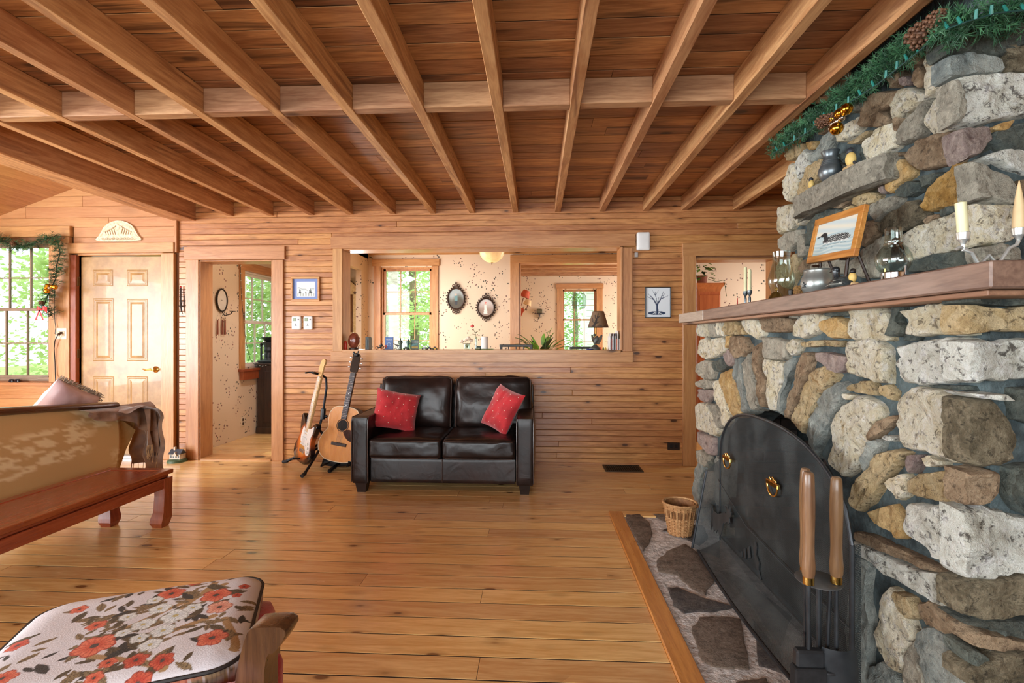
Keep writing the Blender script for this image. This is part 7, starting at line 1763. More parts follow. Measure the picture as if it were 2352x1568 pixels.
# ================================================================== things on the pass-through sill
ZS = SILLZ
def sx(px, Y=4.90): return PY(px, 800, Y).x
def szp(py, Y=4.90): return PY(1100, py, Y).z
YI = 4.88
salt = thing('salt_crystal_lamp', 'rounded amber brown salt crystal lamp at the left end of the sill', 'salt lamp', (sx(813, YI), YI, ZS))
q = bmesh.new(); bmesh.ops.create_icosphere(q, subdivisions=4, radius=1.0)
for w in q.verts:
    p = w.co.copy(); r = 1 + 0.10 * noise.noise(p * 2.2) + 0.05 * noise.noise(p * 5); w.co = Vector((sx(813, YI) + p.x * 0.058 * r, YI + p.y * 0.05 * r, ZS + 0.012 + 0.078 + p.z * 0.078 * r))
MB().bm(q).build('crystal', mat('salt_amber', (150, 82, 58), (112, 54, 38), 14, 0.25, coat=0.3, bump=0.1), salt, angle=50)
MB().lathe([(0, 0), (0.045, 0), (0.045, 0.012), (0.04, 0.02), (0, 0.02)], (sx(813, YI), YI, ZS), 18).build('base', mat('dark_wood_base', (54, 36, 26), None, 10, 0.5), salt)
rdx = sx(794, 4.84)
rd = thing('red_lighter', 'small red cylinder with carved dots at the left end of the sill', 'ornament', (rdx, 4.84, ZS))
MB().lathe([(0, 0), (0.014, 0), (0.016, 0.01), (0.015, 0.06), (0.012, 0.078), (0.006, 0.086), (0, 0.087)], (rdx, 4.84, ZS), 16).build('body', mat('red_lacquer', (204, 56, 34), (176, 40, 26), 30, 0.35), rd)
for k in range(5): MB().ball((rdx + 0.014 * math.cos(-1.2 - .4 * (k % 2)), 4.84 + 0.014 * math.sin(-1.2 - .4 * (k % 2)), ZS + 0.016 + k * .011), 0.0022, 6, 4).build('dot', mat('dark_dot', (80, 20, 14), None, 8, 0.5), rd)
bx_ = sx(846.5, YI)
bk_ = thing('black_book_end', 'black upright plastic case standing on the sill right of the salt lamp', 'case', (bx_, YI, ZS))
b = MB(); b.prism([(-0.018, 0), (0.018, 0), (0.018, 0.115), (0.008, 0.128), (-0.016, 0.128)], lambda a_, c_, t: (bx_ + a_, YI + t, ZS + c_), -0.045, 0.045); b.build('shell', mat('black_green_case', (30, 42, 40), None, 8, 0.4), bk_)
MB().box(bx_ - .004, bx_ + .004, YI - .048, YI - .044, ZS + .02, ZS + .10, .001).build('spine_groove', mat('case_groove', (60, 72, 70), None, 8, .4), bk_)
GUN = mat('gunmetal_toy', (64, 68, 66), (42, 46, 46), 30, 0.4, 0.5); BRZ = mat('bronze_patina', (84, 92, 78), (58, 62, 52), 40, 0.45, 0.5)
# toy motorcycle
def moto(label, px, Y, s, m_, cat='toy'):
    x = sx(px, Y); r = thing('toy_motorcycle', label, cat, (x, Y, ZS))
    for dx in (-0.036, 0.036): MB().tube([(x + dx * s + 0.014 * s * math.cos(t * PI / 8), Y, ZS + 0.017 * s + 0.014 * s * math.sin(t * PI / 8)) for t in range(16)], 0.003 * s, 6, closed=True).build('wheel', m_, r)
    MB().tube([(x - .036 * s, Y, ZS + .017 * s), (x - .005 * s, Y, ZS + .02 * s), (x + .02 * s, Y, ZS + .04 * s), (x + .036 * s, Y, ZS + .017 * s)], [.003 * s, .010 * s, .006 * s, .003 * s], 6).build('frame', m_, r)
    MB().ball((x + .004 * s, Y, ZS + .042 * s), (.018 * s, .008 * s, .008 * s), 10, 6).build('tank', m_, r); MB().tube([(x + .018 * s, Y, ZS + .04 * s), (x + .012 * s, Y, ZS + .06 * s), (x + .002 * s, Y, ZS + .062 * s)], .003 * s, 6).build('handlebar', m_, r)
moto('dark toy motorcycle on the sill in front of the dining room window', 874, 4.86, 1.0, GUN)
def rider(label, px, Y, h, m_, kind='figure'):
    x = sx(px, Y); r = thing('metal_figurine', label, 'figurine', (x, Y, ZS))
    MB().lathe([(0, 0), (0.02, 0), (0.018, 0.006), (0, 0.007)], (x, Y, ZS), 12).build('base', m_, r)
    MB().tube([(x - .006, Y, ZS + .004), (x - .006, Y, ZS + h * .45)], [.006, .008], 8).tube([(x + .007, Y, ZS + .004), (x + .006, Y, ZS + h * .45)], [.006, .008], 8).build('legs', m_, r)
    MB().tube([(x, Y, ZS + h * .42), (x, Y, ZS + h * .6), (x, Y, ZS + h * .78), (x, Y, ZS + h * .83)], [.012, .013, .016, .007], 10).build('torso', m_, r)
    MB().ball((x, Y, ZS + h * .91), (.009, .009, h * .085), 10, 8).build('head', m_, r)
    MB().tube([(x - .015, Y, ZS + h * .77), (x - .022, Y, ZS + h * .6), (x - .014, Y - .006, ZS + h * .5)], .0045, 6).tube([(x + .015, Y, ZS + h * .77), (x + .02, Y, ZS + h * .6), (x + .012, Y - .006, ZS + h * .5)], .0045, 6).build('arms', m_, r)
rider('tall bronze figurine of a standing soldier between two small books on the sill', 920, 4.90, 0.115, BRZ)
rider('slim green bronze figurine of a walker on the sill left of the green book', 937.5, 4.88, 0.105, mat('verdigris', (70, 104, 88), (48, 74, 64), 30, .5, .4))
cn = sx(912, 4.87); c0 = thing('toy_cannon', 'tiny pewter field cannon on the sill between the blue book and the soldier', 'toy', (cn, 4.87, ZS))
MB().tube([(cn - .035, 4.87, ZS + .062), (cn - .012, 4.87, ZS + .045), (cn + .02, 4.87, ZS + .04)], [.004, .006, .007], 8).build('barrel', PEWD, c0)
for dx in (0.006,): MB().tube([(cn + dx + .018 * math.cos(t * PI / 8), 4.862, ZS + .02 + .018 * math.sin(t * PI / 8)) for t in range(16)], .0025, 6, closed=True).build('wheel', PEWD, c0)
MB().tube([(cn + .01, 4.87, ZS + .02), (cn - .03, 4.87, ZS + .004)], .003, 6).tube([(cn + .01, 4.87, ZS + .02), (cn, 4.87, ZS + .042)], .004, 6).build('carriage', PEWD, c0)
def book(label, x0p, x1p, topy, Y, cover, accent, words, ring=False):
    x0, x1 = sx(x0p, Y), sx(x1p, Y); z1 = szp(topy, Y); r = thing('small_book', label, 'book', ((x0 + x1) / 2, Y, ZS))
    MB().box(x0, x1, Y, Y + .016, ZS, z1, .0012).build('cover', mat('cover_' + words.lower().replace(' ', '_'), cover, tuple(int(c * .85) for c in cover), 12, .35), r)
    MB().box(x1 - .004, x1 + .002, Y + .002, Y + .014, ZS + .002, z1 - .002).build('pages', mat('page_edge', (226, 220, 206), None, 40, .8), r)
    cu = bpy.data.curves.new('title', 'FONT'); cu.body = words; cu.size = .0155; cu.extrude = .0003; cu.align_x = 'CENTER'
    o = bpy.data.objects.new('title', cu); COL.objects.link(o); o.location = ((x0 + x1) / 2, Y - .0008, z1 - .030); o.rotation_euler = (PI / 2, 0, 0)
    dg = bpy.context.evaluated_depsgraph_get(); me = bpy.data.meshes.new_from_object(o.evaluated_get(dg)); M_ = basis(o); me.transform(M_); bpy.data.objects.remove(o); me.materials.clear(); me.materials.append(mat('title_ink', (226, 228, 226), None, 8, .5)); link('title', me, r)
    if ring:
        MB().tube([((x0 + x1) / 2 + .017 * math.cos(t * PI / 12), Y - .001, (ZS + z1) / 2 - .012 + .017 * math.sin(t * PI / 12)) for t in range(24)], .002, 6, closed=True).build('emblem_ring', mat('emblem_white', (214, 226, 236), None, 8, .5), r)
        MB().box(x0 + .003, x0 + .018, Y - .0012, Y, ZS + .012, ZS + .045, .0003).build('cover_panel', mat('panel_red', (160, 60, 50), None, 8, .5), r)
    else:
        MB().box(x0 + .012, x1 - .006, Y - .0012, Y, ZS + .01, ZS + .03, .0003).build('cover_panel', mat('panel_ochre', (186, 160, 70), None, 8, .5), r)
        b = MB(); b.prism([(x0 + .01, ZS + .035), (x1 - .008, ZS + .05), (x1 - .008, ZS + .062), (x0 + .02, ZS + .055)], lambda a_, c_, t: (a_, t, c_), Y - .0012, Y); b.build('cover_panel', mat('panel_teal', accent, None, 8, .5), r)
book('upright blue paperback with a pale ring emblem on the sill in front of the window', 884, 903, 774, 4.92, (44, 92, 160), (40, 60, 110), 'WORLD', True)
book('upright dark green paperback on the sill right of the bronze walker', 943, 961, 780, 4.92, (38, 78, 62), (90, 150, 150), 'THE ROAD')
def car(label, px, Y, L, c_body, c_top):
    x = sx(px, Y); r = thing('toy_car', label, 'toy', (x, Y, ZS)); mb_ = mat('toy_%d_%d_%d' % c_body, c_body, None, 10, .3); mt_ = mat('toy_%d_%d_%d' % c_top, c_top, None, 10, .3)
    MB().box(x - L / 2, x + L / 2, Y - .012, Y + .012, ZS + .006, ZS + .018, .004, seg=2).build('body', mb_, r); MB().box(x - L * .25, x + L * .22, Y - .010, Y + .010, ZS + .018, ZS + .030, .004, seg=2).build('cabin', mt_, r)
    for dx in (-.3, .3):
        for dy in (-.012, .012): MB().lathe([(0, -.002), (.007, -.002), (.007, .002), (0, .002)], n=12, M=T(x + dx * L, Y + dy, ZS + .007) @ Matrix.Rotation(PI / 2, 4, 'X')).build('wheel', RUB, r)
car('silver toy car on the sill right of the green book', 975, 4.86, .06, (150, 158, 156), (190, 196, 192)); car('second silver toy car parked behind on the sill', 986, 4.92, .055, (120, 128, 126), (96, 104, 104)); car('yellow and black toy car on the sill', 999, 4.86, .06, (214, 180, 40), (50, 54, 60))
car('dark olive toy truck on the sill beneath the bronze walker', 932, 4.84, .05, (70, 82, 60), (90, 104, 78))
# white roses in a glass
GLV = glass('vase_glass', (232, 242, 238), .08)
def rose(par, c, r, m_, n=7, nm='rose'):
    b = MB()
    for k in range(n * 3):
        a = k * 2.39996; t = k / (n * 3); rr = r * (0.25 + .75 * t); el = 1.2 - 1.3 * t
        p = Vector(c) + Vector((math.cos(a) * rr * .55, math.sin(a) * rr * .55, r * .5 * (1 - t)))
        b.ball(p, (r * .42, r * .42, r * .38), 8, 5)
    return b.build(nm, m_, par)
def leaf(b, p0, d, L, w, droop=0.3):
    d = Vector(d).normalized(); s_ = d.cross(Vector((0, 0, 1)))
    s_ = s_.normalized() if s_.length > 1e-3 else Vector((1, 0, 0))
    def f(u, v): return Vector(p0) + d * L * v + s_ * (u - .5) * 2 * w * math.sin(PI * (0.08 + .92 * v) ** .8) + Vector((0, 0, -droop * L * v * v - abs(u - .5) * w * .5))
    b.grid(f, 4, 7)
LEAFG = mat('leaf_green', (58, 92, 50), (40, 68, 36), 20, .45); LEAFL = mat('leaf_bright', (120, 168, 60), (84, 136, 44), 14, .4)
vx_ = sx(1073, 4.93); wv_ = thing('rose_vase', 'small glass vase of cream white roses on the sill', 'vase', (vx_, 4.93, ZS))
MB().lathe([(0, 0), (.03, 0), (.032, .01), (.028, .05), (.03, .056), (.0285, .056), (.026, .01), (0, .008)], (vx_, 4.93, ZS), 20).build('glass_vase', GLV, wv_)
WR = mat('cream_rose', (240, 226, 208), (226, 204, 182), 20, .6)
for (dx, dy, dz, r) in ((0.012, -.01, .105, .032), (-.055, 0, .075, .026), (.04, .01, .085, .028), (-.02, .02, .09, .026)):
    MB().tube([(vx_, 4.93, ZS + .02), (vx_ + dx, 4.93 + dy, ZS + dz)], .002, 5).build('stem', LEAFG, wv_); rose(wv_, (vx_ + dx, 4.93 + dy, ZS + dz), r, WR)
b = MB()
for k in range(8): leaf(b, (vx_, 4.92, ZS + .055), (math.cos(k * .8), math.sin(k * .8), .5), .045, .012)
b.build('foliage', LEAFG, wv_)
rx_ = sx(1094, 4.96); rv = thing('bud_vase', 'slim bud vase holding a single coral rose on the sill', 'vase', (rx_, 4.96, ZS))
MB().lathe([(0, 0), (.014, 0), (.016, .01), (.012, .04), (.010, .10), (.013, .13), (.0115, .13), (.008, .1), (0, .02)], (rx_, 4.96, ZS), 16).build('glass_vase', GLV, rv)
tp = PY(1085, 748, 4.96); MB().tube([(rx_, 4.96, ZS + .03), (rx_ - .005, 4.96, ZS + .15), (tp.x, 4.96, tp.z - .01)], .0025, 6).build('stem', LEAFG, rv); rose(rv, (tp.x, 4.96, tp.z - .008), .024, mat('coral_rose', (232, 92, 78), (206, 64, 58), 20, .5))
b = MB(); leaf(b, (rx_ - .004, 4.96, ZS + .15), (-.8, -.3, .4), .05, .014); leaf(b, (rx_ - .008, 4.96, ZS + .17), (.6, -.3, .6), .04, .012); b.build('foliage', LEAFG, rv)
px_ = sx(1113, 4.92); pz1 = szp(772, 4.92)
gp = thing('glass_plate', 'round green tinted glass plate under the white pillar candle', 'plate', (px_, 4.92, ZS)); MB().lathe([(0, .001), (.085, .001), (.092, .006), (.09, .008), (0, .004)], (px_, 4.92, ZS), 28).build('dish', glass('green_glass', (196, 226, 206), .1), gp)
pc2 = thing('pillar_candle', 'white pillar candle on a glass plate on the sill', 'candle', (px_, 4.92, ZS + .005)); MB().lathe([(0, 0), (.036, 0), (.037, .003), (.037, pz1 - ZS - .012), (.034, pz1 - ZS - .008), (.0, pz1 - ZS - .012)], (px_, 4.92, ZS + .005), 24).build('wax', mat('white_wax', (244, 238, 230), (232, 224, 214), 6, .5), pc2)
MB().tube([(px_, 4.92, pz1 - .01), (px_ + .001, 4.92, pz1 + .002)], .0012, 5).build('wick', BLK, pc2)
bo = thing('matchbox', 'small dark green box with a cream label on the sill behind the pillar candle', 'box', (sx(1098, 4.98), 4.98, ZS)); xx = sx(1098, 4.98)
MB().box(xx - .03, xx + .03, 4.97, 5.01, ZS, ZS + .035, .002).build('lid', mat('dark_green_box', (44, 60, 50), None, 8, .5), bo); MB().box(xx - .02, xx + .02, 4.968, 4.97, ZS + .004, ZS + .016, .0005).build('paper_label', mat('cream_paper', (226, 214, 184), None, 8, .7), bo)
# eagle lamp
ex_ = sx(1368, 4.92); el_ = thing('eagle_lamp', 'table lamp with a bronze eagle base and a dark tree painted shade on the sill', 'lamp', (ex_, 4.92, ZS))
ST_ = mat('grey_bronze', (104, 104, 98), (72, 72, 68), 40, .5, .4)
b = MB(); b.lathe([(0, 0), (.062, 0), (.06, .014), (.035, .03), (.02, .045), (0, .05)], (ex_ - .005, 4.92, ZS), 18); b.build('rock_base', ST_, el_)
b = MB(); b.ball((ex_ + .004, 4.92, ZS + .095), (.022, .022, .045), M=Matrix.Rotation(R(20), 4, 'Y')); b.ball((ex_ - .012, 4.92, ZS + .145), (.012, .012, .014)); b.tube([(ex_ - .022, 4.92, ZS + .145), (ex_ - .032, 4.92, ZS + .138)], [.005, .001], 6); b.build('eagle_body', ST_, el_)
for s_, tipx in ((-1, -.05), (1, .062)):
    b = MB(); b.prism([(0, .06), (tipx * .4, .05), (tipx * .9, .10), (tipx, .150), (tipx * .75, .145), (tipx * .4, .12), (0, .11)], lambda a_, c_, t: (ex_ + .006 + a_, 4.92 + t, ZS + c_), -.008, .008); b.build('wing', mat('eagle_wing', (92, 76, 58), (60, 50, 40), 60, .6), el_)
MB().tube([(ex_ + .0, 4.93, ZS + .05), (ex_ + .002, 4.93, ZS + .22)], .005, 8).build('stem', BRASS, el_)
z0, z1 = szp(752, 4.92), szp(716, 4.92); xa, xb, xc, xd = sx(1350, 4.92), sx(1398, 4.92), sx(1364, 4.92), sx(1390, 4.92)
ccx = (xa + xb) / 2
def shade_col(u, v):
    a = u * 360; c = mixc((118, 92, 64), (84, 58, 38), sst(.0, .6, abs(u - .72) * 2))
    x = (u - .70) / .12
    for (p, q_, w) in (((.66, .05), (.70, .45), .020), ((.70, .45), (.735, .9), .010), ((.70, .40), (.66, .75), .010), ((.70, .5), (.76, .7), .008), ((.64, .3), (.60, .6), .010), ((.68, .2), (.75, .35), .012)):
        if segd((u, v), p, q_)[0] < w: return (40, 30, 24)
    if v < .12 + .05 * math.sin(u * 60): return mixc(c, (58, 42, 30), .6)
    return c
nx, ny = 90, 24; sh_r0, sh_r1 = (xb - xa) / 2, (xd - xc) / 2
me = bpy.data.meshes.new('lamp_shade'); vs = []; dat = []
for j in range(ny + 1):
    for i in range(nx + 1):
        a = 2 * PI * i / nx; v = j / ny; r = sh_r0 + (sh_r1 - sh_r0) * v; vs.append((ccx + r * math.cos(a), 4.92 + r * math.sin(a) * .85, z0 + (z1 - z0) * v)); dat += [*lin(shade_col(i / nx, v)), 1]
me.from_pydata(vs, [], [(j * (nx + 1) + i, j * (nx + 1) + i + 1, (j + 1) * (nx + 1) + i + 1, (j + 1) * (nx + 1) + i) for j in range(ny) for i in range(nx)]); me.materials.append(vcol_mat('shade_parchment', .7)); ca_ = me.color_attributes.new('Col', 'FLOAT_COLOR', 'POINT'); ca_.data.foreach_set('color', dat); me.polygons.foreach_set('use_smooth', [True] * len(me.polygons)); link('lamp_shade', me, el_)
for (r, z) in ((sh_r0, z0), (sh_r1, z1)): MB().tube([(ccx + r * math.cos(t * PI / 20), 4.92 + r * .85 * math.sin(t * PI / 20), z) for t in range(40)], .002, 5, closed=True).build('shade_trim', mat('dark_trim', (44, 30, 22), None, 8, .6), el_)
bp = thing('blue_dish', 'small blue dish on the sill left of the eagle lamp', 'dish', (sx(1354, 4.85), 4.85, ZS)); MB().lathe([(0, 0), (.022, 0), (.034, .008), (.032, .009), (0, .003)], (sx(1354, 4.85), 4.85, ZS), 18).build('bowl', mat('blue_glaze', (70, 84, 168), None, 10, .25), bp)
for k, (px, col) in enumerate(((1379, (186, 50, 40)), (1386, (90, 120, 60)), (1391, (206, 180, 70)))):
    t = thing('beaded_trinket', ('small red trinket', 'small green trinket', 'small yellow trinket')[k] + ' on the sill right of the eagle lamp', 'trinket', (sx(px, 4.86), 4.86, ZS)); xx = sx(px, 4.86)
    MB().ball((xx, 4.86, ZS + .009), .009, 10, 6).ball((xx, 4.86, ZS + .021), .006, 8, 5).build('bead', mat('trinket_%d' % k, col, None, 10, .35), t)
# letters in a rack at the right end
COLS = [(232, 230, 226), (210, 206, 200), (150, 60, 50), (236, 234, 230), (190, 196, 206), (60, 52, 50), (228, 222, 210), (120, 130, 140), (214, 120, 96), (236, 232, 224), (70, 62, 60), (206, 200, 196), (240, 238, 232)]
WHO = ['white', 'pale grey', 'dark red', 'white', 'pale blue', 'black', 'cream', 'slate grey', 'salmon', 'ivory', 'charcoal', 'light grey', 'white']
ORD = ['first', 'second', 'third', 'fourth', 'fifth', 'sixth', 'seventh', 'eighth', 'ninth', 'tenth', 'eleventh', 'twelfth', 'thirteenth']
for k in range(13):
    x = sx(1398.5 + k * 1.9, 4.9); h_ = .135 + .03 * math.sin(k * 2.1) + (.05 if k in (9,) else 0)
    t = thing('booklet', '%s booklet, %s from the left in the row standing against the right jamb' % (WHO[k], ORD[k]), 'booklet', (x, 4.90, ZS), group='row of thin booklets on the sill')
    MB().box(x - .003, x + .003, 4.82, 4.96, ZS, ZS + h_, .0006).build('cover', mat('booklet_%d' % k, COLS[k], None, 30, .5), t); MB().box(x - .0022, x + .0022, 4.822, 4.962, ZS + .001, ZS + h_ - .002).build('pages', mat('page_edge', (226, 220, 206)), t)
# ================================================================== dining room, sunroom, hall, pantry
# ceiling bowl light
lq = PY(1130, 577, 6.3)
cl = thing('ceiling_light', 'amber alabaster bowl ceiling light in the dining room', 'ceiling light', (lq.x, 6.3, 2.49))
AMB = mat('alabaster_amber', (236, 206, 150), (214, 172, 112), 8, .4, emit=((255, 214, 150), .35))
zt_ = PY(1130, 577, 6.3).z; zb_ = PY(1130, 603, 6.3).z; rr_ = .155
b = MB(); n = 32; vs, fs = [], []
prof = [(0.02, zb_), (.07, zb_ + .012), (.12, zb_ + .05), (.15, zb_ + .10), (rr_, zt_ - .01), (rr_ + .006, zt_)]
for (r, z) in prof:
    for j in range(n): a = 2 * PI * j / n; s_ = 1 + .03 * math.cos(a * 12); vs.append((lq.x + r * s_ * math.cos(a), 6.3 + r * s_ * math.sin(a), z))
for k in range(len(prof) - 1):
    for j in range(n): fs.append((k * n + j, k * n + (j + 1) % n, (k + 1) * n + (j + 1) % n, (k + 1) * n + j))
b.add(vs, fs).build('bowl', AMB, cl, angle=60)
MB().lathe([(0, zb_ - .028), (.006, zb_ - .02), (.004, zb_ - .012), (.012, zb_ - .004), (.02, zb_ + .002), (0, zb_ + .006)], (lq.x, 6.3, 0), 14).build('finial', OLDB, cl)
MB().lathe([(0, zt_), (.05, zt_), (.05, 2.50), (0, 2.50)], (lq.x, 6.3, 0), 18).build('canopy', OLDB, cl)
lamp('ceiling_bulb', 'POINT', (lq.x, 6.3, 2.36), (0, 0, 0), 4, .06, color=(1.0, .85, .62))
# two oval frames with miniature portraits
ORN = mat('dark_ornate_bronze', (66, 46, 32), (42, 28, 20), 40, .45, .3)
def oval(label, px, py, w, h, fn, tilt=0):
    c = PY(px, py, YD - .01); r = thing('oval_frame', label, 'picture', tuple(c))
    a, b_ = w / 157.0 / 2, h / 157.0 / 2
    MB().tube([(c.x + a * .84 * math.cos(t * PI / 24), c.y - .014, c.z + b_ * .84 * math.sin(t * PI / 24)) for t in range(48)], .012, 8, closed=True).build('oval_rim', ORN, r)
    for k in range(24):
        t = k * PI / 12; MB().ball((c.x + a * .97 * math.cos(t), c.y - .010, c.z + b_ * .97 * math.sin(t)), (.012, .008, .012), 8, 5).build('bead_scallop', ORN, r)
    for sgn in (1, -1):
        for dx in (-.035, 0, .035): MB().tube([(c.x + dx + .017 * math.cos(t * PI / 7), c.y - .012, c.z + sgn * (b_ * 1.12 - abs(dx) * .5) + .02 * math.sin(t * PI / 7)) for t in range(14)], .006, 6, closed=True).build('crest_loop', ORN, r)
    MB().ball((c.x, c.y - .012, c.z + b_ * 1.28), (.012, .008, .016), 8, 6).build('finial', ORN, r)
    nx = 36; vs, fs, dat = [], [], []
    for j in range(nx + 1):
        for i in range(nx + 1):
            u, v = i / nx * 2 - 1, j / nx * 2 - 1; x, z = u * math.sqrt(1 - v * v / 2), v * math.sqrt(1 - u * u / 2)
            vs.append((c.x + x * a * .82, c.y - .008, c.z + z * b_ * .82)); dat += [*lin(fn((x + 1) / 2, (z + 1) / 2)), 1]
    fs = [(j * (nx + 1) + i, j * (nx + 1) + i + 1, (j + 1) * (nx + 1) + i + 1, (j + 1) * (nx + 1) + i) for j in range(nx) for i in range(nx)]
    me = bpy.data.meshes.new('portrait'); me.from_pydata(vs, [], fs); me.materials.append(PIC); ca2 = me.color_attributes.new('Col', 'FLOAT_COLOR', 'POINT'); ca2.data.foreach_set('color', dat); link('portrait', me, r)
def generic1(u, v):   # a plain small figure in a dark landscape (generic stand-in)
    c = mixc((70, 62, 44), (150, 160, 160), sst(.35, .75, v + .1 * math.sin(u * 7)))
    if abs(u - .5) < .10 and .38 < v < .64: c = (88, 128, 130)
    if abs(u - .5) < .09 and .2 < v < .4: c = (38, 40, 44)
    if math.hypot(u - .5, v - .70) < .05: c = (214, 170, 140)
    return c
def generic2(u, v):
    c = mixc((150, 128, 112), (196, 190, 186), sst(.3, .8, v))
    if abs(u - .48) < .07 + .16 * max(0, .5 - v) and .15 < v < .66: c = (232, 222, 214)
    if math.hypot(u - .48, v - .71) < .05: c = (226, 180, 160)
    if math.hypot((u - .48) * .8, v - .78) < .045: c = (206, 90, 80)
    return c
oval('dark ornate oval frame with a standing figure, higher of two on dining wall', 1047.5, 686, 46, 58, generic1)
oval('dark ornate oval frame with pale dressed figure, lower of two on dining wall', 1116, 706.5, 46, 50, generic2)
# ornate gold mirror partly behind the left jamb
gq = PY(806, 720, YD); gm = thing('gilt_mirror', 'cream and gilt ornate wall mirror half hidden by the left side of the opening', 'mirror', tuple(gq))
GILT = mat('cream_gilt', (218, 186, 128), (190, 152, 92), 24, .4, .2); GILD = mat('gilt_carving', (120, 84, 50), (88, 58, 34), 40, .5, .2)
def gp_(px, py, d=.02): return PY(px, py, YD - d)
pol = [(828, 657), (818, 655), (809, 648), (800, 639), (790, 636), (774, 639), (766, 648), (757, 655), (748, 657), (752, 675), (750, 720), (752, 800), (824, 800), (822, 740), (823, 690)]
b = MB(); b.prism([(gp_(x, y, 0).x, gp_(x, y, 0).z) for x, y in pol], lambda a_, c_, t: (a_, t, c_), YD - .03, YD - .002); b.build('frame_board', GILT, gm)
b = MB(); b.tube([gp_(x, y, .034) for x, y in pol], .008, 6, closed=True); b.build('edge_moulding', GILD, gm)
for k in range(12): q = gp_(823 - (k % 2), 675 + k * 9, .035); MB().ball(q, (.015, .008, .022), 8, 6).build('carved_leaf', GILD, gm)
q = gp_(815, 672, .035); MB().lathe([(0, 0), (.022, 0), (.018, .008), (.008, .012), (0, .013)], n=12, M=T(*q) @ Matrix.Rotation(PI / 2, 4, 'X')).build('rosette', GILD, gm)
a, b_, c, e = rect(764, 676, 812, 763, YD); MB().box(a, b_, YD - .034, YD - .029, c, e, .002).build('mirror_glass', mat('mirror_silver', (222, 222, 216), None, 5, .04, 1.0), gm)
# dining chairs: the tops of two black chairs, and a table with a plant
BC = mat('black_chair_wood', (44, 44, 40), (30, 30, 28), 14, .35)
def chair(label, px0, px1, py, Y):
    x0, x1 = PY(px0, py, Y).x, PY(px1, py, Y).x; zt = PY((px0 + px1) / 2, py, Y).z
    r = thing('dining_chair', label, 'chair', ((x0 + x1) / 2, Y, 0), group='black dining chairs')
    for x in (x0, x1): MB().box(x - .016, x + .016, Y - .016, Y + .016, 0, zt, .004).build('back_post', BC, r)
    MB().box(x0 - .02, x1 + .02, Y - .014, Y + .014, zt - .03, zt, .004).build('top_rail', BC, r); MB().box(x0, x1, Y - .01, Y + .01, zt - .22, zt - .18, .003).build('lower_rail', BC, r)
    for k in range(1, 4): x = x0 + (x1 - x0) * k / 4; MB().box(x - .007, x + .007, Y - .006, Y + .006, zt - .18, zt - .03, .002).build('spindle', BC, r)
    MB().box(x0 - .03, x1 + .03, Y - .02, Y + .42, .43, .46, .008).build('seat', BC, r)
    for x in (x0, x1): MB().box(x - .016, x + .016, Y + .38, Y + .41, 0, .43, .004).build('leg', BC, r)
chair('black wooden dining chair whose top rail shows above the sill left of the plant', 1151, 1220, 791, 6.0)
chair('black wooden dining chair whose top rail shows below the eagle lamp', 1312, 1362, 796, 6.35)
px0 = PY(1243, 800, 6.7)
tb_ = thing('dining_table', 'round wooden table behind the sill carrying the green plant', 'table', (px0.x, 6.7, 0)); MB().lathe([(0, .70), (.45, .70), (.46, .72), (.45, .74), (0, .74)], (px0.x, 6.7, 0), 32).build('tabletop', CASEX, tb_); MB().lathe([(0, 0), (.25, 0), (.22, .05), (.06, .1), (.05, .66), (.12, .70), (0, .70)], (px0.x, 6.7, 0), 20).build('pedestal', CASEZ, tb_)
pt = thing('potted_plant', 'leafy green peace lily in a pot behind the sill', 'plant', (px0.x, 6.7, .74))
MB().lathe([(0, 0), (.08, 0), (.11, .16), (.115, .18), (.10, .18), (.09, .15), (0, .15)], (px0.x, 6.7, .74), 20).build('pot', mat('terracotta', (170, 96, 66), (146, 78, 52), 10, .7), pt)
rl = random.Random(11)
for k in range(34):
    a = rl.uniform(0, 2 * PI); e = rl.uniform(.45, 1.3); L = rl.uniform(.30, .46); d = Vector((math.cos(a) * math.cos(e), math.sin(a) * math.cos(e) * .6, math.sin(e))); p0 = Vector((px0.x, 6.7, .94)); p1 = p0 + d * L * .55
    b = MB(); b.tube([p0, p1], .003, 4); leaf(b, p1, d, L * .7, .030, .35); b.build('leaf', LEAFL if k % 3 else LEAFG, pt)
fl = PY(1258, 762, 6.7); MB().tube([(px0.x, 6.7, .92), (px0.x + .05, 6.7, 1.1), fl], .003, 5).build('flower_stem', LEAFL, pt); b = MB(); leaf(b, fl, (.6, -.2, .5), .07, .022, .1); b.build('flower_spathe', mat('spathe', (206, 214, 140), None, 10, .5), pt)
# sunroom: sconce cluster, little shelf with box, glass suncatcher
sc0 = PY(1196, 706, 8.4)
sw_ = thing('wall_sconce', 'cluster of small red and cream shaded lamps on the sunroom side wall', 'wall lamp', (-.72, 8.4, sc0.z))
def cone_shade(par, c, r0, r1, h, m_, tilt): b = MB(); b.lathe([(r0, 0), (r1, h), (r1 - .004, h), (r0 - .004, 0)], n=20, M=T(*c) @ Matrix.Rotation(tilt, 4, 'Y')); b.build('lamp_shade', m_, par)
SXW = PY(1206, 700, 8.4).x
REDS = mat('red_shade', (206, 96, 62), (186, 74, 46), 10, .7); CRS = mat('cream_shade', (238, 206, 160), (224, 186, 136), 10, .7)
cone_shade(sw_, PY(1204, 682, 8.4), .09, .055, .12, REDS, R(22)); cone_shade(sw_, PY(1210, 700, 8.35), .075, .045, .09, CRS, R(22))
MB().tube([PY(1190, 712, 8.4), PY(1200, 716, 8.4), PY(1210, 708, 8.36), PY(1212, 700, 8.35)], .008, 6).tube([PY(1190, 706, 8.4), PY(1198, 700, 8.4), PY(1202, 684, 8.4)], .008, 6).tube([Vector((-.72, 8.4, sc0.z - .05)), PY(1192, 710, 8.4)], .008, 6).build('arms', mat('reddish_brown_metal', (120, 60, 40), None, 10, .5), sw_)
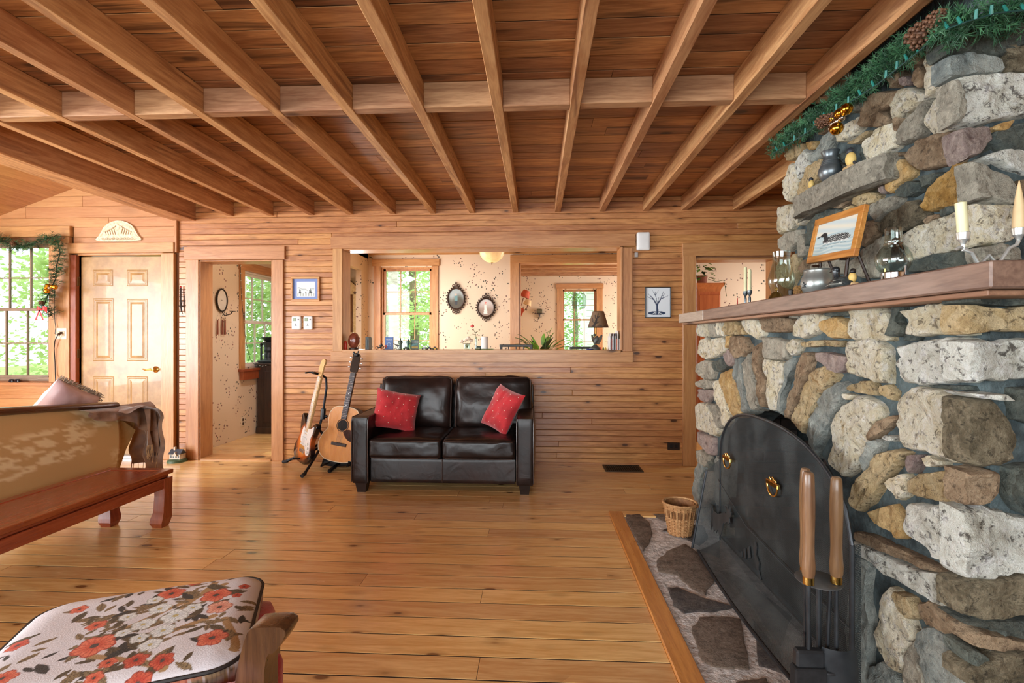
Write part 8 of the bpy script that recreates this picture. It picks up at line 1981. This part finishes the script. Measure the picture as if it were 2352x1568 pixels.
b = MB(); q = PY(1196, 715, 8.4); b.prism([(-.05, .05), (.04, .06), (.06, .02), (0, -.10), (-.06, -.12)], lambda a_, c_, t: (q.x + a_, q.y + t, q.z + c_), -.02, .02); b.build('backplate', REDS, sw_)
sq = PY(1239, 720, YS); sh_ = thing('corner_shelf', 'tiny wooden bracket shelf on the sunroom wall', 'shelf', tuple(sq))
MB().box(sq.x - .10, sq.x + .10, YS - .10, YS, sq.z - .012, sq.z, .002).build('board', ROSEW, sh_); b = MB(); b.prism([(-.02, 0), (.02, 0), (0, -.09)], lambda a_, c_, t: (sq.x + a_, t, sq.z - .012 + c_), YS - .06, YS); b.build('bracket', ROSEW, sh_)
bxo = thing('painted_box', 'small patterned box on the tiny sunroom shelf', 'box', (sq.x, YS - .05, sq.z)); softbox((.11, .07, .09), .015, (0, 0, 0), 4, M=T(sq.x, YS - .05, sq.z + .046)).build('box_body', mat('patterned_box', (120, 96, 60), (60, 80, 66), 60, .5), bxo); MB().box(sq.x - .057, sq.x + .057, YS - .087, YS - .013, sq.z + .062, sq.z + .068, .002).build('lid_rim', ROSEW, bxo)
su = thing('glass_suncatcher', 'eight sided leaded glass suncatcher hanging in the sunroom window', 'suncatcher', tuple(PY(1330, 690, YS - .02)))
oc8 = [(1318, 674), (1342, 674), (1346, 682), (1346, 700), (1342, 708), (1318, 708), (1314, 700), (1314, 682)]
P8 = [PY(x, y, YS - .012) for x, y in oc8]; MB().tube(P8, .006, 6, closed=True).build('lead_rim', PEWD, su); b = MB(); b.prism([(p.x, p.z) for p in P8], lambda a_, c_, t: (a_, t, c_), YS - .014, YS - .011); b.build('glass_panel', glass('leaded_glass', (226, 236, 232), .05), su)
for (p, q) in (((1330, 662), (1318, 674)), ((1330, 662), (1342, 674)), ((1326, 682), (1336, 690)), ((1336, 690), (1326, 698)), ((1318, 674), (1326, 682)), ((1342, 708), (1334, 698)), ((1326, 682), (1340, 684))): MB().tube([PY(*p, YS - .012), PY(*q, YS - .012)], .003, 5).build('lead_came', PEWD, su)
# hall: tall cabinet with plant
HY = 5.9; ha, hb_ = PY(1604, 700, HY).x, PY(1661, 700, HY).x; hz_ = PY(1630, 650, HY).z
cb = thing('tall_cabinet', 'tall reddish pine cabinet with a flared cornice in the hall', 'cabinet', ((ha + hb_) / 2, HY, 0))
CABW = wood('cabinet_pine', (204, 118, 66), (180, 96, 50), 'Z', .1, .6, .4, .2, .05)
MB().box(ha, hb_ - .03, HY, HY + .34, 0, hz_ - .09, .004).build('carcass', CABW, cb)
b = MB(); pr_ = [(0, hz_ - .10), (.005, hz_ - .07), (.03, hz_ - .03), (.04, hz_ - .015), (.04, hz_), (0, hz_)]
vs, fs = [], []
for (o, z) in pr_[:-1]: vs += [(ha - o, HY - o, z), (hb_ - .03 + o, HY - o, z), (hb_ - .03 + o, HY + .34, z), (ha - o, HY + .34, z)]
for k in range(4):
    for j in range(4): fs.append((k * 4 + j, k * 4 + (j + 1) % 4, (k + 1) * 4 + (j + 1) % 4, (k + 1) * 4 + j))
fs.append((16, 17, 18, 19)); b.add(vs, fs, False).build('cornice', CABW, cb)
MB().box(ha + .015, hb_ - .045, HY - .012, HY, 1.0, hz_ - .14, .003).build('door', CABW, cb); MB().box(ha + .015, hb_ - .045, HY - .012, HY, .1, .96, .003).build('door', CABW, cb)
iv = thing('trailing_ivy', 'trailing green ivy plant on top of the hall cabinet', 'plant', (ha + .08, HY + .12, hz_))
MB().lathe([(0, 0), (.05, 0), (.065, .10), (.06, .10), (0, .09)], (ha + .08, HY + .12, hz_), 16).build('pot', mat('terracotta', (170, 96, 66)), iv)
for k in range(46):
    a = rl.uniform(0, 2 * PI); p = Vector((ha + .08, HY + .10, hz_ + .10)) + Vector((math.cos(a) * rl.uniform(.02, .12), math.sin(a) * .08, rl.uniform(-.05, .15))); b = MB(); leaf(b, p, (math.cos(a), math.sin(a) - .5, rl.uniform(-.4, .5)), rl.uniform(.04, .07), .024, .3); b.build('leaf', LEAFL if k % 2 else LEAFG, iv)
MB().tube([(ha + .12, HY + .02, hz_ + .05), (ha + .2, HY - .02, hz_ + .015), (ha + .28, HY - .03, hz_ + .03), (hb_ - .0, HY - .05, hz_ - .02), (hb_ + .02, HY - .05, hz_ - .16)], .003, 5).build('vine', LEAFG, iv)
# pantry: mirror sconce, outlet, string lights, stove, iron grinder
XPW = XP
def xp(px, py, d=.0): return PX(px, py, XPW + d)
mc = xp(507, 692); ms = thing('mirror_sconce', 'oval iron framed mirror candle sconce on the papered side wall', 'sconce', tuple(mc))
IR2 = mat('iron_dark', (60, 50, 44))
zc0, zc1 = xp(507, 664).z, xp(507, 715).z; yc0, yc1 = xp(494, 690).y, xp(518, 690).y; zc, yc, rz_, ry_ = (zc0 + zc1) / 2, (yc0 + yc1) / 2, (zc0 - zc1) / 2, (yc1 - yc0) / 2
MB().tube([(XPW + .02, yc + ry_ * math.cos(t * PI / 16), zc + rz_ * math.sin(t * PI / 16)) for t in range(32)], .009, 6, closed=True).build('oval_rim', IR2, ms)
b = MB(); b.prism([(yc + ry_ * .97 * math.cos(t * PI / 16), zc + rz_ * .97 * math.sin(t * PI / 16)) for t in range(32)], lambda a_, c_, t: (t, a_, c_), XPW + .012, XPW + .018); b.build('mirror_glass', mat('mirror_painted_reflection', (232, 226, 216), (216, 208, 198), 5, .35, .35), ms)  # pale half-matte colour paints a bright reflection into the mirror
MB().tube([(XPW + .02, yc, zc - rz_), (XPW + .05, yc, zc - rz_ - .05), (XPW + .10, yc + .03, zc - rz_ - .03), (XPW + .12, yc + .04, zc - rz_ + .0)], .006, 6).build('candle_arm', IR2, ms)
MB().lathe([(0, 0), (.03, 0), (.034, .006), (0, .004)], (XPW + .12, yc + .04, zc - rz_), 14).build('drip_pan', IR2, ms)
MB().tube([(XPW + .0, yc, zc), (XPW + .02, yc, zc)], .006, 5).build('hook', IR2, ms)
for k, px in enumerate((500, 511, 517)):
    t0, t1 = xp(px, 735, .02), xp(px, 768, .02); t = thing('hanging_taper', ('left', 'middle', 'right')[k] + ' of three red brown tapers hanging below the mirror sconce', 'candle', tuple(t1), group='hanging tapers'); MB().tube([t0, t1], [.008, .011], 8).build('wax', mat('brown_wax', (150, 84, 56), (120, 62, 40), 10, .5), t); MB().tube([t0, t0 + Vector((-.02, 0, .02))], .0015, 4).build('wick', mat('wick_string', (206, 190, 160), None, 8, .8), t)
oq = xp(557, 968); ou = thing('wall_receptacle', 'ivory electrical receptacle on the papered wall of the small room', 'outlet', tuple(oq))
MB().box(XPW, XPW + .008, oq.y - .04, oq.y + .04, oq.z - .06, oq.z + .06, .003).build('cover_plate', IVP, ou)
for dz in (-.025, .025): MB().box(XPW + .008, XPW + .011, oq.y - .018, oq.y + .018, oq.z + dz - .016, oq.z + dz + .016, .002).build('socket', mat('socket_brown', (90, 70, 54), None, 8, .5), ou)
YSv = 6.15; sx0, sx1 = XP + 0.03, -2.60; szt = PY(600, 838, YSv).z
stv = thing('storage_chest', 'dark brown wooden chest with a flared foot in the corner of the small room', 'cabinet', ((sx0 + sx1) / 2, YSv, 0))
DKC = wood('dark_cabinet', (62, 42, 32), (38, 26, 20), 'Z', .1, .5, .45, .1, .1)
MB().box(sx0, sx1, YSv, YSv + .5, .06, szt, .006).build('carcass', DKC, stv); MB().box(sx0 - .015, sx1 - .005, YSv - .02, YSv + .5, szt - .0, szt + .025, .005).build('top_board', DKC, stv); MB().box(sx0 - .012, sx1, YSv - .015, YSv + .5, .0, .08, .006).build('plinth', DKC, stv); MB().box(sx0 + .08, sx1, YSv - .008, YSv, .14, szt - .08, .003).build('panel', DKC, stv)
gx = PY(617, 830, YSv + .18).x; gz = szt + .025
gd = thing('iron_coffee_mill', 'black cast iron mill standing on the dark chest in the small room', 'coffee mill', (gx, YSv + .18, gz)); y_ = YSv + .18
MB().box(gx - .12, gx + .12, y_ - .09, y_ + .09, gz, gz + .03, .008).build('foot', IRON, gd); MB().lathe([(0, .03), (.07, .03), (.05, .06), (.055, .10), (.045, .13), (.06, .16), (.05, .20), (.07, .24), (.075, .27), (0, .27)], (gx, y_, gz), 18).build('body', IRON, gd)
for dx in (-.10, .10): MB().tube([(gx + dx, y_, gz + .03), (gx + dx, y_, gz + .22)], .014, 8).ball((gx + dx, y_, gz + .235), .02, 8, 6).build('column', IRON, gd)
MB().lathe([(0, .27), (.03, .27), (.095, .33), (.09, .335), (0, .29)], (gx, y_, gz), 18).build('hopper', IRON, gd)
sl = thing('string_lights', 'string of tiny lights draped down the small room window casing', 'string lights', tuple(PX(556, 640, XP + .03)))
wp2 = [PX(x, y, XP + .04) for x, y in ((552, 606), (553, 640), (554, 672), (556, 700), (560, 735), (563, 770), (568, 800), (575, 825))] + [PY(586, 838, YSv - .03), PY(600, 841, YSv - .03), PY(615, 838, YSv - .03)]
so_ = MB().tube(wp2, .003, 5).build('cord', mat('dark_cord', (40, 44, 40), None, 8, .6), sl)
for k in range(len(wp2) - 1):
    for t in (.15, .65): p = wp2[k].lerp(wp2[k + 1], t); MB().tube([p, p + Vector((.02, -.012, .004))], [.004, .003], 5).build('bulb', mat('clear_bulb', (230, 236, 230), None, 8, .2), sl)

# ================================================================== outdoors
LAWN = mat('lawn_grass', (150, 186, 96), (112, 152, 66), 3, .9, bump=.4, bscale=60)
gnd = MB().box(-30, 30, 4.97, 45, -.55, -.35).build('ground', LAWN); struct(gnd, 'sunlit grass around the house', 'ground')
rt = random.Random(21)
BARK = mat('tree_bark', (150, 138, 124), (104, 92, 80), 10, .9, bump=.5, stretch=(4, 4, 1))
def leafmat(name, c1, c2):
    n = NT(name); c = n.mix(n.smooth(n.noise(n.pos(), 2.0), .3, .7), lin(c1), lin(c2)); n.link(c, n.p.inputs['Base Color']); n.set(Roughness=.6)
    t = n.t.nodes.new('ShaderNodeBsdfTranslucent'); n.link(c, t.inputs[0]); mx = n.t.nodes.new('ShaderNodeMixShader'); mx.inputs[0].default_value = .5
    n.link(n.p.outputs[0], mx.inputs[1]); n.link(t.outputs[0], mx.inputs[2]); n.link(mx.outputs[0], n.out.inputs[0]); return n.m
LM = [leafmat('tree_leaf_%d' % k, c1, c2) for k, (c1, c2) in enumerate((((186, 208, 138), (152, 184, 104)), ((206, 222, 162), (176, 204, 130)), ((156, 184, 120), (124, 158, 92))))]
def tree(label, x, y, h, r, n, k, trunk=.14):
    t = thing('tree', label, 'tree', (x, y, -.4), group='trees outside the windows')
    MB().tube([(x, y, -.45), (x + .05, y, h * .3), (x - .04, y + .05, h * .65), (x, y, h * .9)], [trunk, trunk * .85, trunk * .55, .03], 10).build('trunk', BARK, t)
    vs, fs = [], []
    cl_ = [(Vector((x + rt.gauss(0, r * .42), y + rt.gauss(0, r * .42), h * rt.uniform(.05, 1.0))), rt.uniform(.3, .6) * r * .6) for _ in range(40)]
    for i in range(n):
        c, cr_ = rt.choice(cl_); p = c + Vector((rt.gauss(0, cr_ * .6), rt.gauss(0, cr_ * .6), rt.gauss(0, cr_ * .45)))
        d = Vector((rt.gauss(0, 1), rt.gauss(0, 1), rt.gauss(0, .5))).normalized() * rt.uniform(.035, .075); e = d.orthogonal().normalized() * d.length * .55
        i0 = len(vs); vs += [p - d, p + e, p + d, p - e]; fs.append((i0, i0 + 1, i0 + 2, i0 + 3))
    MB().add(vs, fs, False).build('foliage', LM[k], t, kind='stuff')
TS = [(-7.3, 8.7, 3.8, 1.4, 5200, 0, 'leafy tree nearest the left window'), (-8.4, 9.0, 4.4, 1.6, 5200, 1, 'tall pale leafed tree left of the left window view'), (-7.4, 11.5, 5.0, 2.0, 5600, 2, 'darker tree at the back of the left window view'), (-5.2, 10.4, 4.2, 1.6, 5000, 1, 'light green tree behind the entry door'), (-10.5, 11.5, 5.0, 2.0, 5000, 0, 'wide tree at the far left beyond the left window'),
      (-3.2, 12.6, 4.6, 1.9, 5200, 1, 'pale tree outside the dining room window, left'), (-1.7, 14.5, 5.2, 2.1, 5600, 0, 'tree outside the dining room window, centre'), (-4.6, 14.6, 5.0, 2.0, 5000, 2, 'dark tree far behind the dining room window'), (0.3, 18.0, 5.5, 2.2, 5600, 2, 'dark tree outside the sunroom window, left'), (1.6, 21.0, 6.0, 2.6, 5600, 0, 'tree at the edge of the lawn outside the sunroom window'), (-0.4, 22.0, 6.0, 2.4, 5000, 1, 'pale tree far beyond the lawn')]
for (x, y, h, r, n, k, lb) in TS: tree(lb, x, y, h, r, n, k)
tk = thing('tree', 'smooth white trunk close outside the dining room window', 'tree', (-2.05, 9.4, -.4), group='trees outside the windows')
q = PY(902, 720, 9.4); MB().tube([(q.x, 9.4, -.45), (q.x + .02, 9.4, 1.5), (q.x - .03, 9.4, 4.0)], [.11, .10, .085], 12).build('trunk', mat('birch_bark', (226, 222, 214), (176, 170, 162), 8, .8, stretch=(1, 1, 4)), tk)
# neighbouring white house corner with a lattice, seen through the sunroom window
nh = thing('garden_house', 'white clapboard house corner with a lattice skirt beyond the lawn', 'building', (PY(1362, 720, 14.0).x, 14.0, -.35))
hx0, hx1 = PY(1342, 720, 14.0).x, PY(1395, 720, 14.0).x
WHT = mat('white_clapboard', (238, 238, 236), (222, 222, 220), 4, .6)
for k in range(16): MB().box(hx0, hx1 + 1.2, 14.0 + .0, 14.15, .25 + k * .16, .25 + k * .16 + .155, .006).build('siding_board', WHT, nh)
MB().box(hx0 - .04, hx0 + .06, 13.97, 14.1, -.35, 2.9, .006).build('corner_board', WHT, nh); MB().box(hx0 - .3, hx1 + 1.4, 13.6, 15.5, 2.8, 2.95, .01).build('eave', mat('grey_roof', (130, 130, 128), (104, 104, 104), 6, .8), nh)
for k in range(12):
    x = hx0 + .05 + k * .11; MB().box(-.012, .012, -.01, .01, -.38, .38, 0, T(x, 13.98, -.05) @ Matrix.Rotation(R(40), 4, 'Y')).build('lattice_slat', WHT, nh); MB().box(-.012, .012, -.01, .01, -.38, .38, 0, T(x, 14.0, -.05) @ Matrix.Rotation(R(-40), 4, 'Y')).build('lattice_slat', WHT, nh)
# white porch post and rail outside the small room window
po = thing('porch_screen', 'white painted porch wall with a window opening outside the small room', 'porch', (-5.0, 6.6, -.35))
for (y0, y1, z0, z1) in ((5.2, 8.6, -.35, .95), (5.2, 8.6, 2.0, 2.7), (5.2, 6.15, .95, 2.0), (7.1, 7.45, .95, 2.0), (8.3, 8.6, .95, 2.0)): MB().box(-5.3, -5.22, y0, y1, z0, z1).build('porch_panel', WHT, po)
